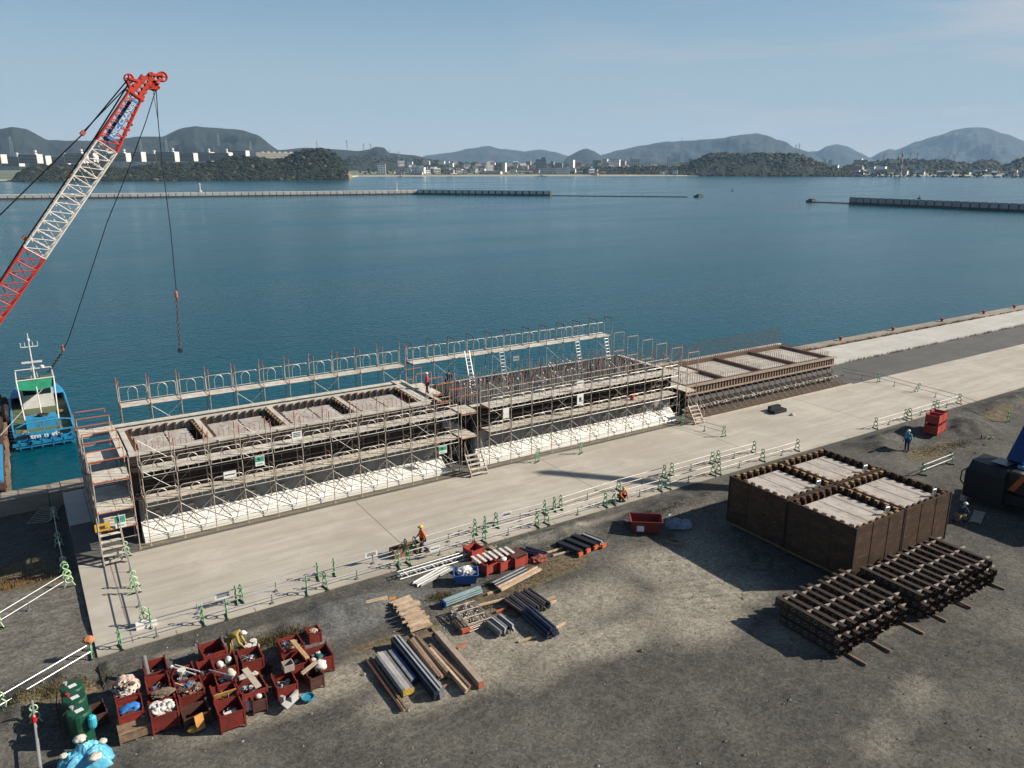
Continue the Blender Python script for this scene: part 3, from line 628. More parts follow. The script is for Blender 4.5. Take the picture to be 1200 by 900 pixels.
mb = MB()
for i in range(27):
    x = 48.4 + i * .78; mb.bar((x, 47.0, 1.75), (x + .5, 45.35, .12), .034, 4)
mb.build('raking_props', rail_w, t3)
mb = MB()
for i in range(68):
    x = 47.6 + i * .31; mb.bar((x, 45.1, .1), (x + .1, 46.6, .55), .03, 4)
mb.box(47.4, 68.9, 45.0, 45.08, .05, .14); mb.box(47.4, 68.7, 46.5, 46.75, .5, .62)
for i in range(44): mb.cbox((47.8 + i * .47, 46.5 + random.uniform(-.2, .1), .68), .18, .2, .16, random.random())
mb.build('footing_formwork', M('formwork_pale', (.68, .62, .53), (.40, .32, .25), 5, .8), t3)
mb = MB(); mb.box(47.5, 68.8, 45.1, 46.9, .05, .12); mb.build('footing_bed', oldtimber, t3)

# access steps at the block ends
def steps(label, x0, x1, y0, y1, zt, n=5):
    t = thing('access_steps', label, 'steps', ((x0 + x1) / 2, y0, .05), 0, 'scaffold access steps')
    m = MB()
    for x in (x0, x1): m.beam((x, y0, .1), (x, y1, zt), .05, .16)
    m.build('stringer', steel, t)
    tr = MB()
    for i in range(n):
        k = (i + .5) / n; y = y0 + (y1 - y0) * k; z = .1 + (zt - .1) * k; tr = MB(); tr.box(x0 + .03, x1 - .03, y - .12, y + .12, z, z + .04)
        tr.build('tread', deckm, t)
    m = MB()
    for x in (x0, x1):
        for k in (.05, .5, .95): m.bar((x, y0 + (y1 - y0) * k, .1 + (zt - .1) * k), (x, y0 + (y1 - y0) * k, .1 + (zt - .1) * k + .9), .02, 5)
        m.bar((x, y0, 1.0), (x, y1, zt + .9), .02, 5)
    m.build('handrail', rail_w, t)
steps('scaffold steps rising from the road at the left end of the leftmost block', 2.0, 3.1, 44.0, 45.25, 1.55)
steps('scaffold steps in the dark gap between the leftmost and middle blocks', 25.0, 26.3, 44.3, 45.25, 1.5)
steps('scaffold steps between the middle and lowest blocks', 46.5, 47.5, 44.2, 45.2, 1.5)

# ladders
for i, (pt, pb, nm) in enumerate([((547, 411), (557, 468), 'leftmost'), ((587, 405), (592, 446), 'second from left'), ((676, 397), (682, 443), 'third from left'), ((710, 393), (715, 432), 'rightmost')]):
    a = PY(*pt, 54.3); b = PY(*pb, 52.6); sx = Vector((.21, 0, 0))
    t = thing('ladder', 'aluminium ladder against the rear walkway of the middle block, %s of four' % nm, 'ladder', b, 0, 'ladders on the middle block')
    m = MB(); m.beam(a - sx, b - sx, .05, .07); m.beam(a + sx, b + sx, .05, .07); m.build('side_rails', alum, t)
    n = int((a - b).length / .3)
    for k in range(1, n): m = MB(); p = b.lerp(a, k / n); m.bar(p - sx, p + sx, .02, 5); m.build('rung', alum, t)

# ------------------------------------------------------------------ sign boards
def sign(label, c, w_, h_, mats, tilt=0, style=0, nrm='y', group='sign boards hung on the scaffolding', name='sign_board'):
    m = MB(); c = Vector(c); m.k = 0
    ax = Vector((1, 0, 0)) if nrm == 'y' else Vector((0, 1, 0)); nn = Vector((0, -1, 0)) if nrm == 'y' else Vector((-1, 0, 0)); uz = Vector((0, 0, 1))
    q = lambda u, v, wu, wv, lift: m.obox(c + ax * (u * w_) + uz * (v * h_) + nn * lift, ax * (wu * w_ / 2), nn * .006, uz * (wv * h_ / 2))
    q(0, 0, 1, 1, 0); m.k = 1
    if style == 0:
        for v in (.28, .08, -.12): q(0, v, .72, .09, .012)
    elif style == 1: q(0, .18, .9, .5, .012); m.k = 2; q(-.1, .18, .3, .1, .022); q(-.1, .18, .1, .3, .022); m.k = 1; q(0, -.3, .6, .08, .012)
    elif style == 2: q(0, .05, .34, .3, .012); q(.1, -.18, .5, .08, .012)
    elif style == 3: q(0, .0, .8, .14, .012)
    o = m.build(name, list(mats), None); return tag(o, label, 'sign', group)
SP = 45.34
sign('white board with green field on the post above the leftmost steps', PY(141, 611, 45.25), .55, .75, (signw, signg, ink), style=1)
sign('yellow warning placard with black figure on the stair tower, left end of the blocks', PY(120, 618, 45.2), .75, .45, (signy, ink), style=2)
sign('white board on the lower rail of the leftmost scaffold, third bay area', PY(269.5, 556, SP), .72, .42, (signw, ink), style=3)
sign('white and green board below the upper deck, left of middle on leftmost scaffold', PY(304.5, 540, SP), .55, .62, (signw, signg, ink), style=1)
sign('white lettered board on the top rail of the leftmost scaffold', PY(348, 510, SP), .62, .5, (signw, ink), style=0)
sign('green and white board low on the scaffold beside the dark gap', PY(519, 527, SP), .62, .55, (signw, signg, ink), style=1)
sign('tall plain white board on the middle scaffold near its left end', PY(593, 484, SP), .5, .78, (signw, signw), style=3)
sign('small white board on the upper rail at the middle of the middle scaffold', PY(680, 449, SP), .6, .42, (signw, ink), style=3)
sign('white board with dark emblem under the upper rail of the middle scaffold', PY(680, 468, SP), .6, .78, (signw, ink), style=2)
sign('faint pale board hung on the high rear walkway of the middle block', PY(605, 420, 54.5), .6, .4, (M('sign_dull', (.38, .42, .42)), ink), style=3)

# ------------------------------------------------------------------ brown steel formwork boxes
XB = [34.1, 38.45, 42.9]; YB = [21.0, 25.3, 29.5]; Z0, Z1 = .42, 3.3
names = {(0, 0): 'nearest', (1, 0): 'right-hand', (0, 1): 'left-hand', (1, 1): 'farthest'}
for i in range(2):
    for j in range(2):
        x0, x1, y0, y1 = XB[i] + .07, XB[i + 1] - .07, YB[j] + .07, YB[j + 1] - .07
        t = thing('formwork_box', 'tall rust-brown steel formwork box with pale panelled cover, %s of the four' % names[(i, j)], 'formwork box', ((x0 + x1) / 2, (y0 + y1) / 2, 0), 0, 'four rust-brown steel formwork boxes')
        tk = .09
        for (a, b, c, d) in ((x0, x1, y0, y0 + tk), (x0, x1, y1 - tk, y1), (x0, x0 + tk, y0 + tk + .001, y1 - tk - .001), (x1 - tk, x1, y0 + tk + .001, y1 - tk - .001)):
            m = MB(); m.box(a, b, c, d, Z0, Z1)
            if d - c < .2:
                yo = c - .012 if c == y0 else d + .012
                for q in (1, 2): m.cbox((a + (b - a) * q / 3, yo, (Z0 + Z1) / 2), .03, .024, Z1 - Z0 - .02)
                for q in (1, 2, 3, 4): m.cbox(((a + b) / 2, yo, Z0 + (Z1 - Z0) * q / 5), b - a - .1, .012, .018)
            else:
                xo = a - .012 if a == x0 else b + .012
                for q in (1, 2): m.cbox((xo, c + (d - c) * q / 3, (Z0 + Z1) / 2), .024, .03, Z1 - Z0 - .02)
            m.build('side_panel', brownform, t)
        m = MB()
        for (a, b) in ((x0, y0), (x1, y0), (x0, y1), (x1, y1)): m = MB(); m.box(a - .035, a + .035, b - .035, b + .035, Z0, Z1 + .02); m.build('corner_post', blackform, t)
        m = MB(); iw = x1 - x0 - 1.0
        for (u0, u1) in ((0, .42), (.44, .78), (.80, 1.0)): m.box(x0 + .5 + iw * u0, x0 + .5 + iw * u1, y0 + .5, y1 - .45, 2.9, 3.02)
        m.build('cover_panels', slab_c, t)
        m = MB(); m.box(x0 + tk, x1 - tk, y0 + tk, y1 - tk, 2.6, 2.66); m.build('inner_floor', blackform, t)
        srcs = {}
        for k in range(7):
            for side in ('a', 'b', 'c', 'd'):
                if side in 'ab': x = x0 + .45 + k * (x1 - x0 - .9) / 6; y = y0 + tk if side == 'a' else y1 - tk
                else: y = y0 + .45 + k * (y1 - y0 - .9) / 6; x = x0 + tk if side == 'c' else x1 - tk
                if side not in srcs:
                    m = MB(); brk(m, 0, 0, Z1 - .06, 'x' if side in 'ab' else 'y', side=-1 if side in 'ac' else 1)
                    m.k = 0; off = {'a': (0, .2), 'b': (0, -.2), 'c': (.2, 0), 'd': (-.2, 0)}[side]
                    m.cbox((off[0], off[1], Z1 - .45), .12, .12, .7)
                    o = m.build('stiffener_bracket', [bracket, bracky if random.random() < .6 else bracket], t, origin=(0, 0, 0)); o.location = (x - t.location.x, y - t.location.y, 0); srcs[side] = o
                else: put(srcs[side], t, (x - t.location.x, y - t.location.y, random.uniform(-.03, .03)))
        m = MB()
        for xx in (x0 + .6, x1 - .6): m.box(xx - .12, xx + .12, y0 - .05, y1 + .05, .0, Z0 - .003)
        m.build('sleeper', oldtimber, t)
        m = MB(); cx_, cy_ = x1 - .7, y0 + .55; m.lathe((cx_, cy_, 3.03), [(.07, 0), (.07, .35), (.1, .36), (.1, .42)], 8); m.bar((cx_ - .25, cy_, 3.1), (cx_ - .25, cy_, 3.6), .03, 5); m.bar((cx_ - .25, cy_, 3.45), (cx_ + .1, cy_, 3.45), .02, 5)
        m.build('hose_valve', alum, t)

# ------------------------------------------------------------------ stacks of perforated steel beams
def holed_beam(Lb, h, nh):
    m = MB(); w_ = .24; m.k = 0
    m.box(-w_ / 2, w_ / 2, 0, Lb, 0, .03); m.box(-w_ / 2, w_ / 2, 0, Lb, h - .03, h)
    p = Lb / nh; r = h * .24
    for s in (-.10, .10):
        for k in range(nh):
            yc = (k + .5) * p; zc = h / 2; P = []; F = []
            sq = [(yc - p / 2, .03), (yc, .03), (yc + p / 2, .03), (yc + p / 2, zc), (yc + p / 2, h - .03), (yc, h - .03), (yc - p / 2, h - .03), (yc - p / 2, zc)]
            for i, (y, z) in enumerate(sq):
                an = math.atan2(z - zc, y - yc); P.append((s, y, z)); P.append((s, yc + r * math.cos(an), zc + r * math.sin(an)))
            for i in range(8): a = 2 * i; b = 2 * ((i + 1) % 8); F.append((a, b, b + 1, a + 1))
            m.add(P, F)
    m.k = 1
    for k in range(nh): m.ring((-.105, (k + .5) * p, h / 2), r, .016, Vector((0, 1, 0)), Vector((0, 0, 1)), 10, 4)
    return m
def bracket3(h):
    m = MB()
    return m
def beamstack(x0, nb, pitch, y0, Lb, layers, nm, gname, zt=.36):
    src = None
    for ly in range(layers):
        for i in range(nb):
            x = x0 + i * pitch + random.uniform(-.05, .05); z = .12 + ly * (zt + .03); y = y0 + random.uniform(-.12, .12) + (.25 if ly == layers - 1 else 0)
            lab = 'dark perforated steel beam in the %s stack, %s layer, %s from the left' % (nm, ('bottom', 'middle', 'top')[ly if layers == 3 else ly + 1], nth(i))
            if src is None:
                src = thing('perforated_girder', lab, 'steel beam', (x, y, z), R(0), gname, local=True); src['_o'] = (0, 0, 0)
                bm_ = holed_beam(Lb, zt, 8); bm_.build('web_and_flanges', [M('beam_dark', (.032, .027, .024), (.07, .04, .026), 3, .6, .3), M('beam_rim', (.36, .25, .17), (.20, .16, .14), 4, .7)], src)
                for yy in (.35, Lb / 2, Lb - .35):
                    m = MB(); m.add([(.12, yy - .07, zt + .01), (.12, yy + .07, zt + .01), (pitch - .13, yy + .01, zt + .01), (pitch - .13, yy - .02, zt + .01), (.12, yy - .07, zt - .12), (.12, yy + .07, zt - .12), (pitch - .13, yy + .01, zt - .05), (pitch - .13, yy - .02, zt - .05)],
                                    [(0, 1, 2, 3), (7, 6, 5, 4), (0, 4, 5, 1), (1, 5, 6, 2), (2, 6, 7, 3), (3, 7, 4, 0)])
                    m.build('spacer_bracket', M('beam_spacer', (.42, .38, .33), (.2, .14, .10), 6, .7), src)
            else: dup(src, (x, y, z), R(random.uniform(-1.2, 1.2)), lab, gname)
beamstack(28.45, 9, .60, 17.55, 3.3, 3, 'left-hand', 'steel beams in the left-hand stack')
beamstack(34.45, 11, .62, 17.2, 3.3, 3, 'right-hand', 'steel beams in the right-hand stack beside the brown boxes')
for k, x in enumerate([28.9, 30.7, 33.3, 35.2, 37.4, 40.6]):
    m = MB(); m.box(x, x + .1, 16.6, 20.9, .0, .1); tag(m.build('bearer_timber', oldtimber), 'thin bearer poking out under the steel beam stacks, %s from the left' % nth(k), 'bearer', 'bearers under the beam stacks')

# ------------------------------------------------------------------ pipe barriers on ring stands
ZR = .055
def ring_stand(mat, nm='barrier_stand', loc=(0, 0, 0), label='', group=None, local=True):
    t = thing(nm, label, 'barrier stand', loc, 0, group, local=True); t['_o'] = (0, 0, 0)
    m = MB(); X = Vector((0, 1, 0)); Z = Vector((0, 0, 1))
    m.ring((0, 0, .80), .13, .034, X, Z, 12, 5); m.ring((0, 0, .44), .17, .036, X, Z, 12, 5); m.build('rings', mat, t)
    m = MB(); m.bar((0, -.13, .30), (0, -.26, .03), .03, 5); m.bar((0, .13, .30), (0, .26, .03), .03, 5); m.cbox((0, 0, .62), .07, .09, .10); m.build('splayed_feet', mat, t)
    m = MB(); m.beam((0, -.30, .025), (0, .30, .025), .08, .05); m.build('foot_bar', darkrub, t)
    return t
near = [(.6, 35.45), (1.75, 35.5), (5.3, 35.5), (6.4, 35.5), (10.35, 35.5), (11.3, 35.5), (15.4, 35.5), (16.0, 35.5), (20.1, 35.5), (20.8, 35.5), (24.5, 35.5), (25.2, 35.5), (29.8, 35.55), (30.5, 35.55), (34.5, 35.55), (35.2, 35.55), (39.45, 35.55), (40.0, 35.55), (44.6, 35.57), (48.55, 35.6),
        (58.35, 35.53), (62.6, 35.55), (63.2, 35.55), (66.9, 35.6), (67.5, 35.6), (71.2, 35.65)]
far_ = [(3.2, 36.6), (7.1, 36.5), (7.35, 36.5), (11.3, 36.6), (12.2, 36.6), (16.35, 36.6), (16.9, 36.6), (20.9, 36.7), (21.6, 36.75), (22.4, 36.8), (25.9, 36.7), (26.7, 36.8), (27.2, 36.8), (32.2, 37.1), (36.3, 37.1), (37.0, 37.1), (41.0, 37.1), (41.6, 37.1), (45.4, 37.06)]
st0 = ring_stand(greenst); gpale = ring_stand(greenpale)
used = {id(st0): 0, id(gpale): 0}
def stand(x, y, z, label, group, rz=0, src=None):
    src = src or st0
    if not used[id(src)]: used[id(src)] = 1; src.location = (x, y, z); src.rotation_euler = (0, 0, rz); src['label'] = label; src['group'] = group; return src
    return dup(src, (x, y, z), rz, label, group)
for i, (x, y) in enumerate(near):
    if i < 20: stand(x, y, ZR, 'green ring barrier stand, %s from the left in the row at the road\'s near edge' % nth(i), 'ring stands along the near road edge', R(random.uniform(-14, 14)))
    else: stand(x, y, ZR, 'green ring stand, %s from the left in the short right-hand row by the road edge' % nth(i - 20), 'ring stands in the right-hand row', R(random.uniform(-14, 14)))
for i, (x, y) in enumerate(far_): stand(x, y, ZR, 'green ring barrier stand, %s from the left in the second row, inside the road' % nth(i), 'ring stands in the second row', R(random.uniform(-14, 14)))
PAIRN = {}
def pipes(a, b, label, group, z=ZR, z2=None, mat=None, clamp=True, hs=(.78, .40), r=.027):
    z2 = z if z2 is None else z2; a3 = Vector((a[0], a[1], z)); b3 = Vector((b[0], b[1], z2))
    t = thing('pipe_barrier', label, 'pipe barrier', a3.lerp(b3, .5), 0, group)
    d = (b3 - a3).normalized(); ex = d * .12
    for h in hs:
        m = MB(); m.bar(a3 - ex + Vector((0, 0, h)), b3 + ex + Vector((0, 0, h)), r, 6); m.build('pipe', mat or pipe_w, t)
    if clamp:
        c = a3.lerp(b3, .5 + random.uniform(-.08, .08)); m = MB(); m.bar(c + Vector((0, 0, .02)), c + Vector((0, 0, .5)), .03, 6); m.cbox(c + Vector((0, 0, .03)), .16, .16, .06); m.build('middle_foot', greysteel, t)
    return t
k = 0
for (i, j) in [(1, 2), (3, 4), (5, 6), (7, 8), (9, 10), (11, 12), (13, 14), (15, 16), (17, 18), (18, 19)]:
    pipes(near[i], near[j], 'pair of pale pipes, %s span from the left along the near road edge' % nth(k), 'pipe spans at the near road edge', mat=pipe_w if k < 5 else rail_w); k += 1
k = 0
for (i, j) in [(0, 1), (2, 3), (4, 5), (6, 7), (9, 10), (12, 13), (13, 14), (15, 16), (17, 18)]:
    pipes(far_[i], far_[j], 'pair of pale pipes, %s span from the left in the second row' % nth(k), 'pipe spans in the second row', mat=pipe_w if k < 5 else rail_w); k += 1
for k, (i, j) in enumerate([(20, 21), (22, 23), (24, 25)]):
    pipes(near[i], near[j], 'pair of pale pipes, %s span in the right-hand row by the road edge' % nth(k), 'pipe spans in the right-hand row', mat=rail_w)
# across the road on the right
xr = [(71.9, 44.1), (71.6, 40.0), (71.0, 47.5), (69.6, 30.6)]
for (x, y), nm in zip(xr, ['at the near side of the grey strip', 'tilted, in the middle of the road', 'beside the end of the lowest block', 'alone on the dirt at the right edge']):
    o = stand(x, y, ZR if y > 35 else 0, 'green ring stand ' + nm, 'ring stands crossing the road on the right', R(90 + random.uniform(-20, 20)))
    if 'tilted' in nm: o.rotation_euler = (R(24), 0, R(75)); 
for k, (a, b) in enumerate([((71.0, 47.5), (71.9, 44.1)), ((71.9, 44.1), (71.6, 40.0)), ((71.6, 40), (71.2, 35.7)), ((71.2, 35.7), (69.6, 30.6))]):
    pipes(a, b, 'dark thin pipes crossing the road on the right, %s span from the sea' % nth(k), 'dark pipe spans crossing the road', mat=greysteel, r=.02)
# lone span on the yard behind the brown boxes
a, b = G(1081.3, 556.7), G(1113.3, 544)
for p, nm in ((a, 'left'), (b, 'right')): stand(p.x, p.y, 0, 'green ring stand at the %s end of the lone white pipes behind the brown boxes' % nm, 'ring stands behind the brown boxes', R(30))
pipes((a.x, a.y), (b.x, b.y), 'short white double pipe barrier on gravel behind the brown boxes', None, z=0, mat=alum, clamp=False)
o = stand(*G(1149, 516).xy, .15, 'green ring stand knocked flat on the dirt behind the blue crane', None, R(20)); o.rotation_euler = (R(88), 0, R(50))
# stands beside the blocks
for (x, y), nm in zip([(30.5, 44.3), (34.3, 44.0), (45.6, 44.8), (46.3, 40.9)], ['left of two at the foot of the middle block', 'right of two at the foot of the middle block', 'at the right corner of the middle block footing', 'alone on the open road right of the middle block']):
    stand(x, y, ZR, 'green ring stand ' + nm, 'ring stands beside the blocks', R(random.uniform(50, 120)))
pipes((30.5, 44.3), (34.3, 44.0), 'thin dark pipe pair on the road at the foot of the middle block', 'thin pipes by the middle block', mat=greysteel, r=.018, clamp=False)
pipes((45.6, 44.8), (46.3, 40.9), 'thin dark pipe pair running out from the middle block corner', 'thin pipes by the middle block', mat=greysteel, r=.018)
# cross fence at the left end of the road
lf = [(3.15, 44.7), (3.05, 40.9), (3.0, 40.2), (2.95, 36.9)]
for k, (x, y) in enumerate(lf): stand(x, y, ZR, 'pale green ring stand, %s from the block in the cross fence, road\'s left end' % nth(k), 'faded ring stands in the cross fence', R(90), gpale)
pipes(lf[0], lf[1], 'grey pipes of the cross fence, span nearer the concrete block', 'cross fence pipe spans', mat=pipe_w)
pipes(lf[2], lf[3], 'grey pipes of the cross fence, span nearer the yard', 'cross fence pipe spans', mat=pipe_w)
m = MB(); m.box(2.55, 3.45, 36.55, 36.85, ZR, ZR + .28); tag(m.build('counterweight', white_c), 'white concrete ballast block at the yard end of the cross fence', 'ballast block')
# left edge: fence along the sunken ground and its white rails
zl = -.85
for k, (x, y, z) in enumerate([(.1, 54.5, -.9), (.1, 50.2, -.9), (.15, 46.2, -.7), (.2, 44.4, -.35), (.25, 43.2, -.2)]):
    stand(x, y, z, 'faded green ring stand beside the sunken ground at left, %s from the water' % nth(k), 'faded ring stands by the sunken ground', R(90), gpale)
pipes((.1, 54.5), (.1, 50.2), 'shaded pipes along the sunken ground, span nearer the water', 'pipes along the sunken ground', z=-.9, mat=pipe_w)
pipes((.1, 50.2), (.15, 46.2), 'shaded pipes along the sunken ground, span nearer the road', 'pipes along the sunken ground', z=-.9, z2=-.7, mat=pipe_w)
e = G(-6, 738); pipes((.2, 43.4), (e.x, e.y), 'bright white double pipes running from the sunken ground to the left edge', None, z=-.2, z2=-.1, mat=alum, r=.021)
stand(-2.9, 40.6, -.1, 'pale green ring stand at the far left edge under the white double pipes', None, R(60), gpale)
e2 = G(-14, 846); pipes((.45, 35.2), (e2.x, e2.y), 'long white double pipes across the gravel bank to the lower left edge', None, z=0.02, z2=0, mat=alum, r=.019)
stand(-2.75, 33.15, .1, 'pale green ring stand at the lower left edge by the gravel bank', None, R(60), gpale)
m = MB(); m.blob((.55, 35.3, 1.0), .22, .2, .18, 2, .5, 4, False); tag(m.build('cloth_bundle', M('orange_rag', (.55, .22, .10), None, 6, .9)), 'orange rag bundle on the barrier stand at the road corner', 'rag')
# gate barrier in the lower left corner
gx = G(43, 850); gx2 = G(52, 925)
stand(gx.x, gx.y, 0, 'pale green ring stand at the top of the grey pipe gate, lower left corner', None, R(80), gpale)
pipes((gx.x, gx.y), (gx2.x, gx2.y), 'tall grey pipe gate leading down out of the lower left corner', None, z=0, mat=pipe_w, hs=(1.05, .5), r=.04, clamp=False)
lp = gx.lerp(gx2, .35); m = MB(); m.lathe((lp.x, lp.y, 1.08), [(.09, 0), (.10, .06), (.08, .24), (.03, .3)], 10); tag(m.build('warning_lamp', M('lamp_red', (.55, .02, .03), None, 3, .3)), 'red warning lamp on the grey pipe gate, lower left corner', 'warning lamp')
# boards on the barrier
for (px, py, nm, st) in [(261, 698, 'leftmost of those along the road barrier', 0), (435.6, 649, 'left of the brown timber box', 0), (510, 642, 'just right of the walking worker in orange', 3), (594, 601, 'on the second row mid-road', 0)]:
    p = G(px, py + 6, .35); sign('small white board on the road barrier, ' + nm, (p.x, 36.52, .75) if False else (p.x, p.y, .62), .62 if px > 500 else .7, .34, (signw, ink), style=st, group='small white boards on the road barrier')

# ------------------------------------------------------------------ crates, boxes and what lies in them
def crate_src(w_=1.0, d_=1.0, h_=.78, mat=None):
    mat = mat or cratered
    t = thing('steel_crate', '', 'crate', (0, 0, 0), 0, None, local=True); t['_o'] = (0, 0, 0)
    for (a, b, c, d) in ((-w_ / 2 + .04, w_ / 2 - .04, -d_ / 2, -d_ / 2 + .03), (-w_ / 2 + .04, w_ / 2 - .04, d_ / 2 - .03, d_ / 2), (-w_ / 2, -w_ / 2 + .03, -d_ / 2 + .04, d_ / 2 - .04), (w_ / 2 - .03, w_ / 2, -d_ / 2 + .04, d_ / 2 - .04)):
        m = MB(); m.box(a, b, c, d, .1, h_ - .06)
        if d - c < .1: m.box(a, b, c - .02 if c < 0 else c, d + (.02 if c > 0 else 0), h_ - .057, h_); m.box(a, b, c - .012 if c < 0 else c + .001, d + (.012 if c > 0 else -.001), .26, .30)
        else: m.box(a - (.02 if a < 0 else 0), b + (.02 if a > 0 else 0), c, d, h_ - .057, h_)
        m.build('side_panel', mat, t)
    m = MB(); m.box(-w_ / 2 + .03, w_ / 2 - .03, -d_ / 2 + .03, d_ / 2 - .03, .08, .11); m.build('floor_plate', mat, t)
    for sx in (-1, 1):
        for sy in (-1, 1): m = MB(); m.cbox((sx * (w_ / 2 - .02), sy * (d_ / 2 - .02), (h_ + .1) / 2), .075, .075, h_ + .1); m.build('corner_post', mat, t)
    return t
CR = crate_src(); CRs = crate_src(.62, .62, .62); CRr = crate_src(.9, .8, .6, rustbox)
CRu = {CR.name: 0, CRs.name: 0, CRr.name: 0}
CP = {}
def crate(key, pl, pr, label, src=None, zt=.8, group='red steel crates in the lower left cluster', sc3=None):
    src = src or CR; a = G(*pl, zt); b = G(*pr, zt); d = (b - a); ang = math.atan2(d.y, d.x) * .35
    base = {CR.name: (1.0, 1.0), CRs.name: (.62, .62), CRr.name: (.9, .8)}[src.name]
    wd = max(.55, min(1.3, d.length)); sx = wd / base[0]
    c = a.lerp(b, .5) + Vector((-math.sin(ang), math.cos(ang), 0)) * base[1] / 2; c.z = 0
    if not CRu[src.name]:
        CRu[src.name] = 1; o = src; o.location = c; o.rotation_euler = (0, 0, ang); o['label'] = label; o['group'] = group
    else: o = dup(src, c, ang, label, group)
    o.scale = (sx, 1, 1); CP[key] = (c, ang, wd, base[1]); return o
crate('wht', (134.9, 819), (163, 811), 'red crate piled with white rubble under pink sheeting, far left of the cluster')
crate('blu', (138.8, 839.6), (168.3, 831.8), 'red crate with a bright blue sheet inside, in front of the white rubble crate')
crate('pip', (170, 790.6), (197, 783.6), 'red crate holding a grey pipe stub and dark perforated plate, back row left')
crate('dk1', (173, 810.8), (200.2, 803.8), 'red crate with only dark scraps on its floor, in front of the grey pipe crate')
crate('sck', (177, 841), (209.6, 831.8), 'red crate full of round white sacks, front row')
crate('buc', (203.4, 800), (230.6, 792), 'red crate with a white bucket and poles lying across')
crate('brn', (209.6, 817.8), (240, 808.5), 'red crate heaped with brown rusty fittings')
crate('shd', (236, 791), (252, 786), 'half hidden empty red crate behind the brown fittings crate')
crate('top', (239, 769.6), (265, 760), 'empty red crate right beside the stooping worker in yellow')
crate('bag', (251.7, 785), (279, 779), 'red crate with small white bags, just below the stooping worker')
crate('wsk', (255, 803), (280, 797.6), 'red crate with a tall white sack and a thin pole across')
crate('orb', (252.5, 822), (280, 813), 'red crate with an orange board standing in it')
crate('frt', (257.5, 840), (286.7, 830), 'big red crate at the very front with a white tray inside')
crate('bld', (284, 776.7), (309, 770), 'red crate with dark brush inside, right of the bucket tubs')
crate('plk', (284, 815), (313, 804), 'red crate with a broad grey plank leaning out')
crate('jar', (325, 807), (349, 800), 'red crate with pale blue bottles, right of the leaning plank')
crate('cab', (332.5, 763), (356.7, 755), 'red crate of tangled cable and silver cans, back right')
crate('lng', (338, 782), (360, 775), 'red crate with dark shade inside under the tied timbers, right side')
crate('tea', (364, 775), (391, 767.5), 'red crate with teal netting inside, rightmost of the cluster')
crate('sml', (362.5, 744), (376.7, 740), 'small red box with pale scraps, alone at the upper right of the cluster', CRs, .62)
crate('rb1', (364, 797), (379, 790), 'small rusty brown box under pale boards, lower right of the cluster', CRr, .6, 'rusty brown boxes in the cluster')
crate('rb2', (297.5, 825), (311.5, 821), 'tiny rusty box with a white bag, below the leaning plank crate', CRr, .5, 'rusty brown boxes in the cluster')
crate('rb3', (108, 841), (125, 833), 'dark rusty open box behind the green tanks', CRr, .6, 'rusty brown boxes in the cluster')
crate('yl', (216, 845), (247, 834), 'low rusty bin with an upright orange board, front row', CRr, .55, 'rusty brown boxes in the cluster')
def inb(key, u, v, z=0.0):
    c, a, w_, d_ = CP[key]; x = u * w_ / 2; y = v * d_ / 2
    return Vector((c.x + x * math.cos(a) - y * math.sin(a), c.y + x * math.sin(a) + y * math.cos(a), z))
def heap(key, mat, label, cat, name, z=.55, s=(.40, .38, .22), seed=1, amp=.35, n=1):
    m = MB(); random.seed(seed * 13)
    if n == 1: p = inb(key, 0, 0, z); m.blob((p.x, p.y, z), s[0], s[1], s[2], 3, amp, seed, True, 3.5)
    else:
        for q in range(n): p = inb(key, random.uniform(-.6, .6), random.uniform(-.6, .6), z + random.uniform(-.05, .08)); m.blob(p, s[0], s[1], s[2], 1, amp, seed + q, False)
    return tag(m.build(name, mat, smooth=False), label, cat)
heap('wht', scrapw, 'white rubble heaped in the leftmost red crate', 'rubble', 'rubble_heap', .72, (.44, .40, .22), 1, .3)
p = inb('wht', 0, .9, .8); m = MB(); m.drape((p.x, p.y, .62), .55, .48, .42, 5, 48); tag(m.build('pink_sheeting', pinkc), 'crumpled pinkish sheeting thrown over the back of the leftmost crate', 'sheeting')
m = MB(); p = inb('blu', 0, .05, .66); m.drape(p, .40, .24, .20, 8, 40); tag(m.build('blue_tarpaulin', blues), 'folded bright blue tarpaulin in the front left crate', 'tarpaulin')
m = MB(); p = inb('pip', -.7, 0, .3); m.bar(p, p + Vector((-.05, .25, .95)), .1, 10); tag(m.build('pipe_stub', greysteel), 'thick grey pipe stub standing in the back row crate', 'pipe')
m = MB(); p = inb('pip', .55, .3, .35); m.cbox(p + Vector((0, 0, .1)), .3, .4, .03, 0, .5); tag(m.build('perforated_plate', blackp), 'dark plate leaning in the crate with the pipe stub', 'plate')
for q, (u, v) in enumerate([(-.5, -.1), (0, .1), (.5, 0), (-.2, .45), (.35, .5), (-.6, .5)]):
    m = MB(); p = inb('sck', u, v, .72); m.blob(p, random.uniform(.17, .24), random.uniform(.15, .2), .15, 3, .7, q, False, 2.2); tag(m.build('white_sack', bagw, smooth=True), 'round white sack in the front row crate, %s' % ['front left', 'front middle', 'front right', 'back middle', 'back right', 'back left'][q], 'sack', 'white sacks piled in one red crate')
heap('sck', scrapw, 'pale scraps under the white sacks in the front row crate', 'scraps', 'scrap_heap', .5, (.42, .4, .16), 3)
heap('dk1', scrapb, 'dark scraps in the crate before the pipe stub crate', 'scraps', 'scrap_heap', .3, (.4, .38, .12), 4, .6)
heap('brn', M('rust_fittings', (.32, .14, .07), (.16, .08, .05), 14, .9), 'rusty brown fittings heaped in a middle crate', 'fittings', 'fitting_heap', .72, (.42, .42, .16), 6, .5)
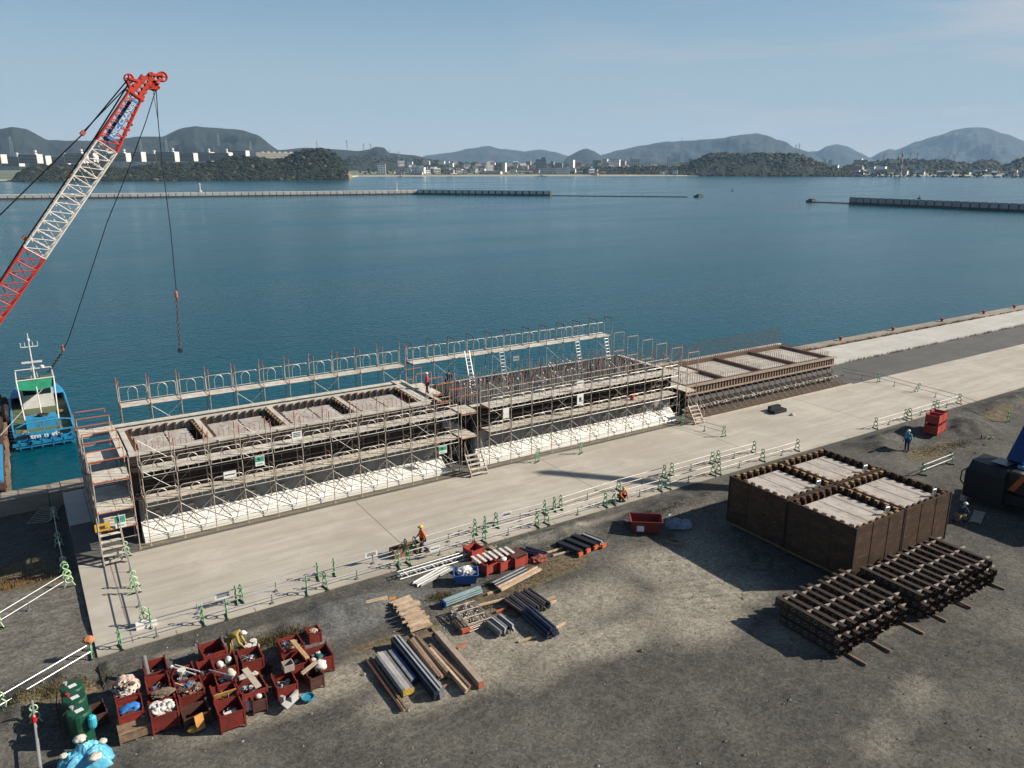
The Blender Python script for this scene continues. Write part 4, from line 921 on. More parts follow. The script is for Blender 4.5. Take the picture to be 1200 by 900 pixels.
m = MB(); p = inb('buc', -.1, 0, .75); m.lathe(p, [(.13, 0), (.17, .22), (.15, .22)], 12); tag(m.build('bucket', bagw), 'white bucket in the crate with poles', 'bucket')
m = MB(); p = inb('buc', -.8, .9, .95); q_ = inb('buc', .9, -1.0, .86); m.bar(p, q_, .035, 6); m.bar(p + Vector((.14, .05, 0)), q_ + Vector((.2, .12, 0)), .03, 6); m.blob(p, .09, .09, .08, 1, .1, 2, False); tag(m.build('shovel_poles', bagw), 'two white poles crossing the bucket crate', 'poles')
for q, (k_, u, v) in enumerate([('bag', -.4, .2), ('bag', .4, .5)]):
    m = MB(); p = inb(k_, u, v, .62); m.blob(p, .15, .15, .18, 2, .3, q + 20, False); tag(m.build('small_bag', bagw), 'small white bag, %s of two in the crate below the stooping worker' % ('left', 'right')[q], 'bag', 'two bags in the crate below the worker')
m = MB(); p = inb('wsk', .45, .2, .7); m.blob(p, .22, .2, .34, 3, .3, 31, False); tag(m.build('tall_sack', M('cream_sack', (.62, .55, .45), (.46, .40, .33), 4, .9)), 'tall cream sack standing in the crate with a pole across', 'sack')
m = MB(); m.bar(inb('wsk', -1.4, 1.1, .95), inb('wsk', .75, -.8, .92), .022, 5); tag(m.build('thin_pole', alum), 'thin pale pole lying across the tall sack crate', 'pole')
m = MB(); p = inb('orb', 0, -.1, .62); m.cbox(p, .85, .035, .38, CP['orb'][1], .3); tag(m.build('orange_board', orangep), 'orange board standing inside a red crate', 'board')
m = MB(); p = inb('frt', 0, -.1, .45); m.cbox(p, .45, .2, .14, .1); tag(m.build('white_tray', bagw), 'white tray inside the big front crate', 'tray')
heap('bld', scrapb, 'dark brush inside the crate right of the tubs', 'brush', 'brush_heap', .4, (.4, .38, .18), 9, .6)
m = MB(); a = inb('plk', -.1, 1.3, 1.15); b_ = inb('plk', .35, -.9, .86); m.beam(a, b_, .25, .05); tag(m.build('broad_plank', M('grey_plank', (.46, .40, .32), (.34, .29, .23), 3, .85)), 'broad grey plank leaning out of a red crate', 'plank')
m = MB(); p = inb('plk', .1, 1.5, .55); m.drape(p, .55, .28, .30, 40, 40); tag(m.build('cream_sheeting', M('cream_sheet', (.60, .54, .46), (.42, .37, .30), 4, .9)), 'cream sheeting bundled behind the leaning plank', 'sheeting')
for q, (u, v) in enumerate([(-.5, .2), (-.35, -.2)]):
    m = MB(); m.lathe(inb('jar', u, v, .35), [(.09, 0), (.1, .05), (.1, .2), (.04, .26), (.04, .3)], 10); tag(m.build('bottle', M('paleblue', (.35, .50, .56), None, 3, .4)), 'pale blue bottle in the crate right of the leaning plank, %s of two' % ('back', 'front')[q], 'bottle', 'bottles in one crate')
heap('jar', blackp, 'black plastic bag at the back of the bottle crate', 'bag', 'black_bag', .42, (.3, .25, .22), 11, .4)
heap('cab', M('cable_grey', (.14, .14, .14), (.36, .36, .36), 16, .7), 'tangled grey cable and cans in the back right crate', 'cable', 'cable_tangle', .5, (.38, .38, .18), 12, .6)
t = thing('tied_timbers', 'bundle of yellowish timbers tied across two crates on the right', 'timbers', inb('lng', .9, 1.1, .9), 0)
for q in range(3): m = MB(); a = inb('lng', .45 + q * .16, 2.1, .98); b_ = inb('lng', .95 + q * .14, -.95, .92); m.beam(a, b_, .07, .07); m.build('timber', M('yellow_timber', (.58, .38, .18), (.4, .26, .13), 4, .8), t)
heap('tea', M('teal_net', (.02, .13, .14), (.02, .07, .08), 8, .8), 'teal netting in the rightmost crate', 'netting', 'netting', .42, (.26, .3, .22), 14, .5)
m = MB(); p = inb('tea', -.5, -.1, .45); m.blob(p, .22, .25, .15, 2, .5, 3, False); tag(m.build('pale_bag', scrapw), 'pale clear bag beside the teal netting', 'bag')
heap('sml', timber, 'pale wood scraps in the small upper right box', 'scraps', 'wood_scraps', .55, (.2, .2, .12), 15, .5)
for q in range(2): m = MB(); a = inb('rb1', -1.6 + q * .1, .1 + q * .25, .68); b_ = inb('rb1', 1.1, .8 + q * .2, .78); m.beam(a, b_, .12, .04); tag(m.build('short_board', timber), 'pale short board over the small rusty box, %s of two' % ('lower', 'upper')[q], 'board', 'boards over the rusty box')
m = MB(); p = inb('rb1', 1.5, .8, .55); m.blob(p, .26, .22, .24, 3, .5, 44, False, 3); tag(m.build('crumpled_bag', bagw), 'crumpled white bag beside the rusty box, right of the cluster', 'bag')
t = thing('open_carton', 'grey open square carton tipped on the bottle crate', 'carton', inb('jar', .75, 1.0, .85), 0); c_ = t.location
m = MB()
for (dx, dy, sx, sy) in ((0, -.2, .42, .03), (0, .2, .42, .03), (-.2, 0, .03, .37), (.2, 0, .03, .37)): m.cbox(c_ + Vector((dx, dy, .15)), sx, sy, .3)
m.build('walls', M('carton', (.42, .37, .31), None, 4, .9), t)
m = MB(); p = G(340, 822, .3); m.cbox(p, .75, .32, .08, .6, .5); m.cbox(p + Vector((-.25, .12, .1)), .12, .2, .35, .6); m.cbox(p + Vector((.2, .1, .1)), .5, .1, .28, .7); tag(m.build('broken_frame', M('grey_plastic', (.45, .43, .41), (.30, .29, .28), 4, .7)), 'broken grey frame lying on the gravel below the bottle crate', 'frame')
m = MB(); p = G(361, 819, .05); m.lathe(p, [(.24, 0), (.27, .12), (.24, .12), (.22, .05)], 14); tag(m.build('blue_basin', M('basin_blue', (.05, .30, .42), None, 4, .4)), 'shallow blue basin beside the broken grey frame', 'basin')
m = MB(); p = G(291, 827, .22); m.blob(p, .22, .2, .3, 3, .5, 52, True, 3); tag(m.build('white_bag', bagw), 'limp white bag leaning right of the big front crate', 'bag')
m = MB(); p = inb('rb2', .2, 0, .5); m.blob(p, .16, .14, .12, 2, .4, 53, False); tag(m.build('white_bag', bagw), 'white bag on the tiny rusty box', 'bag')
m = MB(); p = G(234, 846, .45); m.cbox(p, .34, .05, .62, .3, -.2); tag(m.build('orange_plywood', orangep), 'upright orange panel in the low front bin', 'panel')
m = MB(); p = G(229, 853, .2); m.blob(p, .3, .16, .12, 2, .4, 54, False); tag(m.build('yellow_scrap', M('ochre', (.45, .28, .05), (.25, .14, .05), 8, .8)), 'ochre scrap along the front of the low bin', 'scrap')
for q, (px, py) in enumerate([(291, 757), (297, 751), (300, 757)]):
    m = MB(); p = G(px, py, .35); m.lathe((p.x, p.y, .05), [(.13, 0), (.16, .34), (.14, .34)], 10); tag(m.build('tub', bagw), 'pale tub behind the brush crate, %s of three' % ('leftmost', 'middle', 'rightmost')[q], 'tub', 'tubs behind the brush crate')
SCM = [rustbox, scrapb, greysteel, scrapw, timber, blackp, M('scrap_blue', (.08, .2, .35), None, 5, .7)]
def clutter(key, n, z, label, seed):
    random.seed(seed); m = MB(); c, a, w_, d_ = CP[key]
    for q in range(n):
        m.k = random.randrange(len(SCM)); p = inb(key, random.uniform(-.62, .62), random.uniform(-.62, .62), z + random.uniform(-.12, .12)); k_ = random.random()
        if k_ < .5: d = Vector((random.uniform(-1, 1), random.uniform(-1, 1), random.uniform(-.1, .35))).normalized() * random.uniform(.1, .3); m.bar(p - d, p + d, random.uniform(.012, .03), 5)
        elif k_ < .8: m.cbox(p, random.uniform(.08, .3), random.uniform(.06, .2), random.uniform(.02, .1), random.uniform(0, 3), random.uniform(-.4, .4))
        else: m.blob(p, random.uniform(.05, .13), random.uniform(.05, .13), .06, 2, .8, q + seed, False, 2.5)
    tag(m.build('mixed_scrap', SCM), label, 'scrap')
for q, (ky, nn_, z_, lb) in enumerate([('top', 26, .28, 'scattered scrap on the floor of the crate beside the stooping worker'), ('bag', 30, .45, 'mixed scrap around the small bags, crate below the worker'), ('wsk', 34, .5, 'mixed offcuts around the tall cream sack'), ('plk', 40, .5, 'tangled offcuts under the broad leaning plank'), ('jar', 36, .45, 'bits and rods around the pale blue bottles'),
        ('frt', 24, .34, 'rusty bits around the white tray in the big front crate'), ('cab', 40, .58, 'rods and cans on the grey cable tangle'), ('lng', 26, .4, 'offcuts in the shaded crate under the tied timbers'), ('tea', 34, .45, 'loose fittings beside the teal netting'), ('brn', 50, .80, 'rods sticking out of the brown fittings heap'),
        ('dk1', 34, .42, 'dark offcuts in the crate before the pipe stub'), ('orb', 24, .5, 'scrap behind the upright orange board'), ('shd', 24, .4, 'scrap in the half hidden crate'), ('pip', 22, .4, 'clamps on the floor of the pipe stub crate'), ('bld', 34, .5, 'twigs and rods over the dark brush'), ('blu', 30, .55, 'clamps lying in front of the blue sheet'), ('sck', 30, .6, 'rags and bits among the white sacks'), ('wht', 46, .86, 'broken bits on top of the white rubble'), ('buc', 28, .6, 'fittings around the white bucket')]): clutter(ky, nn_, z_, lb, 300 + q)
# pallet-like timber box
t = thing('timber_pallet', 'old slatted wooden pallet box at the front left of the crate cluster', 'pallet', G(160, 866), 0)
a = G(141, 874); c0 = Vector((a.x + .58, a.y + .5, 0))
for q in range(7): m = MB(); m.box(a.x, a.x + 1.15, a.y + q * .15, a.y + q * .15 + .12, .42, .45); m.build('slat', oldtimber, t)
for q in range(3): m = MB(); m.box(a.x + q * .53, a.x + q * .53 + .09, a.y, a.y + 1.02, .0, .417); m.build('bearer', oldtimber, t)
m = MB(); m.box(a.x, a.x + 1.15, a.y - .03, a.y - .003, .1, .40); m.build('front_board', oldtimber, t)
m = MB(); m.blob((a.x + .95, a.y + .75, .52), .2, .2, .1, 2, .6, 3, False, 4); tag(m.build('bolt_heap', M('bolts', (.10, .08, .07), (.5, .45, .4), 20, .6)), 'small heap of bolts and caps on the wooden pallet box', 'bolts')
# brown cord heap between crates
m = MB(); p = G(191, 812, .78); m.blob(p, .42, .25, .12, 3, .6, 71, False, 3); tag(m.build('rope_tangle', M('rope_brown', (.26, .19, .12), (.10, .08, .06), 12, .9)), 'brown rope tangle lying behind the white sack crate', 'rope')
# green tanks with tarp
TK = [(97, 872), (92, 858), (94, 845)]
for q, (px, py) in enumerate([(98, 868), (93, 852), (90, 838)]):
    p = G(px, py); t = thing('green_tank', 'dark green steel tank, %s of three in the lower left corner' % ('nearest', 'middle', 'farthest')[q], 'tank', p, 0, 'dark green tanks in the lower left corner')
    m = MB(); m.lathe((p.x, p.y, .02), [(.40, 0), (.42, .05), (.42, 1.25), (.38, 1.33), (.1, 1.36)], 20); m.build('tank_shell', tankg, t, smooth=False)
    m = MB(); m.cbox((p.x + .02, p.y - .05, 1.375), .28, .2, .02, .3); m.build('label_plate', signw, t)
    m = MB(); m.lathe((p.x - .2, p.y + .15, 1.34), [(.05, 0), (.05, .12), (.08, .12), (.08, .16)], 8); m.build('valve', M('valve_red', (.5, .05, .04), None, 3, .5) if q == 1 else alum, t)
    m = MB(); m.path([(p.x - .2, p.y + .15, 1.48), (p.x - .5, p.y + .1, 1.3), (p.x - .62, p.y, .7), (p.x - .6, p.y - .1, .05)], .02); m.build('hose', rustbox, t)
m = MB(); p = G(113, 852, .7); m.lathe((p.x - .1, p.y, .75), [(.12, 0), (.15, .1), (.15, .42), (.08, .5)], 12); tag(m.build('cyan_drum', M('cyan', (.06, .48, .62), None, 3, .4)), 'small cyan drum beside the nearest green tank', 'drum')
p = G(100, 886, .3); m = MB(); m.drape((p.x, p.y, .02), .92, .62, .75, 91, 64); tag(m.build('cyan_tarpaulin', cyans), 'crumpled cyan tarpaulin over goods in the lower left corner', 'tarpaulin')
for q, (px, py, r_) in enumerate([(93, 866, .22), (111, 887, .22), (120, 869, .16), (74, 886, .14)]):
    m = MB(); pp = G(px, py, .55); m.blob(pp, r_, r_ * .9, r_ * .6, 3, .3, 100 + q, False, 3); tag(m.build('weight_bag', scrapw), 'dirty white weight bag on the cyan tarpaulin, ' + ['at its back', 'on its lower right', 'at its right corner', 'at its left end'][q], 'bag', 'weight bags on the cyan tarpaulin')
m = MB(); pp = G(86, 900, .1); m.lathe((pp.x, pp.y, .02), [(.17, 0), (.21, .42), (.18, .42), (.17, .3)], 14); tag(m.build('cream_bucket', M('cream', (.55, .42, .33), None, 3, .7)), 'cream bucket in front of the cyan tarpaulin at the picture bottom', 'bucket')

# ------------------------------------------------------------------ materials laid out across the yard
random.seed(21)
def lay(name, label, cat, group, items, mat, mat2=None):
    # each laid length is a thing of its own: items = (p, q, width, height)
    for k, (p, q, w_, h_, nm) in enumerate(items):
        m = MB(); m.beam(p, q, w_, h_); tag(m.build(name, mat if (mat2 is None or k % 2) else mat2), label % nm, cat, group)
Zv = Vector((0, 0, 1))
def V3(x, y, z): return Vector((x, y, z))
lay('long_timber', '%s', 'beam', None, [
    (V3(14.2, 28.6, .17), V3(14.05, 24.35, .17), .26, .30, 'long lone timber beam with a red sawn end, right of the parallel steel lengths')], M('greyed_timber', (.42, .34, .27), (.32, .25, .2), 2, .8))
m = MB(); m.cbox((14.045, 24.335, .17), .262, .02, .302); o = m.build('red_end', redsteel, bpy.data.objects['long_timber'], origin=bpy.data.objects['long_timber'].location)
# bundles: thing with one part per length
def bundle(name, label, cat, c, ang, n, Lg, w_, h_, layers, mats, pitch=None, jit=.03, ajit=.6, z0=.08, round_=False, group=None, taper=False):
    t = thing(name, label, cat, (c[0], c[1], 0), ang, group, local=True); t['_o'] = (0, 0, 0); pitch = pitch or w_ * 1.06
    cnt = 0
    for ly in range(layers):
        nn = n - (ly if taper else 0)
        for i in range(nn):
            x = (i - (nn - 1) / 2) * pitch + random.uniform(-jit, jit) * .4; o_ = random.uniform(-jit, jit) * 3; m = MB(); a_ = R(random.uniform(-ajit, ajit)); z = z0 + ly * h_ * 1.03 + h_ / 2
            d = Vector((math.sin(a_), math.cos(a_), 0)) * (Lg / 2 * random.uniform(.95, 1.0)); c_ = Vector((x, o_, z))
            if round_: m.bar(c_ - d, c_ + d, w_ / 2, 7)
            else: m.beam(c_ - d, c_ + d, w_, h_)
            m.build('length', mats[cnt % len(mats)], t); cnt += 1
    return t
palew = M('pale_steel_sheet', (.50, .47, .42), (.36, .33, .29), 2, .6)
bundle('steel_length_stack', 'thin rusty rails, leftmost of the parallel lengths on the sand', 'steel lengths', (10.75, 26.6), R(-1), 2, 4.0, .10, .10, 1, [rustbox, oldtimber], .2)
bundle('beam_pack', 'flat pack of pale beams with yellow-painted ends, second of the parallel stacks', 'beam pack', (11.28, 27.0), R(-1), 4, 3.0, .12, .14, 2, [palew, greysteel, palew], .125, .004, .1)
m = MB(); m.cbox((11.27, 25.48, .22), .5, .02, .28); tag(m.build('end_board', M('yellow_end', (.62, .42, .06), (.4, .24, .05), 9, .7)), 'yellow painted end board closing the pale beam pack', 'end board')
bundle('steel_section_pack', 'narrow pack of navy and grey sections between the pale pack and the tall channel stack', 'steel sections', (11.78, 27.2), R(-1), 2, 2.5, .13, .13, 2, [bluedark, gunm, greysteel], .15, .004, .1)
bundle('channel_stack', 'tall stack of dark channels topped with two white lengths, centre of the parallel stacks', 'channel stack', (12.25, 26.8), R(-1), 2, 4.5, .22, .2, 2, [gunm, greysteel], .24, .004, .1)
bundle('white_lengths', 'two white lengths lying on the dark channel stack', 'white lengths', (12.3, 26.8), R(-1), 2, 4.5, .07, .05, 1, [alum], .16, .004, .1, z0=.5)
bundle('timber_stack', 'stack of weathered brown timbers, right of the tall channel stack', 'timber stack', (12.95, 27.2), R(-2), 5, 3.2, .12, .12, 2, [oldtimber, M('warm_timber', (.40, .27, .18), None, 3, .8), blackform], .13, .05, 1.0)
bundle('timber_stack', 'loose tan planks on bearers, directly left of the lone long beam', 'timber stack', (13.4, 26.0), R(0), 2, 3.6, .11, .12, 2, [timber, oldtimber], .16, .05, 1.2)
for k, (x, y) in enumerate([(11.6, 28.0), (12.4, 25.2), (13.2, 28.9)]):
    m = MB(); m.cbox((x, y, .04), 1.9, .1, .08, R(4)); tag(m.build('bearer_timber', oldtimber), 'bearer under the parallel stacks, ' + ['upper left', 'lower', 'upper right'][k], 'bearer')
# pile of pale split timbers
t = thing('timber_pile', 'untidy pile of pale cut timbers lying side by side, left of centre', 'timber pile', (13.9, 30.9, 0), 0)
for i in range(30):
    y = 29.4 + i * .1 + random.uniform(-.03, .03); z = .12 + .1 * random.random() + .16 * math.sin(i / 29 * math.pi); L_ = random.uniform(.9, 1.3); cx = 13.75 + .12 * random.random() + (.15 if y > 31 else 0); a_ = R(random.uniform(-9, 14))
    m = MB(); d = Vector((math.cos(a_), math.sin(a_), 0)) * L_ / 2; c_ = V3(cx, y, z); m.beam(c_ - d, c_ + d, .08, .09); m.build('timber_length', timber, t)
bundle('orange_joist', 'orange joist carrying two pale timbers, at the left end of the timber pile', 'joist', (13.1, 32.65), R(81), 2, 1.6, .11, .1, 1, [orangep], .12)
bundle('pale_joists', 'two pale joists lying on the orange joist', 'joists', (12.9, 32.7), R(84), 2, 1.1, .1, .1, 1, [timber], .14, z0=.2)
for k, (x0, x1) in enumerate([(13.3, 13.25), (14.3, 14.15)]):
    m = MB(); m.beam(V3(x0, 29.4, .05), V3(x1, 28.3, .05), .1, .09); tag(m.build('bearer_timber', oldtimber), 'short bearer poking below the pale timber pile, %s' % ('left', 'right')[k], 'bearer')
# aluminium trusses by the road
def lattice_len(label, a, b, h=.3, n=16):
    t = thing('lattice_girder', label, 'lattice girder', a.lerp(b, .5), 0)
    m = MB(); m.bar(a, b, .035, 5); m.bar(a + Zv * h, b + Zv * h, .035, 5); s_ = Vector((0, -.3, 0)); m.bar(a + s_, b + s_, .035, 5); m.bar(a + s_ + Zv * h, b + s_ + Zv * h, .035, 5); m.build('chords', alum, t)
    m = MB()
    for i in range(n):
        p = a.lerp(b, i / n); q = a.lerp(b, (i + 1) / n); up = Zv * h
        for o_ in (Vector((0, 0, 0)), s_): m.bar(p + o_ + (up if i % 2 else up * 0), q + o_ + (up * 0 if i % 2 else up), .02, 4)
        m.bar(p + up, p + s_ + up, .02, 4)
    m.build('lacing', alum, t)
a, b = G(466, 676, .05), G(548, 651, .05); lattice_len('pale aluminium lattice girder lying along the road edge', a, b)
bundle('tube_bundle', 'loose bundle of pale tubes just below the aluminium lattice girder', 'tubes', G(508, 677).xy, R(-72), 6, 2.4, .06, .06, 2, [alum, greysteel], .11, .05, 2.5, round_=True)
for k, (px, py) in enumerate([(567, 650), (583, 647)]):
    bundle('short_timbers', 'few short pinkish timbers beside the road edge, %s of two heaps' % ('left', 'right')[k], 'timbers', G(px, py).xy, R(8), 3, 1.0, .08, .07, 1, [timber], .16, .05, 4)
# blue skip with scrap
def tilt_skip(label, c, w_, d_, h_, rz, mat):
    t = thing('skip', label, 'skip', (c.x, c.y, 0), rz, None, local=True); t['_o'] = (0, 0, 0)
    b_ = .78
    P = [(-w_ / 2 * b_, -d_ / 2 * b_, .08), (w_ / 2 * b_, -d_ / 2 * b_, .08), (w_ / 2 * b_, d_ / 2 * b_, .08), (-w_ / 2 * b_, d_ / 2 * b_, .08), (-w_ / 2, -d_ / 2, h_), (w_ / 2, -d_ / 2, h_), (w_ / 2, d_ / 2, h_), (-w_ / 2, d_ / 2, h_)]
    Q = [(x * .94, y * .94, z + .03) for x, y, z in P[:4]] + [(x * .94, y * .94, z) for x, y, z in P[4:]]
    m = MB(); m.add(P + Q, [(0, 3, 2, 1), (0, 1, 5, 4), (1, 2, 6, 5), (2, 3, 7, 6), (3, 0, 4, 7), (8, 9, 10, 11), (8, 12, 13, 9), (9, 13, 14, 10), (10, 14, 15, 11), (11, 15, 12, 8), (4, 5, 13, 12), (5, 6, 14, 13), (6, 7, 15, 14), (7, 4, 12, 15)])
    m.build('body', mat, t)
    m = MB(); m.path([P[4], P[5], P[6], P[7], P[4]], .03, 4); m.build('rim', mat, t)
    return t
c = G(546, 682); tilt_skip('small blue skip full of white scrap, standing by the gravel', c, 1.25, .95, .62, R(-28), M('skip_blue', (.04, .13, .42), (.03, .09, .28), 3, .5))
m = MB(); m.blob((c.x, c.y + .1, .6), .42, .36, .22, 3, .5, 61, False, 3); tag(m.build('white_scrap', bagw), 'white scrap heaped in the blue skip', 'scrap')
m = MB(); m.cbox((c.x + .2, c.y - .25, .62), .45, .3, .03, .4, .2); tag(m.build('grey_plate', greysteel), 'grey plate on top of the blue skip', 'plate')
bundle('pipe_bundle', 'bundle of grey-blue pipes with a tied end, near the middle of the yard', 'pipe bundle', (16.75, 30.85), R(-86), 5, 2.3, .085, .085, 3, [bluepipe], .1, .02, .3, round_=True, taper=True)
m = MB(); m.cbox((15.62, 30.72, .2), .1, .48, .3); tag(m.build('tied_end', bluedark), 'dark blue strapping round the left end of the grey-blue pipe bundle', 'strap')
# three red boxes with pale trays on top
BX = [((573, 663), .95), ((589, 659.5), .8), ((606, 655.5), .8)]
RB = crate_src(.85, .8, .6, M('brick_red', (.42, .06, .04), (.32, .05, .035), 2, .6, rnd=.08))
for k, ((px, py), s_) in enumerate(BX):
    c = G(px + 4, py + 10); lb = 'solid red box in the row of three by the gravel bank, ' + ['leftmost, under white pieces', 'middle, with white rag', 'rightmost, dark lid'][k]
    if k == 0: RB.location = c + V3(0, .4, 0); RB['label'] = lb; RB['group'] = 'three red boxes by the gravel bank'; RB.rotation_euler = (0, 0, R(8))
    else: dup(RB, c + V3(0, .4, 0), R(8), lb, 'three red boxes by the gravel bank')
c = G(566, 655); RBb = dup(RB, G(572, 663) + V3(-.15, 1.3, 0), R(8), 'red box half hidden behind the leftmost of three red boxes', 'red box behind')
for k in range(7):
    p = G(563 + k * 6.6, 661 - k * 1.9, .72); m = MB(); m.cbox(p + V3(.05, .55, .0), .16, .8, .05, R(4), R(3)); tag(m.build('white_channel', bagw), 'short white channel laid across the red boxes, %s from the left' % nth(k), 'channel', 'white channels on the red boxes')
p = G(590, 655, .66); m = MB(); m.blob(p, .2, .18, .12, 2, .5, 66, False, 3); tag(m.build('white_rag', bagw), 'white rag on the middle red box', 'rag')
p = G(607, 652, .68); m = MB(); m.cbox(p + V3(.1, .4, 0), .95, .9, .05, R(8)); tag(m.build('dark_plywood', rustbox), 'dark board lying over the rightmost red box', 'board')
bundle('grey_tubes', 'pack of dark-ended grey tubes lying below the three red boxes', 'tubes', G(598, 678).xy, R(-78), 5, 2.4, .07, .07, 2, [greysteel, gunm], .12, .04, 1, round_=True)
bundle('pale_planks', 'pale planks laid end to end below the grey tubes, mid-yard', 'planks', G(612, 679).xy, R(-77), 3, 3.1, .1, .08, 1, [timber], .16, .1, 1.5)
bundle('bent_tubes', 'dark tubes with a blue pack behind the red boxes', 'tubes', G(625, 650).xy, R(20), 5, 1.5, .08, .08, 2, [gunm, rustbox, bluedark], .15, .08, 7, round_=True)
m = MB(); p = G(632, 655, .2); m.blob(p, .5, .3, .2, 3, .5, 67, True, 4); tag(m.build('red_fittings', M('red_fit', (.34, .07, .04), (.12, .05, .03), 12, .8)), 'heap of red fittings right of the three red boxes', 'fittings')
for k, (p1, p2) in enumerate([((640, 648), (662, 641)), ((648, 651), (670, 645)), ((612, 664), (655, 655))]):
    a, b = G(*p1, .06), G(*p2, .06); m = MB(); m.beam(a, b, .1, .08); tag(m.build('long_plank', timber if k < 2 else oldtimber), 'plank on the ground between the red boxes and the dark packs, ' + ['upper', 'middle', 'lower'][k], 'plank')
for k, (px, py) in enumerate([(667, 645), (676, 641), (685, 637), (694, 635)]):
    c = G(px, py); bundle('dark_pack', 'small dark steel pack with an orange-capped end, %s of four by the gravel bank' % nth(k), 'steel pack', c.xy, R(14), 3, 1.7 if k < 3 else 1.4, .11, .11, 2, [gunm if k < 3 else alum, blackp], .12, .01, .5, group='four dark steel packs')
    m = MB(); e = c + V3(.22 - .1, -.88, .12); m.cbox(e, .34, .12, .2, R(14)); tag(m.build('orange_fitting', M('cap_orange', (.70, .12, .04), (.5, .1, .03), 8, .6)), 'orange-red end fitting of the %s dark steel pack' % nth(k), 'end fitting', 'orange end fittings')
# scaffold frames heap, channels, dark pipes
t = thing('frame_heap', 'heap of flat scaffold frames stacked on the ground, centre of the yard', 'frame heap', (16.2, 28.9, 0), 0)
for k in range(5):
    m = MB(); z = .1 + k * .09; a_ = R(random.uniform(-5, 5)); c0 = V3(16.2 + random.uniform(-.08, .08), 28.9 + random.uniform(-.08, .08), z)
    ux = Vector((math.cos(a_), math.sin(a_), 0)); uy = Vector((-ux.y, ux.x, 0))
    P = lambda u, v: c0 + ux * u + uy * v
    for v in (-.85, -.3, .3, .85): m.bar(P(-.6, v), P(.6, v), .03, 5)
    for u in (-.6, 0, .6): m.bar(P(u, -.85), P(u, .85), .03, 5)
    m.path([P(.2 + .25 * math.cos(x * .5), .3 + .5 * math.sin(x * .5)) for x in range(7)], .025)
    m.build('flat_frame', steel if k % 2 else M('frame_pale', (.55, .50, .44), (.35, .28, .22), 4, .6), t)
bundle('red_end_planks', 'short pack of brown planks with a red edge, left of the frame heap', 'planks', (15.5, 28.6), R(-2), 4, .95, .13, .1, 2, [oldtimber], .135, .004, .1)
m = MB(); m.cbox((15.52, 28.1, .18), .56, .03, .2); tag(m.build('red_edge_board', M('rededge', (.62, .10, .05), None, 4, .6)), 'bright red board at the end of the short brown plank pack', 'board')
bundle('galvanised_channels', 'pack of short galvanised channels, right of the frame heap', 'channels', (16.95, 27.55), R(2), 6, 1.15, .09, .16, 2, [greysteel, gunm, alum], .15, .03, 2)
bundle('short_channels', 'two blue-grey short channels between the galvanised pack and the thick navy pipes', 'channels', (17.6, 27.6), R(10), 2, .8, .16, .12, 1, [gunm], .2)
bundle('dark_planks', 'broad fan of dark steel planks stacked side by side, right of centre', 'steel planks', (19.15, 28.6), R(3), 11, 1.75, .10, .12, 2, [gunm, M('darkgreen_steel', (.035, .05, .045), (.06, .04, .03), 3, .5, .3), M('brownsteel', (.10, .075, .065), None, 4, .6)], .155, .06, 2.5)
bundle('navy_pipe_stack', 'stack of thick shiny navy pipes, front right of the laid out materials', 'pipe stack', (18.65, 26.7), R(-1), 4, 2.2, .19, .17, 3, [M('navy_pipe', (.05, .065, .11), (.035, .045, .08), 2, .28, .3)], .19, .02, .3, round_=True, taper=True)
for k, (p1, p2, mt, nm) in enumerate([((551, 712), (595, 701), timber, 'left of the dark steel planks'), ((536, 760), (546, 754), redsteel, 'red, just right of the lone long beam'), ((640, 703), (650, 699), timber, 'upper right of the dark steel planks'), ((644, 707), (652, 704), timber, 'right of the dark steel planks'), ((650, 736), (662, 730), timber, 'behind the navy pipes'), ((607, 752), (628, 746), timber, 'between the channel pack and the navy pipes'), ((581, 717), (593, 713), redsteel, 'reddish, between frame heap and dark planks'), ((571, 696), (577, 694), timber, 'stub near the pipe bundle')]):
    a, b = G(*p1, .05), G(*p2, .05); m = MB(); m.beam(a, b, .1, .09); tag(m.build('short_batten', mt), 'short batten on the ground, ' + nm, 'batten')
# brown timber box on the road beside the worker
t = thing('timber_box', 'brown timber crate standing on the road left of the worker in orange', 'timber crate', G(470, 651), R(3), None, local=True); t['_o'] = (0, 0, 0)
for (x0, x1, y0, y1) in ((-.55, 1.2, -.3, -.24), (-.55, 1.2, .3, .36), (-.55, -.49, -.237, .297), (1.14, 1.2, -.237, .297)): m = MB(); m.box(x0, x1, y0, y1, .06, .5); m.build('side_board', M('box_brown', (.30, .17, .10), (.17, .10, .06), 4, .8), t)
m = MB(); m.box(-.48, 1.13, -.236, .296, .06, .1); m.build('base_board', oldtimber, t)
# red skip with papers and tarpaulins in the shade of the brown boxes
c = G(756, 622); t = tilt_skip('dark red skip with white notices, between the barrier and the brown boxes', c, 1.9, 1.25, .85, R(-38), M('skip_red', (.24, .035, .025), (.14, .03, .022), 2.5, .55))
for k, (u, v, w_, s_) in enumerate([(-.35, -1, .42, .5), (1, -.05, .3, .26)]):
    m = MB()
    if u != 1: m.cbox((u * .95, -.585, .5), w_, .012, s_, 0, R(-13))
    else: m.cbox((.905, v, .55), .012, .34, s_, 0, 0, R(13))
    m.build('notice', signw, t)
p = G(795, 616); m = MB(); m.drape((p.x, p.y, .05), .85, .5, .45, 70, 48, -.5); tag(m.build('grey_tarpaulin', M('tarp_greyblue', (.24, .32, .40), (.12, .16, .22), 3, .5)), 'crumpled grey-blue tarpaulin on a pallet in the shade of the brown boxes', 'tarpaulin')
p = G(782, 606); m = MB(); m.drape((p.x, p.y, .02), .65, .45, .40, 72, 40, .3); tag(m.build('navy_tarpaulin', M('tarp_navy', (.04, .07, .14), None, 3, .5)), 'dark navy tarpaulin heap right behind the red skip', 'tarpaulin')
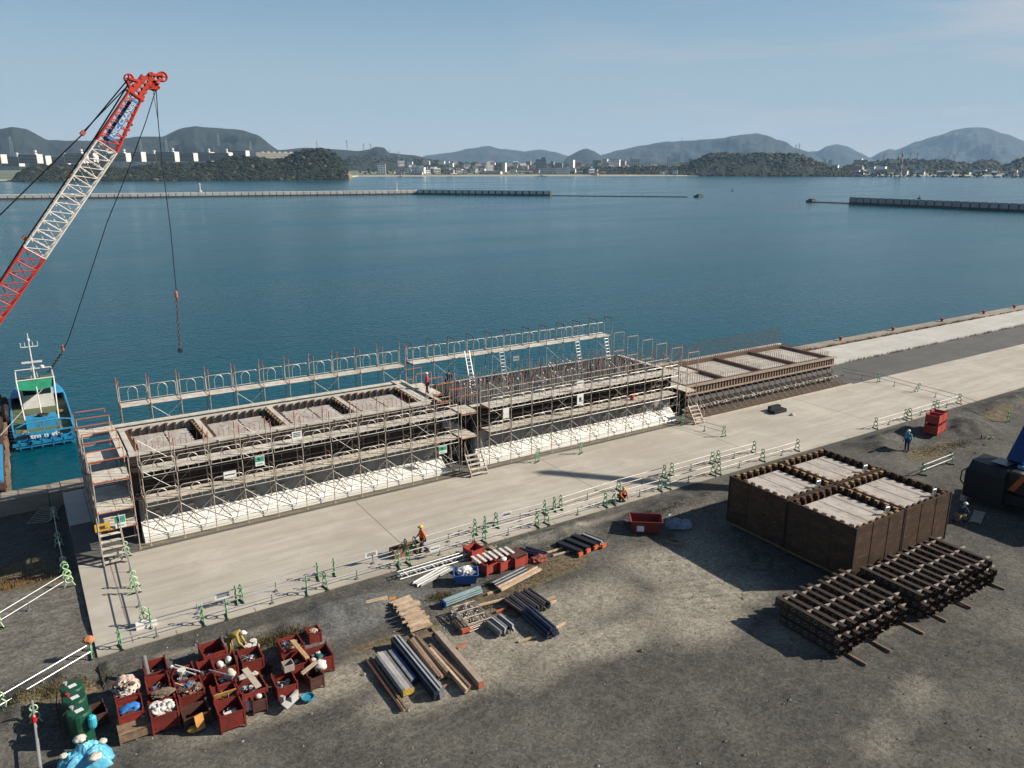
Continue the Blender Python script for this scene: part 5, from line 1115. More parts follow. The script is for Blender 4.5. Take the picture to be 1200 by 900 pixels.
for k, (p1, p2) in enumerate([((778, 634), (800, 640)), ((784, 631), (796, 634)), ((783, 603), (790, 600))]):
    a, b = G(*p1, .04), G(*p2, .04); m = MB(); m.beam(a, b, .08, .07); tag(m.build('short_batten', oldtimber), 'batten in the shade left of the brown boxes, ' + ['longer lower one', 'shorter lower one', 'at the tarpaulins'][k], 'batten')
# stacked red block crates on the right
RK = crate_src(.98, 1.0, .75, M('bright_red', (.44, .055, .04), (.32, .045, .035), 2, .55, rnd=.05))
b0 = G(1103, 512)
k = 0
for lz in (0, .87):
    for dx in (0, 1.03):
        loc = V3(b0.x + dx - .5, b0.y + .5, lz + .25); lb = 'red steel crate in the two-by-two stack on the right, %s' % ['lower left', 'lower right', 'upper left', 'upper right'][k]
        if k == 0: RK.location = loc; RK['label'] = lb; RK['group'] = 'two-by-two stack of red crates'; RK.rotation_euler = (0, 0, R(12))
        else: dup(RK, V3(b0.x - .5 + dx * math.cos(R(12)), b0.y + .5 + dx * math.sin(R(12)), lz + .25), R(12), lb, 'two-by-two stack of red crates')
        k += 1
# steel offcut on the road, right of the middle block, and white lump
p = G(910, 484); m = MB(); m.box(p.x - .7, p.x + .9, p.y - .35, p.y + .35, .06, .36); m.box(p.x - .3, p.x + 1.0, p.y + .38, p.y + .75, .06, .5); tag(m.build('steel_offcuts', blackp), 'black steel offcuts lying on the road by the lowest block', 'offcuts')
p = G(928.5, 487.5); m = MB(); m.blob((p.x, p.y, .12), .2, .2, .14, 2, .3, 80, False); tag(m.build('white_lump', bagw), 'white lump on the road right of the black offcuts', 'lump')
# mooring bollards
for k, (px, py) in enumerate([(834, 427), (916, 411), (988, 398), (1052, 387), (1108, 376), (1158, 367), (1192, 360)]):
    p = G(px, py + 2); p.y = 58.3; m = MB(); m.lathe((p.x, 58.3, .06), [(.18, 0), (.15, .2), (.15, .26), (.27, .32), (.29, .42), (.19, .47)], 12)
    tag(m.build('mooring_bollard', bollm), 'red mooring bollard on the quay edge, %s from the left' % nth(k), 'bollard', 'mooring bollards')

# ------------------------------------------------------------------ people
def skinmesh(V_, E_, Rd, name, mat, parent, root=0, sub=1, extra=None):
    me = bpy.data.meshes.new(name); me.from_pydata([tuple(v) for v in V_], E_, []); o = bpy.data.objects.new(name, me); COL.objects.link(o)
    md = o.modifiers.new('s', 'SKIN')
    for i, d in enumerate(me.skin_vertices[0].data): d.radius = (Rd[i], Rd[i]); d.use_root = (i == root)
    if sub: o.modifiers.new('d', 'SUBSURF').levels = sub
    dg = bpy.context.evaluated_depsgraph_get(); dg.update(); m2 = bpy.data.meshes.new_from_object(o.evaluated_get(dg)); bpy.data.objects.remove(o)
    if extra:
        bm = bmesh.new(); bm.from_mesh(m2)
        t_ = bpy.data.meshes.new('t'); t_.from_pydata(extra.v, [], extra.f); bm.from_mesh(t_); bm.to_mesh(m2); bm.free()
    m2.materials.clear(); m2.materials.append(mat); m2.polygons.foreach_set('use_smooth', [True] * len(m2.polygons)); m2.name = name
    o = bpy.data.objects.new(name, m2); COL.objects.link(o); o.parent = parent; return o
POSES = {   # x = left-right, y = forward, z = up (metres, 1.75 tall)
 'walk': dict(pel=(0, 0, .95), ch=(0, .03, 1.32), nk=(0, .05, 1.50), hd=(0, .08, 1.62), kl=(-.10, .16, .52), al=(-.10, .22, .10), kr=(.10, .02, .50), ar=(.10, -.26, .16), el=(-.27, -.08, 1.14), hl=(-.27, .10, .93), er=(.27, .10, 1.12), hr=(.24, .30, .98)),
 'stand': dict(pel=(0, 0, .95), ch=(0, 0, 1.32), nk=(0, .01, 1.50), hd=(0, .03, 1.62), kl=(-.11, .03, .50), al=(-.12, -.02, .09), kr=(.11, .02, .50), ar=(.13, -.04, .09), el=(-.28, .0, 1.12), hl=(-.30, .14, .90), er=(.27, -.02, 1.12), hr=(.27, .10, .88)),
 'bend': dict(pel=(0, -.05, .92), ch=(0, .30, 1.10), nk=(0, .46, 1.16), hd=(0, .58, 1.15), kl=(-.11, .04, .48), al=(-.12, -.02, .09), kr=(.11, .02, .48), ar=(.13, -.06, .09), el=(-.2, .45, .82), hl=(-.16, .60, .60), er=(.2, .45, .82), hr=(.16, .62, .60)),
 'squat': dict(pel=(0, -.12, .32), ch=(0, .10, .66), nk=(0, .18, .82), hd=(0, .24, .93), kl=(-.15, .30, .50), al=(-.12, .05, .09), kr=(.15, .30, .50), ar=(.12, .03, .09), el=(-.25, .30, .52), hl=(-.14, .50, .40), er=(.25, .30, .52), hr=(.14, .50, .40)),
 'kneel': dict(pel=(0, -.10, .50), ch=(0, .12, .86), nk=(0, .20, 1.02), hd=(0, .27, 1.13), kl=(-.12, .12, .08), al=(-.12, -.30, .07), kr=(.12, .30, .50), ar=(.12, .28, .09), el=(-.25, .28, .72), hl=(-.14, .50, .62), er=(.25, .30, .72), hr=(.14, .52, .62))}
def person(label, loc, rz, pose, jac, tro, hel, vest=None):
    P = {k: Vector(v) for k, v in POSES[pose].items()}
    t = thing('person', label, 'person', loc, rz, None, local=True); t['_o'] = (0, 0, 0)
    pel, ch, nk, hd = P['pel'], P['ch'], P['nk'], P['hd']; sx = Vector((1, 0, 0)); up = (nk - ch).normalized(); tip = (hd - nk).normalized()
    sl_, sr_ = ch + up * .10 - sx * .19, ch + up * .10 + sx * .19; hl_, hr_ = pel - sx * .10 - Zv * .03, pel + sx * .10 - Zv * .03
    Vv = [pel, pel.lerp(ch, .5), ch, nk, hl_, P['kl'], P['al'], hr_, P['kr'], P['ar'], sl_, P['el'], P['hl'], sr_, P['er'], P['hr'], P['al'] + V3(0, .16, -.04), P['ar'] + V3(0, .16, -.04), hd - tip * .05]
    Ed = [(0, 1), (1, 2), (2, 3), (0, 4), (4, 5), (5, 6), (0, 7), (7, 8), (8, 9), (2, 10), (10, 11), (11, 12), (2, 13), (13, 14), (14, 15), (6, 16), (9, 17), (3, 18)]
    Rd = [.13, .12, .14, .055, .085, .055, .04, .085, .055, .04, .06, .042, .03, .06, .042, .03, .035, .035, .05]
    ex = MB(); ex.blob(hd, .078, .095, .115, 2, .04, 1, False); fy = Vector((0, 1, 0)); ex.cbox(hd + fy * .098 - Zv * .005, .022, .03, .04); ex.cbox(hd + fy * .088 - Zv * .055, .045, .012, .012)
    for s in (-1, 1): ex.cbox(hd + sx * s * .08, .015, .03, .05); ex.cbox(hd + fy * .086 + sx * s * .032 + Zv * .02, .022, .012, .01)
    for h_, e_ in ((P['hl'], P['el']), (P['hr'], P['er'])):
        d = (h_ - e_).normalized(); s_ = d.cross(Zv); s_ = s_.normalized() if s_.length > .1 else sx
        ex.obox(h_ + d * .045, d * .045, s_ * .04, d.cross(s_) * .014)
        for q, ln in enumerate((.065, .08, .075, .055)):
            b_ = h_ + d * .085 + s_ * (-.03 + q * .02); c_ = b_ + d * ln * .55; ex.bar(b_, c_, .0095, 5); ex.bar(c_, c_ + (d * .6 - Zv * .5).normalized() * ln * .45, .0085, 5)
        ex.bar(h_ + d * .03 - s_ * .04, h_ + d * .075 - s_ * .075, .0105, 5)
    skinmesh(Vv, Ed, Rd, 'body', skin, t, 0, 1, ex)
    Jv = [pel + (ch - pel) * .02, pel.lerp(ch, .5), ch, ch.lerp(nk, .6), sl_, P['el'], P['hl'].lerp(P['el'], .08), sr_, P['er'], P['hr'].lerp(P['er'], .08)]
    skinmesh(Jv, [(0, 1), (1, 2), (2, 3), (2, 4), (4, 5), (5, 6), (2, 7), (7, 8), (8, 9)], [.165, .155, .17, .085, .085, .066, .05, .085, .066, .05], 'jacket', jac, t, 0, 1)
    Tv = [pel - Zv * .01, hl_, P['kl'], P['al'] + Zv * .03, hr_, P['kr'], P['ar'] + Zv * .03]
    skinmesh(Tv, [(0, 1), (1, 2), (2, 3), (0, 4), (4, 5), (5, 6)], [.155, .115, .08, .065, .115, .08, .065], 'trousers', tro, t, 0, 1)
    for a_ in ('al', 'ar'):
        m = MB(); c_ = P[a_]; m.cbox(c_ + V3(0, .06, -.045), .10, .28, .09); m.cbox(c_ + V3(0, -.02, .03), .10, .12, .1); m.build('boot', boots, t)
    m = MB(); hc = hd + tip * .035
    vv, ff = ICO[2]; m.add([(hc.x + x * .125, hc.y + y * .145, hc.z + max(z, -.08) * .125) for x, y, z in vv], ff); m.cbox(hc + fy * .13 - Zv * .005, .16, .09, .018, 0, R(-12)); m.build('helmet', hel, t)
    if vest:
        skinmesh([pel.lerp(ch, .3), ch, ch.lerp(nk, .35)], [(0, 1), (1, 2)], [.165, .18, .12], 'vest', vest, t, 0, 1)
    return t
def face(px, py, tx, ty): a, b = G(px, py), G(tx, ty); return math.atan2(b.y - a.y, b.x - a.x) - R(90)
p = G(496, 650); person('worker in orange jacket and yellow helmet walking along the road barrier', (p.x, p.y, ZR), face(496, 650, 470, 655), 'walk', orangej, darkt, helm_y)
p = G(728, 588); person('worker in orange crouching at the road barrier, left of the red skip', (p.x, p.y, ZR), face(728, 588, 745, 600), 'squat', orangej, darkt, helm_y)
p = G(274, 768); person('worker in mustard jacket and white helmet stooping over the red crates', (p.x - .1, p.y, .02), face(270, 765, 300, 765), 'bend', yellowj, khaki, helm_w)
p = G(1062, 529); person('worker in light blue with white helmet standing on the gravel at right', (p.x, p.y, 0), face(1062, 529, 1030, 540), 'stand', bluej, navyj, helm_w)
p = G(1124, 612); person('worker in navy with white helmet kneeling beside the brown boxes', (p.x, p.y, .02), face(1124, 612, 1150, 607), 'kneel', navyj, khaki, helm_w)
p = G(501, 463, 4.5); person('worker in pinkish red on the scaffold between the leftmost and middle blocks', (min(26.0, p.x), p.y, 4.5), R(60), 'stand', redj, darkt, helm_w)
p = G(533, 452, 4.2); person('dark figure crouching at the back corner of the middle block', (p.x, 53.9, 4.12), R(-60), 'squat', blackp, darkt, boots)
p = G(743, 512); 
m = MB(); p = PY(741, 467, 46.0); m.blob((p.x, 46.0, 2.85), .18, .18, .3, 2, .3, 5, True); m.blob((p.x, 46, 3.15), .09, .09, .09, 1, .2, 2, False); tag(m.build('red_cone', M('cone_red', (.8, .07, .03), None, 4, .5)), 'small bright red cone-like marker on the lower scaffold deck, middle block', 'marker')
# pallet by the kneeling worker
t = thing('ladder_rack', 'pale slatted ladder-like rack on the ground beside the kneeling worker', 'rack', G(1145, 608), R(20), None, local=True); t['_o'] = (0, 0, 0)
m = MB(); m.box(-1.0, 1.0, -.3, -.24, .05, .12); m.box(-1.0, 1.0, .24, .3, .05, .12); m.build('side_rails', oldtimber, t)
for q in range(8): m = MB(); m.box(-.92 + q * .25, -.78 + q * .25, -.3, .3, .123, .16); m.build('slat', palew, t)

# ------------------------------------------------------------------ crane barge and red-and-white lattice crane
random.seed(33)
t = thing('crane_barge', 'rust-brown crane barge moored at the left edge, worn timber fender along its side', 'barge', (-14, 72, SEA), 0)
m = MB(); m.box(-26, -2.45, 60.6, 88, SEA - .8, -.35); m.build('hull', bargebrown, t)
m = MB(); m.box(-25.9, -2.55, 60.7, 87.9, -.345, -.30); m.build('deck', M('barge_deck', (.10, .045, .035), (.06, .04, .03), .6, .85), t)
for k in range(12): m = MB(); y = 61.2 + k * 2.25; m.cbox((-2.3, y, -1.1), .26, 1.9, .5 + .3 * (k % 2), R(random.uniform(-4, 4))); m.build('fender_timber', oldtimber, t)
for k in range(9): m = MB(); y = 61.5 + k * 3; m.bar((-2.8, y, -.3), (-2.8, y, .6), .05, 5); m.bar((-2.8, y, .6), (-2.8, y + 3, .55), .025, 4); m.build('rail_post', rustbox, t)
m = MB(); m.box(-3.1, -2.5, 62.0, 70.5, -.30, -.1); m.build('side_gutter', hullblue, t)
for k, y in enumerate((64.2, 69)): m = MB(); m.lathe((-3.0, y, -.1), [(.22, 0), (.2, .35), (.3, .4), (.3, .55)], 10); m.build('mooring_bitt', hullblue, t)
for k, (y, z) in enumerate([(80.5, -.2), (84, -.3)]):
    m = MB(); m.ring((-2.2, y, z - .4), .75, .3, Vector((0, 1, 0)), Zv, 16, 8); tag(m.build('tyre_fender', darkrub), 'big black tyre hung on the barge side, %s' % ('nearer', 'farther')[k], 'tyre', 'tyres on the barge')
# floating boat house on the deck out of frame is not shown; the crane stands on the barge
YC = 68.0
base = Vector((-8.6, YC, 1.6)); t = thing('lattice_crane', 'red and white lattice boom crane reaching in from the left over the water', 'crane', (-9.5, YC, -.3), 0)
m = MB(); m.box(-15.5, -8.2, 66.1, 69.9, .9, 3.6); m.box(-17, -15.45, 66.0, 70.0, .8, 2.6); m.build('machine_house', boomred, t)
m = MB(); m.box(-10.4, -8.0, 65.0, 66.08, 1.0, 3.2); m.build('cab', boomwhite, t)
for y0 in (65.2, 69.6): m = MB(); m.box(-15, -8, y0, y0 + 1.1, -.3, .75); m.build('crawler_track', blackp, t)
J1 = PY(40, 296, YC); J2 = PY(124, 172, YC); J3 = PY(158, 112, YC)       # section joints on the boom axis
d = (J2 - J1); d.y = 0; d.normalize(); nrm = Vector((-d.z, 0, d.x))
J1 = J2 - d * ((J2 - J1).length)
def section(a, b, wa, wb, n, mat, nm):
    wy = Vector((0, 1, 0)); ca = [a + nrm * (s * wa / 2) + wy * (q * wa / 2) for s, q in ((1, 1), (1, -1), (-1, -1), (-1, 1))]; cb = [b + nrm * (s * wb / 2) + wy * (q * wb / 2) for s, q in ((1, 1), (1, -1), (-1, -1), (-1, 1))]
    m = MB()
    for p, q in zip(ca, cb): m.bar(p, q, .075, 6)
    m.build(nm + '_chords', mat, t)
    m = MB()
    for f in range(4):
        p0, p1 = ca[f], cb[f]; q0, q1 = ca[(f + 1) % 4], cb[(f + 1) % 4]
        for i in range(n):
            A, B = p0.lerp(p1, i / n), p0.lerp(p1, (i + 1) / n); C, D = q0.lerp(q1, i / n), q0.lerp(q1, (i + 1) / n)
            m.bar(A, C, .038, 5); m.bar(A, D, .036, 5) if f % 2 else m.bar(C, B, .036, 5)
        m.bar(p1, q1, .05, 5)
    m.build(nm + '_lacing', mat, t)
J0 = J1 - d * ((J1.z - 1.6) / d.z)
section(J0, J1, 1.0, 1.5, 16, boomred, 'lower_boom'); section(J1 + d * .02, J2, 1.5, 1.5, 12, boomwhite, 'middle_boom'); section(J2 + d * .02, J3, 1.5, .95, 7, boomred, 'upper_boom')
H1 = PY(172, 92, YC)
d2 = (H1 - J3); d2.y = 0; Lh = d2.length; d2.normalize(); n2 = Vector((-d2.z, 0, d2.x))
for sy in (-.42, .42):      # head cheek plates with round holes
    m = MB(); nh = 4
    for k in range(nh):
        for s_ in (-.02, .02):
            c0 = J3 + d2 * (Lh * (k + .5) / nh) + Vector((0, sy + s_, 0)); hl = Lh / nh / 2; hw = .58 - .06 * k; P = []; F = []
            for i in range(12):
                an = 2 * math.pi * i / 12; cx_, cy_ = math.cos(an), math.sin(an); q = max(abs(cx_), abs(cy_))
                P.append(c0 + d2 * (cx_ / q * hl) + n2 * (cy_ / q * hw)); P.append(c0 + d2 * (cx_ * .17) + n2 * (cy_ * .17))
            for i in range(12): a_ = 2 * i; b_ = 2 * ((i + 1) % 12); F.append((a_, b_, b_ + 1, a_ + 1))
            m.add(P, F)
    m.build('head_plate', boomred, t)
m = MB(); m.obox(J3 + d2 * Lh / 2 + n2 * .42, d2 * Lh / 2, n2 * .04, Vector((0, .40, 0))); m.obox(J3 + d2 * Lh / 2 - n2 * .42, d2 * Lh / 2, n2 * .04, Vector((0, .40, 0))); m.obox(J3, d2 * .06, n2 * .66, Vector((0, .55, 0))); m.build('head_web', boomred, t)
wx = Vector((1, 0, 0))
for (px, py, r_, nm) in [(151, 92, .30, 'rear_sheave'), (190, 90, .33, 'front_sheave'), (177, 89, .22, 'top_sheave'), (180, 103, .18, 'hook_sheave')]:
    c = PY(px, py, YC); m = MB()
    for sy in (-.2, 0, .2): m.ring(c + Vector((0, sy, 0)), r_, .055, wx, Zv, 16, 5); m.bar(c - wx * r_ + Vector((0, sy, 0)), c + wx * r_ + Vector((0, sy, 0)), .035, 4); m.bar(c - Zv * r_ + Vector((0, sy, 0)), c + Zv * r_ + Vector((0, sy, 0)), .035, 4)
    m.bar(c - Vector((0, .4, 0)), c + Vector((0, .4, 0)), .08, 8); m.build(nm, boomred, t)
m = MB()
for a, b in [((150, 92), (166, 97)), ((149, 95), (156, 112)), ((176, 88), (190, 88)), ((172, 99), (190, 93)), ((168, 103), (186, 104)), ((186, 104), (178, 92)), ((172, 88), (183, 102)), ((160, 104), (176, 86)), ((170, 104), (186, 98))]:
    for sy in (-.35, .35): m.beam(PY(*a, YC) + Vector((0, sy, 0)), PY(*b, YC) + Vector((0, sy, 0)), .16, .16)
m.build('jib_bracket', boomred, t)
# name banner on the near face
bc = J2.lerp(J3, .52) + Vector((0, -.78, 0)) + nrm * -.05
m = MB(); m.obox(bc, d * 1.75, Vector((0, .02, 0)), nrm * .19); m.build('name_banner', M('banner_blue', (.08, .30, .62), (.06, .24, .52), 3, .5), t)
m = MB(); m.obox(bc + Vector((0, .9, 0)) + nrm * .15 - d * .1, d * 1.8, Vector((0, .02, 0)), nrm * .2); m.build('far_banner', M('banner_navy', (.01, .02, .07), None, 3, .5), t)
fc = bpy.data.curves.new('banner_lettering', 'FONT'); fc.body = 'NSC CRANES'; fc.size = .50; fc.align_x = 'CENTER'; fc.align_y = 'CENTER'; fc.extrude = .006; fc.offset = .012; fc.space_character = 1.02
fc.materials.append(signw)
fo = bpy.data.objects.new('banner_lettering', fc); COL.objects.link(fo); fo.parent = t
fo.location = bc + Vector((0, -.035, 0)) - t.location; fo.rotation_euler = (R(90), -math.atan2(d.z, d.x), 0)
fo.scale = (1.02, .78, 1); text_mesh(fo)
# pendants and ropes
def P6(px, py, Y=YC): return PY(px, py, Y)
m = MB()
for sy in (-.3, .3):
    o_ = Vector((0, sy, 0))
    m.path([P6(150, 93) + o_, P6(97, 157) + o_, P6(0, 252) + o_, P6(-90, 338) + o_], .035, 4); m.path([P6(152, 98) + o_, P6(97, 155) + o_], .03, 4)
    m.path([P6(152, 96) + o_, P6(112, 160) + o_, P6(30, 282) + o_, P6(-35, 385) + o_], .035, 4)
m.build('boom_ropes', cable, t)
for (px, py) in ((97, 156), (82, 207), (29, 279)): m = MB(); c = P6(px, py); m.cbox(c, .3, .9, .3, 0, 0, R(-50)); m.build('rope_clamp', redsteel, t)
m = MB()
for k in range(5): c = J2.lerp(J3, .15 + .1 * k) - nrm * .72; m.cbox(c, .22, .2, .16)
m.build('boom_fittings', blackp, t)
hk = thing('hoist_hook', 'wire hoist line with a rusty red swivel and chain hanging over the water', 'hoist line', P6(211, 413), 0)
m = MB(); m.path([P6(183, 104), P6(185.5, 145), P6(190, 190), P6(200, 270), P6(207, 345)], .035, 5); m.path([P6(179, 104), P6(186, 146)], .02, 4); m.build('wire', cable, hk)
m = MB(); m.lathe(P6(207, 350), [(.04, 0), (.12, .1), (.12, .5), (.05, .65)], 8); m.build('swivel', redsteel, hk)
m = MB(); a, b = P6(207, 349), P6(211, 408)
for i in range(16): c = a.lerp(b, (i + .5) / 16); m.ring(c, .11, .035, Zv, wx if i % 2 else Vector((0, 1, 0)), 8, 4)
m.build('chain', rebar_m, hk)
m = MB(); c = P6(211, 411); m.ring(c, .16, .05, Zv, wx, 10, 5); m.lathe(c - Zv * .1, [(.05, 0), (.09, .1), (.06, .3)], 8); m.build('hook', blackp, hk)
tl = thing('tag_line', 'black tag line with red end chain slanting from the boom head to the blue boat', 'tag line', P6(68, 420, 76), 0)
m = MB(); pts = [(183, 104, 68), (170, 145, 68), (148, 205, 69), (125, 262, 71), (100, 338, 73), (80, 398, 75.5), (75, 408, 76)]; m.path([PY(*p) for p in pts], .035, 5); m.build('wire', cable, tl)
m = MB(); m.lathe(PY(74, 412, 76), [(.03, 0), (.12, .1), (.12, .45), (.04, .6)], 8); m.build('swivel', redsteel, tl)
m = MB(); a, b = PY(73, 413, 76), PY(57, 436, 79)
for i in range(14): c = a.lerp(b, (i + .5) / 14); m.ring(c, .12, .04, (b - a).normalized(), wx if i % 2 else Vector((0, 1, 0)), 8, 4)
m.build('chain', rebar_m, tl)

# ------------------------------------------------------------------ blue work boat
t = thing('work_boat', 'bright blue work boat with white mast and green canopy, stern towards the quay', 'boat', (.5, 82, SEA), 0)
X0, X1 = -1.85, 2.85; xm = (X0 + X1) / 2; hw = (X1 - X0) / 2
def hull_outline(k, n=22):
    # closed plan outline: stern at Y 74.6, bow at Y 92
    pts = []; YS, YBW = 74.6, 92.0
    for i in range(n + 1):
        u = i / n; y = YS + (YBW - YS) * u; wd = hw * k * (1 - max(0, (u - .62) / .38) ** 2.1) ** .6 * (0.96 + .04 * min(1, u * 5)); pts.append((xm + wd, y))
    return pts + [(2 * xm - x, y) for x, y in reversed(pts[:-1])]
o1, o0 = hull_outline(1.0), hull_outline(.86); n = len(o1)
sh = [(.35 * max(0, (y - 84) / 8) ** 1.3) * 2.4 for x, y in o1]
m = MB(); P = [(x, y + (.3 if y < 80 else -.5), SEA - .5) for x, y in o0] + [(x, y, -.75 + s) for (x, y), s in zip(o1, sh)] + [(xm + (x - xm) * .95, y + (.12 if y < 80 else -.12), -.75 + s) for (x, y), s in zip(o1, sh)] + [(xm + (x - xm) * .95, y + (.12 if y < 80 else -.12), -1.35) for (x, y), s in zip(o1, sh)]
F = []
for l_ in range(3):
    for i in range(n): F.append((l_ * n + i, l_ * n + (i + 1) % n, (l_ + 1) * n + (i + 1) % n, (l_ + 1) * n + i))
m.add(P, F); m.build('hull', hullblue, t)
m = MB(); m.add([(xm + (x - xm) * .955, y + (.11 if y < 80 else -.11), -1.28) for x, y in o1], [tuple(range(n))]); m.build('deck', deckgreen, t)
m = MB(); m.add([(xm + (x - xm) * .94, y, -.72 + s) for (x, y), s in zip(o1, sh) if y > 86], [tuple(range(len([1 for x, y in o1 if y > 86])))]); m.build('foredeck', hullblue, t)
m = MB(); m.box(X0 - .08, X1 + .08, 74.42, 74.60, -1.75, -1.5); m.box(X0 + .1, X1 - .1, 74.44, 74.6, -1.95, -1.85)
for k in range(6): m.box(X0 + .4 + k * .8, X0 + .48 + k * .8, 74.42, 74.6, -2.1, -1.2)
m.build('stern_rubbing_strake', M('boat_blue_dark', (.02, .24, .46), None, 2, .5), t)
for sx_ in (-1.55, 1.55): m = MB(); m.cbox((xm + sx_, 74.56, -.98), .85, .08, .22); m.build('stern_fairlead', blackp, t)
fc = bpy.data.curves.new('stern_name', 'FONT'); fc.body = 'tm n gle'; fc.size = .62; fc.align_x = 'CENTER'; fc.align_y = 'CENTER'; fc.extrude = .01; fc.offset = .02; fc.materials.append(boatwhite)
fo = bpy.data.objects.new('stern_name', fc); COL.objects.link(fo); fo.parent = t; fo.location = Vector((xm + .1, 74.55, -1.08)) - t.location; fo.rotation_euler = (R(90), 0, 0); fo.scale = (1.15, .8, 1); text_mesh(fo)
m = MB(); m.path([(X0 + .25, 75.0, -.75), (X0 + .3, 75.0, -.3), (xm - 1.4, 75, -.02), (xm, 75, .06), (xm + 1.4, 75, .04), (X1 - .3, 75.0, -.1), (X1 - .2, 75.2, -.7)], .06, 6)
for x in (xm - 1.2, xm, xm + 1.2): m.bar((x, 75, -.05), (x, 75, -.8), .03, 5)
m.build('stern_rail', hullblue, t)
m = MB(); m.box(xm - 1.25, xm + 1.15, 77.6, 79.0, -1.28, -.4); m.build('engine_cover', hullblue, t)
m = MB(); m.blob((xm + .05, 78.2, -.35), .45, .4, .22, 2, .6, 3, False); m.build('net_bundle', blackp, t)
m = MB(); m.box(xm - 1.3, xm + 1.3, 84.6, 87.2, -1.28, 1.1); m.build('wheelhouse', boatwhite, t)
m = MB(); m.box(xm - 1.15, xm - .1, 84.55, 84.59, .05, .8); m.box(xm + .1, xm + 1.15, 84.55, 84.59, .05, .8); m.build('wheelhouse_window', glassd, t)
m = MB(); m.box(xm - 1.45, xm + 1.45, 82.9, 87.4, 1.1, 1.18); m.build('wheelhouse_roof', deckgreen, t)
m = MB(); zz = 1.95
m.path([(xm - 1.5, 82.8, zz), (xm + 1.5, 82.8, zz), (xm + 1.5, 87.3, zz), (xm - 1.5, 87.3, zz), (xm - 1.5, 82.8, zz)], .06, 6)
for x in (-1.5, 1.5):
    for y in (82.8, 87.3): m.bar((xm + x, y, 1.1), (xm + x, y, zz), .05, 6)
    m.bar((xm + x, 82.8, zz), (xm + x * .86, 79.2, -1.2), .055, 6)
m.bar((xm, 82.3, 1.3), (xm + .05, 79.4, -1.1), .05, 6)
m.build('canopy_frame', boatwhite, t)
m = MB(); m.add([(xm - 1.45, 82.8, 1.9), (xm + 1.45, 82.8, 1.9), (xm + 1.4, 82.2, 1.2), (xm, 82.0, 1.02), (xm - 1.4, 82.2, 1.2), (xm - 1.4, 82.24, 1.2), (xm, 82.04, 1.02), (xm + 1.4, 82.24, 1.2), (xm + 1.45, 82.86, 1.9), (xm - 1.45, 82.86, 1.9)], [(0, 1, 2, 3, 4), (5, 6, 7, 8, 9), (0, 9, 8, 1), (1, 8, 7, 2), (4, 5, 9, 0), (2, 7, 6, 3), (3, 6, 5, 4)]); m.build('canopy_flap', tarpgreen, t)
m = MB(); m.bar((xm, 86.0, 1.15), (xm, 86.0, 5.7), .09, 7, .04); m.bar((xm - .3, 86.6, 1.15), (xm, 86.0, 3.4), .04, 5); m.bar((xm + .3, 86.6, 1.15), (xm, 86, 3.4), .04, 5)
m.beam((xm - .85, 86, 2.9), (xm + .85, 86, 2.9), .16, .16); m.beam((xm - .7, 86, 4.4), (xm + .7, 86, 4.4), .06, .08)
for x, z in ((-.7, 4.4), (.7, 4.4), (-.35, 4.4), (.3, 4.4)): m.bar((xm + x, 86, z), (xm + x, 86, z + .45), .03, 5)
m.lathe((xm + .75, 86, 2.15), [(.05, 0), (.2, .1), (.2, .3), (.05, .38)], 10); m.lathe((xm, 86, 4.9), [(.12, 0), (.14, .2), (.05, .3)], 8); m.build('mast', boatwhite, t)
for k, (x, y, s_, mt) in enumerate([(-1.4, 76.2, .3, oldtimber), (1.2, 76.0, .22, scrapb), (.6, 80.5, .35, deckgreen), (1.5, 81.5, .3, scrapb), (-.5, 81, .3, redsteel), (-1.6, 75.6, .18, bagw)]):
    m = MB(); m.blob((xm + x, y, -1.1), s_, s_, s_ * .7, 2, .5, k, False); m.build('deck_gear', mt, t)
m = MB(); m.path([(xm + .8, 83, 1.2), (-2.6, 73, -.1)], .03, 4); tag(m.build('mooring_rope', alum), 'pale mooring rope slanting from the blue boat to the barge', 'rope')

# ------------------------------------------------------------------ blue mobile crane at the right edge
t = thing('mobile_crane', 'blue mobile crane with orange and black striped tail, cut by the right edge', 'mobile crane', (58, 22.5, 0), 0)
m = MB(); m.box(53.2, 66, 20.3, 24.6, .75, 1.35); m.build('chassis', blackp, t)
for k, x in enumerate((55.2, 57.2, 61.5, 63.5)):
    for y in (20.2, 24.3): m = MB(); m.bar((x, y, .62), (x, y + .5, .62), .62, 16); m.build('wheel', darkrub, t)
m = MB(); m.box(52.9, 55.3, 24.0, 26.4, .45, 2.3); m.prismy([(52.9, 2.31), (54.9, 2.31), (54.7, 2.95), (53.3, 2.8)], 24.1, 26.3); m.build('engine_house', blackp, t)
m = MB(); m.box(53.5, 54.7, 24.3, 25.3, 2.96, 3.0); m.build('hood_panel', M('hood_grey', (.16, .18, .22), None, 3, .4), t)
m = MB(); m.box(53.25, 53.35, 19.0, 24.0, 1.55, 2.75); m.box(53.36, 55.5, 19.0, 24.0, 1.5, 2.8); m.build('counterweight', blackp, t)
for k in range(4):
    m = MB(); y0 = 23.9 - k * 1.15
    m.add([(53.23, y0, 1.6), (53.23, y0 - .35, 1.6), (53.23, y0 - .95, 2.7), (53.23, y0 - .6, 2.7), (53.245, y0, 1.6), (53.245, y0 - .35, 1.6), (53.245, y0 - .95, 2.7), (53.245, y0 - .6, 2.7)] if k % 2 == 0 else
          [(53.23, y0 - .6, 1.6), (53.23, y0 - .95, 1.6), (53.23, y0 - .35, 2.7), (53.23, y0, 2.7), (53.245, y0 - .6, 1.6), (53.245, y0 - .95, 1.6), (53.245, y0 - .35, 2.7), (53.245, y0, 2.7)],
          [(0, 1, 2, 3), (4, 7, 6, 5), (0, 4, 5, 1), (1, 5, 6, 2), (2, 6, 7, 3), (3, 7, 4, 0)]); m.build('warning_stripe', stripo, t)
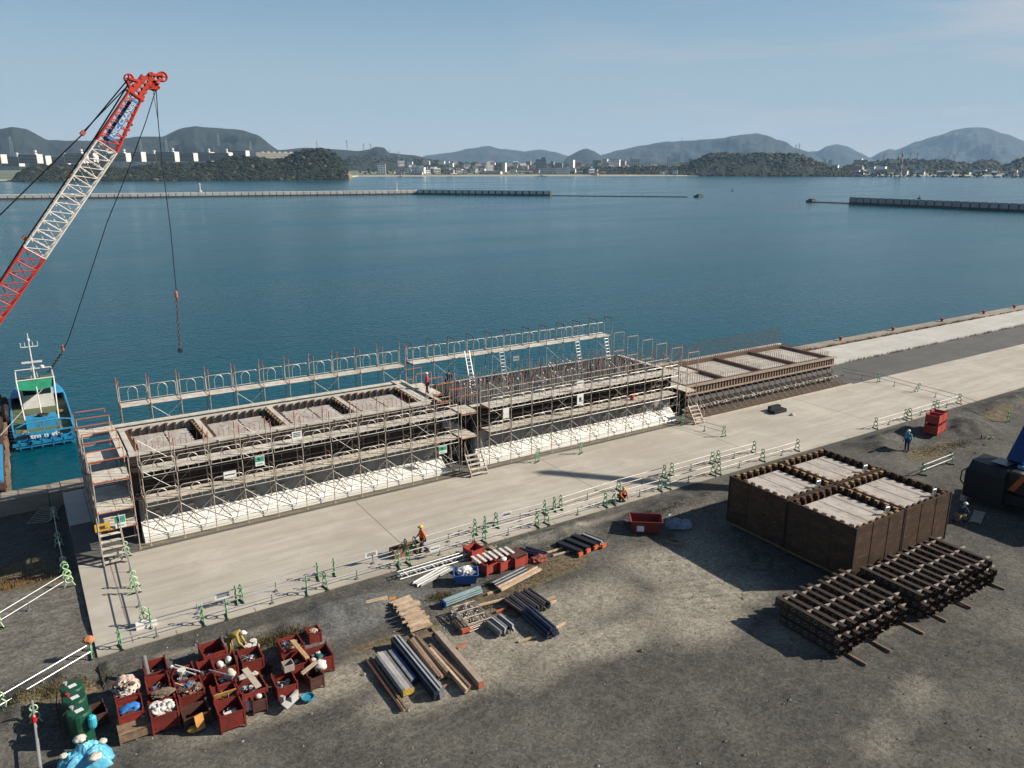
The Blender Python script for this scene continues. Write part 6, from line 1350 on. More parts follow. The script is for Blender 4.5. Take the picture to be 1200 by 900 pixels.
m = MB(); m.cbox((53.15, 20.9, 1.05), .03, .8, .55); m.build('plate', M('plate_grey', (.35, .36, .38), None, 3, .5), t)
m = MB(); m.box(55.6, 60.5, 19.6, 23.2, 1.6, 3.3); m.prismx([(19.7, 3.31), (23.1, 3.31), (22.6, 4.4), (20.2, 4.4)], 56.6, 60); m.build('upper_body', bluelight, t)
m = MB(); m.box(54.2, 55.55, 23.2, 24.0, 2.82, 3.0); m.build('tail_panel', bluelight, t)
m = MB(); bb = V3(54.6, 24.2, 2.9); bt = V3(71.4, 23.6, 26); m.beam(bb, bb.lerp(bt, .6), 1.0, 1.1); m.build('boom_base', bluedark, t)
m = MB(); m.beam(bb.lerp(bt, .35), bt, .6, .7); m.build('boom_inner', bluelight, t)
m = MB(); m.beam(bb + V3(1.5, -.3, 0), bb.lerp(bt, .3), .3, .3); m.build('boom_cylinder', greysteel, t)
m = MB(); m.beam((55.2, 27.2, .35), (53.0, 26.3, .2), .16, .2); m.beam((53.0, 26.3, .05), (53.0, 26.3, .45), .3, .3); m.build('outrigger', alum, t)
m = MB(); m.bar((53.0, 26.4, .0), (53.0, 26.4, .75), .12, 8); m.build('outrigger_jack', redsteel, t)
m = MB(); m.path([(52.7, 26.2, 1.2), (52.2, 26.3, 1.7), (52.25, 26.3, 2.3), (52.7, 26.2, 2.4)], .04, 5); m.build('mirror_arm', blackp, t)

t.location += Vector((-3.0, -2.5, 0))
# ------------------------------------------------------------------ loose stones, weeds
random.seed(5)
mb = MB(); SV, SF = ICO[1]
def keep_off(x, y): return (33.5 < x < 43.5 and 20.5 < y < 30)
for i in range(5200):
    if i < 3600: x = random.uniform(-4, 50); y = random.uniform(10, 35) ** 1.0
    else: x = random.uniform(40, 90); y = random.uniform(18, 35)
    if keep_off(x, y): continue
    s_ = .02 + .035 * random.random() ** 3 + (.06 if random.random() < .02 else 0); z = gz(x, y) + s_ * .2; q = random.uniform(.6, 1.4)
    o8 = [(x + s_, y, z), (x, y + s_ * q, z), (x - s_, y, z), (x, y - s_ * q, z), (x + s_ * .2, y, z + s_ * .8)]
    mb.k = i % 2; mb.add(o8, [(0, 1, 4), (1, 2, 4), (2, 3, 4), (3, 0, 4)])
tag(mb.build('loose_stones', [M('stone_pale', (.36, .33, .29), (.26, .24, .21), 3, .9), M('stone_dark', (.12, .115, .11), (.2, .18, .16), 3, .9)], origin=(0, 0, 0)), 'loose stones scattered over the gravel yard', 'stones', kind='stuff')
weed = M('dry_weeds', (.20, .13, .06), (.09, .09, .03), 1.5, .9, 0, .5); weedg = M('green_weeds', (.06, .09, .025), (.12, .10, .04), 1.5, .9)
def weeds(label, spots, n, h, mats):
    m = MB()
    for i in range(n):
        cx, cy, rx, ry = random.choice(spots); x = random.gauss(cx, rx * .5); y = random.gauss(cy, ry * .5); z = gz(x, y) - .01 if not (x > .8 and y > 35.3) else .05; a_ = random.uniform(0, 6.28); w_ = .012 + .012 * random.random(); hh = h * random.uniform(.4, 1.2); dx, dy = math.cos(a_), math.sin(a_); l_ = random.uniform(-.5, .5) * hh
        m.k = random.randrange(len(mats)); m.add([(x - dx * w_, y - dy * w_, z), (x + dx * w_, y + dy * w_, z), (x + dy * l_, y - dx * l_, z + hh)], [(0, 1, 2)])
    return tag(m.build('weeds', mats, origin=(0, 0, 0)), label, 'weeds', kind='stuff')
weeds('dry brown weeds among the crates and along the bank', [(7.2, 32.3, 1.8, .7), (8.4, 31.9, 1, .6), (-.8, 33.2, 2, .6), (6.5, 30.5, .6, .5)], 5200, .16, [weed, weed, weedg])
weeds('green and straw weeds between the laid out materials', [(15.9, 31.7, .7, .35), (19, 31.4, .5, .3), (20.5, 30.8, 3.5, .8), (23.5, 32.5, 2.5, .5), (17, 29.6, 2, .4)], 5200, .10, [weed, weedg, weed])
weeds('reddish weeds on the sunken ground at left', [(-2.5, 46.8, 2, 1.2), (-4, 45.6, 2, .8), (-5, 48.5, 3, 2)], 3600, .2, [weed, M('red_weeds', (.26, .12, .05), None, 3, .9)])
weeds('straw patch around the red crate stack on the right', [(57.5, 30.2, 2.2, 1.1), (60.5, 29.8, 1.5, .7), (31.5, 32.6, 3.5, .5)], 3000, .09, [weed])
weeds('thin weeds along the joint of the quay apron', [(78 + 4 * k, 50.8, 2.5, .12) for k in range(10)] + [(70 + 4 * k, 57, 2, .1) for k in range(12)], 2600, .35, [weed])
# wire frame left in the sunken ground
t = thing('wire_rack', 'rusty wire rack lying on the dark sunken ground at left', 'rack', G(52, 604, -.9), R(-20), None, local=True); t['_o'] = (0, 0, 0)
m = MB()
for k in range(9): m.bar((-.6, -1.2 + k * .3, .06), (.6, -1.2 + k * .3, .06), .02, 4)
m.bar((-.6, -1.2, .06), (-.6, 1.2, .06), .025, 4); m.bar((.6, -1.2, .06), (.6, 1.2, .06), .025, 4); m.build('grid', steel, t)

# ------------------------------------------------------------------ breakwaters
random.seed(77)
bw_dark = M('caisson_dark', (.10, .10, .095), (.06, .06, .058), .2, .9)
bw_white = M('caisson_pale', (.62, .60, .56), (.48, .46, .43), .15, .9)
bw_side = M('caisson_side_pale', (.80, .78, .74), (.60, .59, .56), .3, .9)
def breakwater(name, label, a, b, n, wd, h, top_white, gap=.06, low=False, cap=True):
    d = (b - a); Lg = d.length; d = d.normalized(); s_ = Vector((-d.y, d.x, 0)); 
    t = thing(name, label, 'breakwater', a.lerp(b, .5), 0)
    for k in range(n):
        c = a + d * (Lg * (k + .5) / n); c.z = SEA; m = MB(); hl = Lg / n * (.5 - gap)
        m.k = 0; m.obox(c + Zv * (h / 2 - .5), d * (Lg / n * .5 - .15), s_ * (wd / 2), Zv * (h / 2 + .5)); m.k = 1
        if not low and cap: m.obox(c + Zv * (h + .45 + .25) - s_ * (-.0), d * hl, s_ * (wd * .42), Zv * .45)
        if not low: m.obox(c + Zv * (h * .5 + .8) - s_ * (wd / 2 + .03), d * hl, s_ * .03, Zv * (h * .38))
        m.build('caisson_block', [bw_dark, top_white], t)
    return t
def S(px, py): return G(px, py, SEA)
breakwater('breakwater', 'long pale-topped breakwater crossing the water on the left', S(-60, 234.5), S(490, 227.5), 64, 9, 2.2, bw_white, .05)
breakwater('breakwater', 'dark breakwater section with grey panels, just right of the long pale one', S(491, 227.7), S(646, 229.3), 20, 8, 3.6, bw_side, .12, cap=False)
breakwater('breakwater', 'thin low dark breakwater line tapering away mid-water', S(647, 229.5), S(806, 231), 20, 4, .5, bw_dark, low=True)
breakwater('breakwater', 'dark breakwater with grey panels at the right edge of the water', S(1000, 238.8), S(1275, 251.5), 26, 9, 3.9, M('caisson_side_grey', (.48, .47, .45), (.34, .33, .32), .3, .9), .08, cap=False)
breakwater('breakwater', 'thin low line leading left from the right-hand breakwater', S(953, 237), S(998, 238.6), 8, 4, .5, bw_dark, low=True)
for px, py, lb in [(819, 231, 'dark block at the right tip of the thin breakwater line'), (951, 236.8, 'small block at the left tip of the right-hand breakwater')]:
    c = S(px, py); m = MB(); m.cbox(c + Zv * .5, 9, 4, 1.8, .3); m.cbox(c + Zv * 1.7, 3, 3, 1.0); tag(m.build('breakwater_tip', bw_dark), lb, 'breakwater head')
for px, lb in [(235, 'left'), (465, 'right')]:
    c = S(px, 228.5 if px < 300 else 227.6); m = MB(); m.lathe(c, [(1.6, 0), (1.6, 3), (.6, 4), (.5, 8), (.9, 8.2), (.4, 9.5)], 8); tag(m.build('beacon', bw_white), 'tiny white beacon standing by the pale breakwater, %s of two' % lb, 'beacon')
for k, (px, py, sc1) in enumerate([(1077, 233, 1.4), (858, 224, 1.2)]):
    c = S(px, py); m = MB(); m.lathe(c, [(.9 * sc1, -.3), (.9 * sc1, .6), (.25, .8), (.2, 2.4)], 8); tag(m.build('buoy', blackp), 'tiny dark buoy on the open water, ' + ['above the right-hand breakwater', 'right of the thin breakwater line'][k], 'buoy')
def boat_small(px, py, L_, lb):
    c = S(px, py); a_ = -YAW; t = thing('small_boat', lb, 'boat', c, a_, None, local=True); t['_o'] = (0, 0, 0)
    m = MB(); w2 = L_ * .13; m.add([(-L_ / 2, -w2, 1.3), (-L_ / 2, w2, 1.3), (L_ * .3, w2, 1.4), (L_ / 2, 0, 1.9), (L_ * .3, -w2, 1.4), (-L_ * .47, -w2 * .7, -.3), (-L_ * .47, w2 * .7, -.3), (L_ * .28, w2 * .6, -.3), (L_ * .42, 0, -.3), (L_ * .28, -w2 * .6, -.3)],
          [(4, 3, 2, 1, 0), (5, 6, 7, 8, 9), (0, 1, 6, 5), (1, 2, 7, 6), (2, 3, 8, 7), (3, 4, 9, 8), (4, 0, 5, 9)]); m.build('hull', boatwhite, t)
    m = MB(); m.box(-L_ * .25, L_ * .05, -w2 * .6, w2 * .6, 1.35, 3.2); m.build('cabin', boatwhite, t)
for px, py, L_, lb in [(636, 206.7, 26, 'long pale boat by the far shore, left of centre'), (668, 206.2, 24, 'white boat with cabin by the far shore, centre'), (1190, 206.5, 40, 'pale ship by the far shore at the right edge'), (470, 207.4, 12, 'tiny boat off the wooded headland'), (1040, 206.6, 16, 'tiny boat below the striped chimneys')]: boat_small(px, py, L_, lb)

# ------------------------------------------------------------------ far land: shore, hills, mountains
def crest(pts, px):
    if px <= pts[0][0]: return pts[0][1]
    for (a, ya), (b, yb) in zip(pts, pts[1:]):
        if px <= b: u = (px - a) / (b - a); u = u * u * (3 - 2 * u) * .4 + u * .6; return ya + (yb - ya) * u
    return pts[-1][1]
def shore_y(px): return crest([(-200, 212), (0, 212.5), (60, 212), (140, 211.5), (300, 210.8), (405, 210.2), (415, 206.9), (700, 206.4), (1400, 206.2)], px)
land_m = M('far_land', (.20, .21, .13), (.10, .13, .07), .006, .95, 0, .5, 0, 20, (1, 1, 1), 0, (.34, .29, .22), .02)
beach_m = M('beach', (.46, .40, .31), (.34, .30, .24), .02, .95)
mb = MB(); P = []; F = []; cols = list(range(-260, 1500, 8))
for px in cols:
    s_ = S(px, shore_y(px)); r0 = math.hypot(s_.x, s_.y)
    for r, z in ((r0 - 6, SEA - .6), (r0 + 8, SEA + .9), (r0 + 22, SEA + 2.6), (r0 + 60, 1.5), (r0 + 400, 3), (r0 + 2500, 6), (13500, 10)):
        u = Vector((s_.x, s_.y, 0)).normalized(); P.append((u.x * r, u.y * r, z))
nr = 7
for i in range(len(cols) - 1):
    for j in range(nr - 1): F.append((i * nr + j, (i + 1) * nr + j, (i + 1) * nr + j + 1, i * nr + j + 1)); mb.m.append(1 if j < 2 else 0)
mb.v = P; mb.f = F; struct(mb.build('far_shore', [land_m, beach_m], origin=(0, 0, 0)))
mount_m = M('mountain_forest', (.007, .015, .016), (.026, .036, .028), .006, .95)
hill_m = M('hill_forest', (.010, .018, .009), (.018, .028, .013), .02, .95)
def ridge(name, pts, Rr, dep, mat, step=1.6, rows=27, rough=.10, seed=0, zb=2.0):
    P = []; F = []; c0, c1 = pts[0][0], pts[-1][0]; n = int((c1 - c0) / step) + 1
    for i in range(n + 1):
        px = c0 + (c1 - c0) * i / n; c = RZ(px, crest(pts, px), Rr); h = max(0.5, c.z - zb); u = Vector((c.x, c.y, 0)).normalized()
        for j in range(rows):
            v = (j / (rows - 1)) * 2 - 1; r = Rr + v * dep; q = abs(v)
            pr_ = (1 - q ** 1.25) ** 1.1 if q < 1 else 0
            x, y = u.x * r, u.y * r; nn = noise.fractal(Vector((x, y, seed * 50)) * (3.2 / dep), .8, 2.1, 6) - .5 * abs(noise.noise(Vector((x, y, seed)) * (9 / dep)))
            z = zb + h * pr_ + h * rough * nn * min(1, q * 3.2) * (1 if q < .98 else 0) + h * .02 * noise.noise(Vector((x, y, 0)) * (14 / dep))
            P.append((x, y, z if q < 1 else zb - 6))
    for i in range(n):
        for j in range(rows - 1): F.append((i * rows + j, (i + 1) * rows + j, (i + 1) * rows + j + 1, i * rows + j + 1))
    m = MB(); m.v = P; m.f = F; m.m = [0] * len(F); return struct(m.build(name, mat, origin=(0, 0, 0), smooth=True))
ridge('mountain', [(-260, 172), (-60, 163), (-20, 153), (0, 151.5), (14, 148.5), (30, 151.5), (57, 164), (76, 165), (105, 165), (147, 162), (160, 160), (190, 160), (217, 149), (228, 148), (240, 149), (270, 151), (285, 153), (300, 157.5), (327, 176), (345, 184), (380, 196)], 4100, 800, mount_m, seed=1, rows=37, rough=.3)
ridge('mountain', [(300, 190), (327, 176), (357, 173), (375, 173.5), (400, 175.5), (420, 177), (432, 175), (441, 172), (450, 173), (456, 179), (485, 182), (507, 187), (530, 196)], 3600, 500, mount_m, seed=2, rows=19, rough=.2)
ridge('mountain', [(470, 196), (500, 182), (530, 178.5), (550, 174), (572, 171), (587, 174.5), (600, 175.5), (615, 177.5), (632, 175), (650, 178), (667, 183), (690, 192)], 9000, 900, mount_m, seed=3, rows=21, rough=.2)
ridge('mountain', [(655, 194), (668, 182), (680, 176), (687, 173.8), (696, 177), (706, 183), (722, 194)], 6600, 420, mount_m, 2, 17, .12, seed=4)
ridge('mountain', [(685, 196), (706, 181), (725, 176), (750, 171), (780, 166), (800, 165), (820, 164), (847, 162), (860, 159.5), (875, 157.3), (888, 156.5), (900, 159), (910, 163.5), (920, 166), (932, 173.5), (945, 177), (957, 183), (975, 196)], 7600, 1000, mount_m, seed=5, rows=37, rough=.28)
ridge('mountain', [(930, 194), (948, 177.5), (958, 177), (970, 171), (980, 169), (992, 171), (1008, 179), (1020, 185), (1034, 196)], 9600, 800, mount_m, seed=6, rows=17, rough=.18)
ridge('mountain', [(1005, 196), (1020, 184.5), (1034, 177.5), (1042, 174.5), (1050, 175.5), (1075, 165.5), (1100, 158.5), (1120, 151.5), (1145, 148.6), (1160, 151), (1180, 157.5), (1200, 165), (1235, 178), (1290, 183), (1400, 190)], 10400, 1300, mount_m, seed=7, rows=37, rough=.25)
HEAD = [(-60, 214), (14, 212), (22, 204), (34, 196), (60, 194), (90, 194), (125, 191), (140, 198), (150, 199), (165, 194), (190, 191), (225, 192.5), (257, 188), (270, 183), (295, 183), (312, 186), (330, 186), (342, 182), (352, 177), (364, 174.5), (380, 174), (390, 178), (398, 184), (404, 195), (408, 208)]
RGT = [(675, 204), (690, 199), (720, 196.5), (760, 195.5), (795, 196), (806, 193), (817, 187), (830, 181), (845, 178), (870, 180), (900, 179.5), (915, 180.5), (932, 180.5), (945, 183), (957, 190), (975, 196), (990, 199), (1010, 204)]
LOW = [(960, 202), (985, 197), (1003, 192), (1020, 190), (1040, 187.5), (1075, 187), (1105, 187.8), (1125, 190), (1138, 192), (1150, 187.5), (1165, 189), (1175, 195), (1183, 191), (1200, 185), (1240, 180), (1320, 182)]
MID = [(400, 192), (408, 184), (430, 183), (455, 184), (480, 186), (505, 187), (530, 190), (560, 191), (600, 192), (640, 192.5), (680, 193), (720, 193), (800, 192), (850, 196)]
ridge('wooded_hill', HEAD, 1450, 60, hill_m, 3, 13, .1, 11, SEA); ridge('wooded_hill', RGT, 2050, 160, hill_m, 3, 13, .1, 12, SEA)
ridge('wooded_hill', LOW, 2700, 320, hill_m, 3, 13, .1, 13, SEA); ridge('wooded_hill', MID, 3000, 320, hill_m, 3, 13, .15, 14, SEA)
wood_a = M('crown_green', (.014, .023, .009), (.028, .034, .015), .05, .9); wood_b = M('crown_dark', (.005, .010, .005), (.012, .018, .009), .05, .9); wood_c = M('crown_brown', (.16, .115, .06), (.09, .08, .04), .05, .9)
def woodland(label, pts, Rr, dep, n, size, seed, x0=None, x1=None, down=1.0):
    random.seed(seed); m = MB(); a = x0 if x0 is not None else pts[0][0]; b = x1 if x1 is not None else pts[-1][0]; vv, ff = ICO[1]
    for i in range(n):
        px = random.uniform(a, b); c = RZ(px, crest(pts, px), Rr); h = c.z - SEA; v = -random.random() ** .7 * down if random.random() < .86 else random.random() * .5
        u = Vector((c.x, c.y, 0)).normalized(); r = Rr + v * dep; z = SEA + h * max(0, 1 - abs(v) ** 1.25) ** 1.1
        s_ = size * random.uniform(.55, 1.25) * (.5 + .5 * min(1, h / 12)); q = Vector((u.x * r, u.y * r, z - s_ * .15)); m.k = 0 if random.random() < .45 else (1 if random.random() < .93 else 2)
        P = []
        for p in vv: k = random.uniform(.62, 1.2); P.append((q.x + p[0] * s_ * k, q.y + p[1] * s_ * k, q.z + p[2] * s_ * .85 * k))
        m.add(P, ff)
    return tag(m.build('woodland', [wood_a, wood_b, wood_c], origin=(0, 0, 0)), label, 'woodland', kind='stuff')
woodland('dark wooded headland on the far left shore', HEAD, 1450, 58, 3200, 4.6, 1, 16, 407)
woodland('wooded hill on the far shore, right of centre', RGT, 2050, 150, 2300, 6.5, 2)
woodland('low wooded hills along the far right shore', LOW, 2700, 300, 1900, 8, 3)
woodland('trees behind the far town', MID, 3000, 300, 1500, 8, 4)
# rocks at the headland's foot
for k, (px, w_, h_) in enumerate([(55, 30, 10), (118, 22, 8), (152, 14, 6), (402, 14, 12)]):
    c = S(px, 211.5 if px < 400 else 210.3) ; u = Vector((c.x, c.y, 0)).normalized(); c = c + u * 12; m = MB(); m.blob((c.x, c.y, SEA + 1), w_, 14, h_, 3, .35, k, True, 1.6); tag(m.build('shore_rock', M('rock_tan', (.27, .20, .14), (.17, .13, .09), .08, .95)), 'tan shore rock at the foot of the wooded headland, %s' % ['largest, far left', 'behind the boom', 'small one', 'at the right tip'][k], 'rock')

# ------------------------------------------------------------------ apartment blocks, town, pylons, chimneys
ap_w = M('apartment_white', (.74, .71, .66), (.62, .59, .55), .08, .8); ap_g = M('apartment_facade', (.32, .31, .30), (.24, .235, .23), .08, .85); ap_d = M('window_dark', (.035, .04, .05), None, .1, .3)
random.seed(9)
def apartment(px, py_base, rng, floors, Lg, label, tower=True):
    c = RZ(px, 200, rng); a_ = R(35) ; fl = 3.0; H_ = floors * fl; z0 = RZ(px, py_base, rng).z
    t = thing('apartment_block', label, 'apartment block', (c.x, c.y, z0), a_, 'apartment blocks behind the wooded headland', local=True); t['_o'] = (0, 0, 0)
    # local: -y end faces the sun (white gable), -x side is the long shaded facade
    m = MB(); m.box(0, 13, 0, Lg, 0, H_); m.build('walls', ap_w, t)
    m = MB()
    for f in range(floors): m.box(-.9, -.02, 1, Lg - 1, f * fl + .1, f * fl + 1.2)
    m.build('balcony_bands', ap_g, t)
    m = MB()
    for f in range(floors): m.box(-.06, -.01, 1, Lg - 1, f * fl + 1.25, f * fl + 2.9)
    m.build('window_bands', ap_d, t)
    m = MB(); m.box(-.9, -.02, 0, .9, 0, H_ + .6); m.box(-.9, -.02, Lg - .9, Lg, 0, H_ + .6); m.box(.0, 13, 0, .3, H_, H_ + .8); m.build('parapet', ap_w, t)
    if tower:
        m = MB(); m.box(3, 8, 8, 13, H_, H_ + 3); m.lathe((5.5, 10.5, H_ + 3), [(1.6, 0), (1.6, 1.5), (3, 2), (3, 5), (1, 6)], 10); m.build('roof_tank', ap_w, t)
AP = [(-22, 193), (4, 190), (24, 193.5), (46, 190), (56, 193), (80, 192), (100, 190), (112, 188), (130, 188), (150, 188), (168, 188), (185, 188), (207, 188), (229, 187.5), (249, 187.5), (270, 187), (290, 186)]
for k, (px, yb) in enumerate(AP):
    apartment(px, yb + 1.5, 2000 + (k % 3) * 70, 6 if k % 2 else 7, 58, 'slab apartment block with a sunlit white end wall, %s from the left' % nth(k), k % 3 != 1)
c = RZ(326, 186.5, 1700); t = thing('long_building', 'long low cream building above the wooded headland', 'building', c, R(-8), None, local=True); t['_o'] = (0, 0, 0)
m = MB(); m.box(-42, 34, 0, 14, -2, 12.5); m.build('walls', M('cream_wall', (.62, .52, .44), (.54, .45, .38), .1, .8), t)
m = MB()
for f in range(3): m.box(-41, 32, -.15, -.02, 1 + f * 3.9, 2.6 + f * 3.9)
m.build('window_bands', ap_g, t)
m = MB()
for k in range(6): m.box(-30 + k * 11, -26 + k * 11, 3, 8, 12.5, 14.5)
m.build('roof_huts', ap_w, t)
wallc = [M('town_wall_%s' % n_, c_, c2_, .1, .85) for n_, c_, c2_ in (('white', (.95, .93, .89), (.80, .78, .74)), ('cream', (.74, .66, .56), (.62, .55, .46)), ('grey', (.38, .38, .38), (.30, .30, .30)), ('pinkish', (.50, .40, .35), (.42, .33, .29)))]
roofc = [M('town_roof_%s' % n_, c_, None, .1, .8) for n_, c_ in (('grey', (.16, .17, .19)), ('dark', (.08, .08, .09)), ('brown', (.22, .13, .10)), ('white', (.6, .6, .6)))]
def building(px, py_top, rng, wpx, dp, z0, wi, ri, label, group, cat='building', name='building', windows=True, gable=False):
    c = RZ(px, py_top, rng); H_ = max(3.0, c.z - z0); W_ = wpx * rng / 940.0; a_ = math.atan2(-c.x, c.y) + R(random.uniform(-22, 22))
    t = thing(name, label, cat, (c.x, c.y, z0), a_, group, local=True); t['_o'] = (0, 0, 0)
    m = MB(); m.box(-W_ / 2, W_ / 2, 0, dp, 0, H_); m.build('walls', wallc[wi], t)
    m = MB()
    if gable: m.prismx([(-.6, H_), (dp / 2, H_ + dp * .22), (dp + .6, H_)], -W_ / 2 - .5, W_ / 2 + .5)
    else: m.box(-W_ / 2 - .2, W_ / 2 + .2, -.2, dp + .2, H_, H_ + .7)
    m.build('roof', roofc[ri], t)
    if windows:
        m = MB(); nf = max(1, int(H_ / 3.6))
        for f in range(nf):
            nw = max(2, int(W_ / 5))
            for q in range(nw): x = -W_ / 2 + (q + .5) * W_ / nw; m.box(x - W_ / nw * .3, x + W_ / nw * .3, -.12, -.02, f * H_ / nf + 1.1, f * H_ / nf + 2.6)
        m.build('windows', ap_d, t)
    return t
# landmark buildings: (px, top y, width px, wall, roof, text)
LM = [(447, 192, 9, 0, 3, 'plain white block right of the wooded headland', 1850), (478, 197, 6, 0, 3, 'small white tower-like house by the shore, left', 1850), (487, 196, 10, 0, 3, 'white stepped block by the shore, left', 1850), (500, 199, 9, 0, 0, 'white block right of the stepped white block', 1850),
      (575, 201, 24, 1, 0, 'long low cream hall by the shore, left of centre', 1900), (543, 199.5, 8, 0, 3, 'white shore house left of the long cream hall', 1860), (574, 189, 8, 0, 3, 'white block on the slope above the long cream hall', 2400), (590, 191, 4, 0, 3, 'slim white tower left of the grey office block', 2300),
      (634, 187, 12, 2, 0, 'broad grey office block, centre left', 2300), (637, 184.5, 4, 2, 0, 'narrow grey tower rising behind the broad office block', 2400), (669, 187.5, 6, 0, 3, 'white topped block in the centre of the town', 2350), (655, 191, 8, 2, 3, 'pale grey block left of the white topped one', 2200), (660, 197, 14, 0, 3, 'low white shed by the centre shore', 1900), (642, 197.5, 22, 0, 3, 'long low white warehouse by the centre shore', 1950),
      (700, 188, 9, 2, 3, 'grey-white block on the town slope', 2400), (709, 186.5, 5, 1, 3, 'slim cream tower on the town slope', 2400), (721, 187, 10, 0, 0, 'white block on the town slope, right of the cream tower', 2400), (729, 188.5, 7, 2, 0, 'grey block on the town slope', 2450),
      (745, 186.8, 10, 1, 3, 'wide cream hotel tower, centre', 2300), (742, 185.4, 3, 1, 3, 'lift tower of the wide cream hotel', 2310), (784, 184, 4, 0, 3, 'slim white tower on the left of the pale hospital block', 2250), (790, 187, 12, 0, 3, 'pale hospital block, centre right', 2250),
      (814, 186.8, 13, 1, 0, 'big cream block in front of the wooded hill', 2150), (822, 188.5, 6, 1, 0, 'lower wing of the big cream block', 2140), (829, 187.5, 6, 3, 0, 'brownish block beside the big cream block', 2160), (818, 194.5, 8, 0, 3, 'low white annex below the big cream block', 2050),
      (967, 187, 3, 0, 3, 'white block peeking over the trees, left', 2600), (973, 187.5, 4, 0, 3, 'white block peeking over the trees, right', 2600), (1009, 187.5, 14, 2, 3, 'grey block left of the striped chimneys', 3000), (1009, 186, 1.6, 0, 3, 'slim white stack on the grey block', 3000),
      (1007, 201.5, 9, 0, 3, 'white house on the right shore', 2000), (1057, 200.5, 10, 1, 3, 'cream building at the foot of the striped chimneys', 1950), (1080, 201, 5, 1, 0, 'small house right of the striped chimneys', 2000), (1175, 193, 14, 3, 3, 'terraced pinkish block between the low hills, right', 2700)]
for (px, ty, wp, wi, ri, lb, rg) in LM: building(px, ty, rg, wp, 14, 1.5 if rg < 2100 else 3.0, wi, ri, lb, None)
random.seed(4)
zones = [(458, 545, 196, 203, 22, 1880, 'small house in the shore village by the headland'), (470, 560, 188, 196, 20, 2500, 'small house on the slope above the left shore village'), (505, 700, 197, 204.5, 26, 1930, 'small house along the centre shore'), (560, 740, 189, 196, 34, 2350, 'small house in the centre of the far town'),
         (735, 860, 190, 196, 24, 2450, 'small house in the far town right of centre'), (680, 800, 199, 204.5, 10, 1900, 'small house among the shore trees right of centre'), (955, 1060, 193, 204, 34, 2050, 'small house on the right shore left of the chimneys'), (1060, 1220, 199, 204, 26, 2150, 'small house on the right shore past the chimneys')]
for (a, b, y0, y1, n_, rg, lb) in zones:
    lots = sorted(random.uniform(a, b) for _ in range(n_))
    for k in range(n_):
        px = lots[k]; ty = random.uniform(y0, y1); wi = random.choice([0, 0, 0, 1, 2, 3]); ri = random.choice([0, 0, 1, 2, 3]); r_ = rg * random.uniform(.97, 1.06)
        yb = RZ(px, ty + random.uniform(2.8, 4.4), r_).z
        building(px, ty, r_, random.uniform(3.4, 8), random.uniform(8, 14), min(yb, RZ(px, ty, r_).z - 3) if rg > 2000 else max(.5, min(yb, 4)), wi, ri, '%s %s, %s from the left' % (['white', 'cream', 'grey', 'pinkish'][wi], lb, nth(k)), lb.replace('small house', 'small houses'), 'house', 'house', windows=random.random() < .6, gable=random.random() < .5)
# shore trees among the houses
woodland('clumps of trees among the far town and along its shore', [(415, 201), (440, 197), (480, 198), (520, 200), (600, 202), (680, 200), (760, 199), (850, 200), (960, 202), (1100, 201), (1240, 201)], 1990, 90, 650, 3.4, 6, 415, 1240)
# red-white chimneys
cw, cr_ = M('chimney_white', (.72, .70, .68), None, 1, .7), M('chimney_red', (.55, .10, .07), None, 1, .7)
for px, ty, nm in [(1054, 180, 'left'), (1058.5, 176, 'right')]:
    c = RZ(px, ty, 1900); t = thing('chimney', 'red and white striped chimney on the far right shore, %s of the pair' % nm, 'chimney', (c.x, c.y, 1), 0, 'striped chimneys'); H_ = c.z - 1
    for k in range(7):
        a0, a1 = k / 7, (k + 1) / 7; m = MB(); m.lathe((c.x, c.y, 1 + H_ * a0), [(2.6 - 1.3 * a0, 0), (2.6 - 1.3 * a1, H_ / 7)], 10); m.build('band', cr_ if k % 2 else cw, t)
pyl_m = M('pylon_steel', (.38, .39, .40), None, 1, .6, .3)
def pylon(px, ty, by, rng, label, thick=.45):
    a = RZ(px, ty, rng); zb = RZ(px, by, rng).z; H_ = a.z - zb; t = thing('pylon', label, 'pylon', (a.x, a.y, zb), 0, 'power pylons on the far hills'); b = H_ * .09
    m = MB()
    for sx_, sy_ in ((1, 1), (1, -1), (-1, 1), (-1, -1)): m.bar((a.x + sx_ * b, a.y + sy_ * b, zb), (a.x + sx_ * b * .15, a.y + sy_ * b * .15, zb + H_), thick * .5, 4)
    for k in range(5):
        z = H_ * k / 5; q = b * (1 - .85 * k / 5); z2 = H_ * (k + 1) / 5; q2 = b * (1 - .85 * (k + 1) / 5); m.bar((a.x - q, a.y - q, zb + z), (a.x + q2, a.y - q2, zb + z2), thick * .35, 4); m.bar((a.x + q, a.y - q, zb + z), (a.x - q2, a.y - q2, zb + z2), thick * .35, 4)
    m.build('tower', pyl_m, t)
    m = MB()
    for k in (.70, .80, .90): m.bar(Vector((a.x, a.y, zb + H_ * k)) - _rt * H_ * .13, Vector((a.x, a.y, zb + H_ * k)) + _rt * H_ * .13, thick * .4, 4)
    m.build('cross_arms', pyl_m, t)
PL = [(11, 160, 184, 2600), (26, 151, 160, 4900), (164, 163, 184, 2600), (194, 161, 178, 2600), (255, 157, 171, 3500), (293, 165, 176, 2400), (371, 165, 176, 2800), (406, 164, 175, 3200), (426, 168, 177, 3400), (434, 168, 176, 3400), (456, 175, 181, 3400), (467, 177, 197, 2300), (799, 161, 166, 7300), (871, 168, 178, 4500), (933, 169, 180, 3200), (937, 168, 180, 3000), (1036, 180, 190, 2600), (1067.5, 178.5, 190, 2500), (1075.5, 179, 190, 2500), (1119, 181, 190, 3000), (640, 179, 188, 3200), (1016, 187, 203, 2100)]
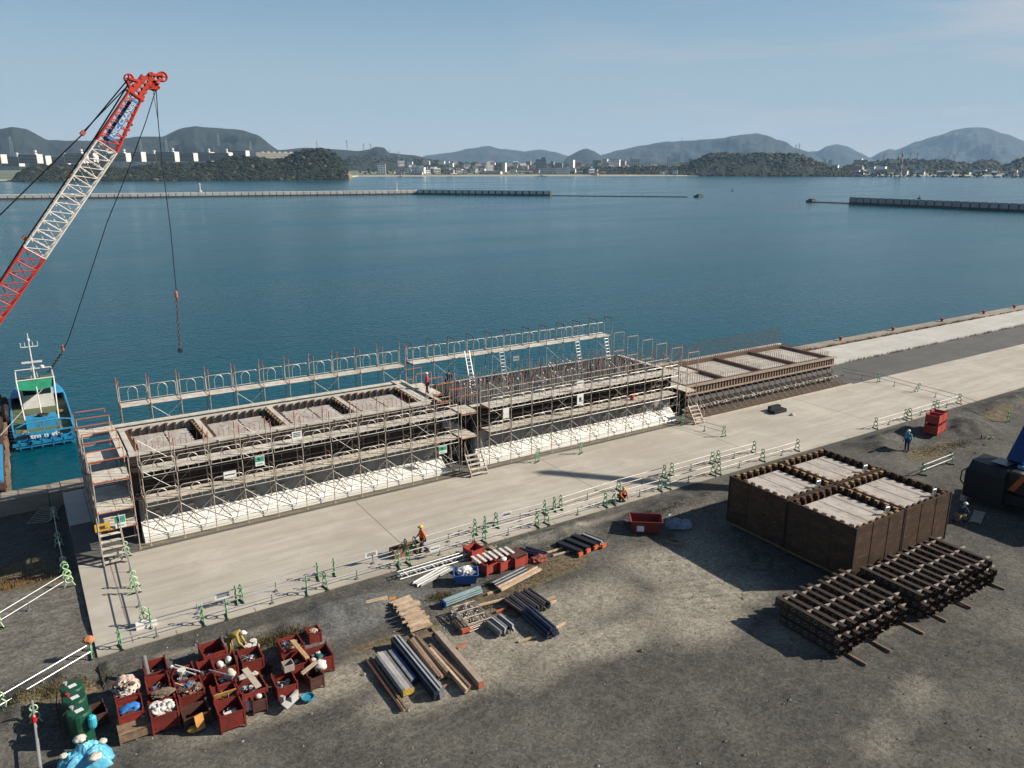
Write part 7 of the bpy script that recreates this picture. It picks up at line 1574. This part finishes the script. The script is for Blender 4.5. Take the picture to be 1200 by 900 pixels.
for k, p in enumerate(PL): pylon(*p, 'thin steel power pylon on the far hills, %s from the left' % nth(sorted(PL).index(p)), .5 * p[3] / 2600)
c = RZ(578, 183.5, 2700); m = MB(); m.lathe((c.x, c.y, 2), [(2, 0), (1.2, c.z - 5), (2.2, c.z - 4), (2.2, c.z - 2)], 8); tag(m.build('water_tower', cr_), 'small tower with a reddish top above the left part of the town', 'tower')

# ------------------------------------------------------------------ haze
hz = bpy.data.materials.new('haze'); hz.use_nodes = True; n_ = hz.node_tree.nodes; n_.clear(); o_ = n_.new('ShaderNodeOutputMaterial'); v_ = n_.new('ShaderNodeVolumePrincipled')
v_.inputs['Color'].default_value = (.44, .70, 1.0, 1); v_.inputs['Density'].default_value = .55e-4; v_.inputs['Anisotropy'].default_value = .0
hz.node_tree.links.new(v_.outputs[0], o_.inputs['Volume'])
mb = MB(); mb.box(-11500, 11500, -2900, 12000, -12, 560); o = mb.build('haze', hz, origin=(0, 0, 0)); o['kind'] = 'stuff'

# ------------------------------------------------------------------ sub-parts: pieces fixed to one part of their thing go under that part
NEST = {'work_boat': {'wheelhouse_window': 'wheelhouse', 'wheelhouse_roof': 'wheelhouse', 'stern_fairlead': 'hull', 'stern_rubbing_strake': 'hull', 'lettering': 'hull', 'foredeck': 'hull', 'net_bundle': 'engine_cover', 'canopy_flap': 'canopy_frame', 'stern_rail': 'hull'},
        'lattice_crane': {'lettering': 'name_banner', 'upper_boom_lacing': 'upper_boom_chords', 'middle_boom_lacing': 'middle_boom_chords', 'lower_boom_lacing': 'lower_boom_chords', 'rope_clamp': 'boom_ropes'},
        'crane_barge': {'rail_post': 'deck', 'mooring_bitt': 'deck', 'side_gutter': 'deck', 'fender_timber': 'hull'}, 'green_tank': {'label_plate': 'tank_shell', 'valve': 'tank_shell', 'hose': 'tank_shell'}, 'skip': {'rim': 'body', 'notice': 'body'},
        'building': {'windows': 'walls', 'roof': 'walls'}, 'house': {'windows': 'walls', 'roof': 'walls'}, 'apartment_block': {'window_bands': 'walls', 'balcony_bands': 'walls', 'roof_tank': 'walls', 'parapet': 'walls'}, 'long_building': {'window_bands': 'walls', 'roof_huts': 'walls'},
        'pylon': {'cross_arms': 'tower'}, 'small_boat': {'cabin': 'hull'}, 'mobile_crane': {'warning_stripe': 'counterweight', 'plate': 'counterweight', 'hood_panel': 'engine_house', 'boom_inner': 'boom_base', 'outrigger_jack': 'outrigger', 'mirror_arm': 'engine_house'},
        'formwork_box': {'hose_valve': 'cover_panels'}, 'concrete_caisson': {'starter_bars': 'top_rim', 'rebar_cap': 'reinforcement', 'ribbed_formwork': 'raking_face'}, 'perforated_girder': {'spacer_bracket': 'web_and_flanges'},
        'barrier_stand': {'splayed_feet': 'rings'}, 'lattice_girder': {'lacing': 'chords'}, 'access_steps': {'tread': 'stringer'}, 'ladder': {'rung': 'side_rails'}}
def stemn(n): return n.split('.')[0]
KD = {}
for o in COL.objects:
    if o.parent is not None: KD.setdefault(o.parent.name, []).append(o)
for root in [o for o in COL.objects if o.parent is None and stemn(o.name) in NEST]:
    rule = NEST[stemn(root.name)]; ch = KD.get(root.name, [])
    for c in ch:
        want = rule.get(stemn(c.name))
        if not want: continue
        tgt = next((q for q in ch if stemn(q.name) == want), None)
        if tgt is None or tgt is c: continue
        c.parent = tgt; c.location = c.location - tgt.location
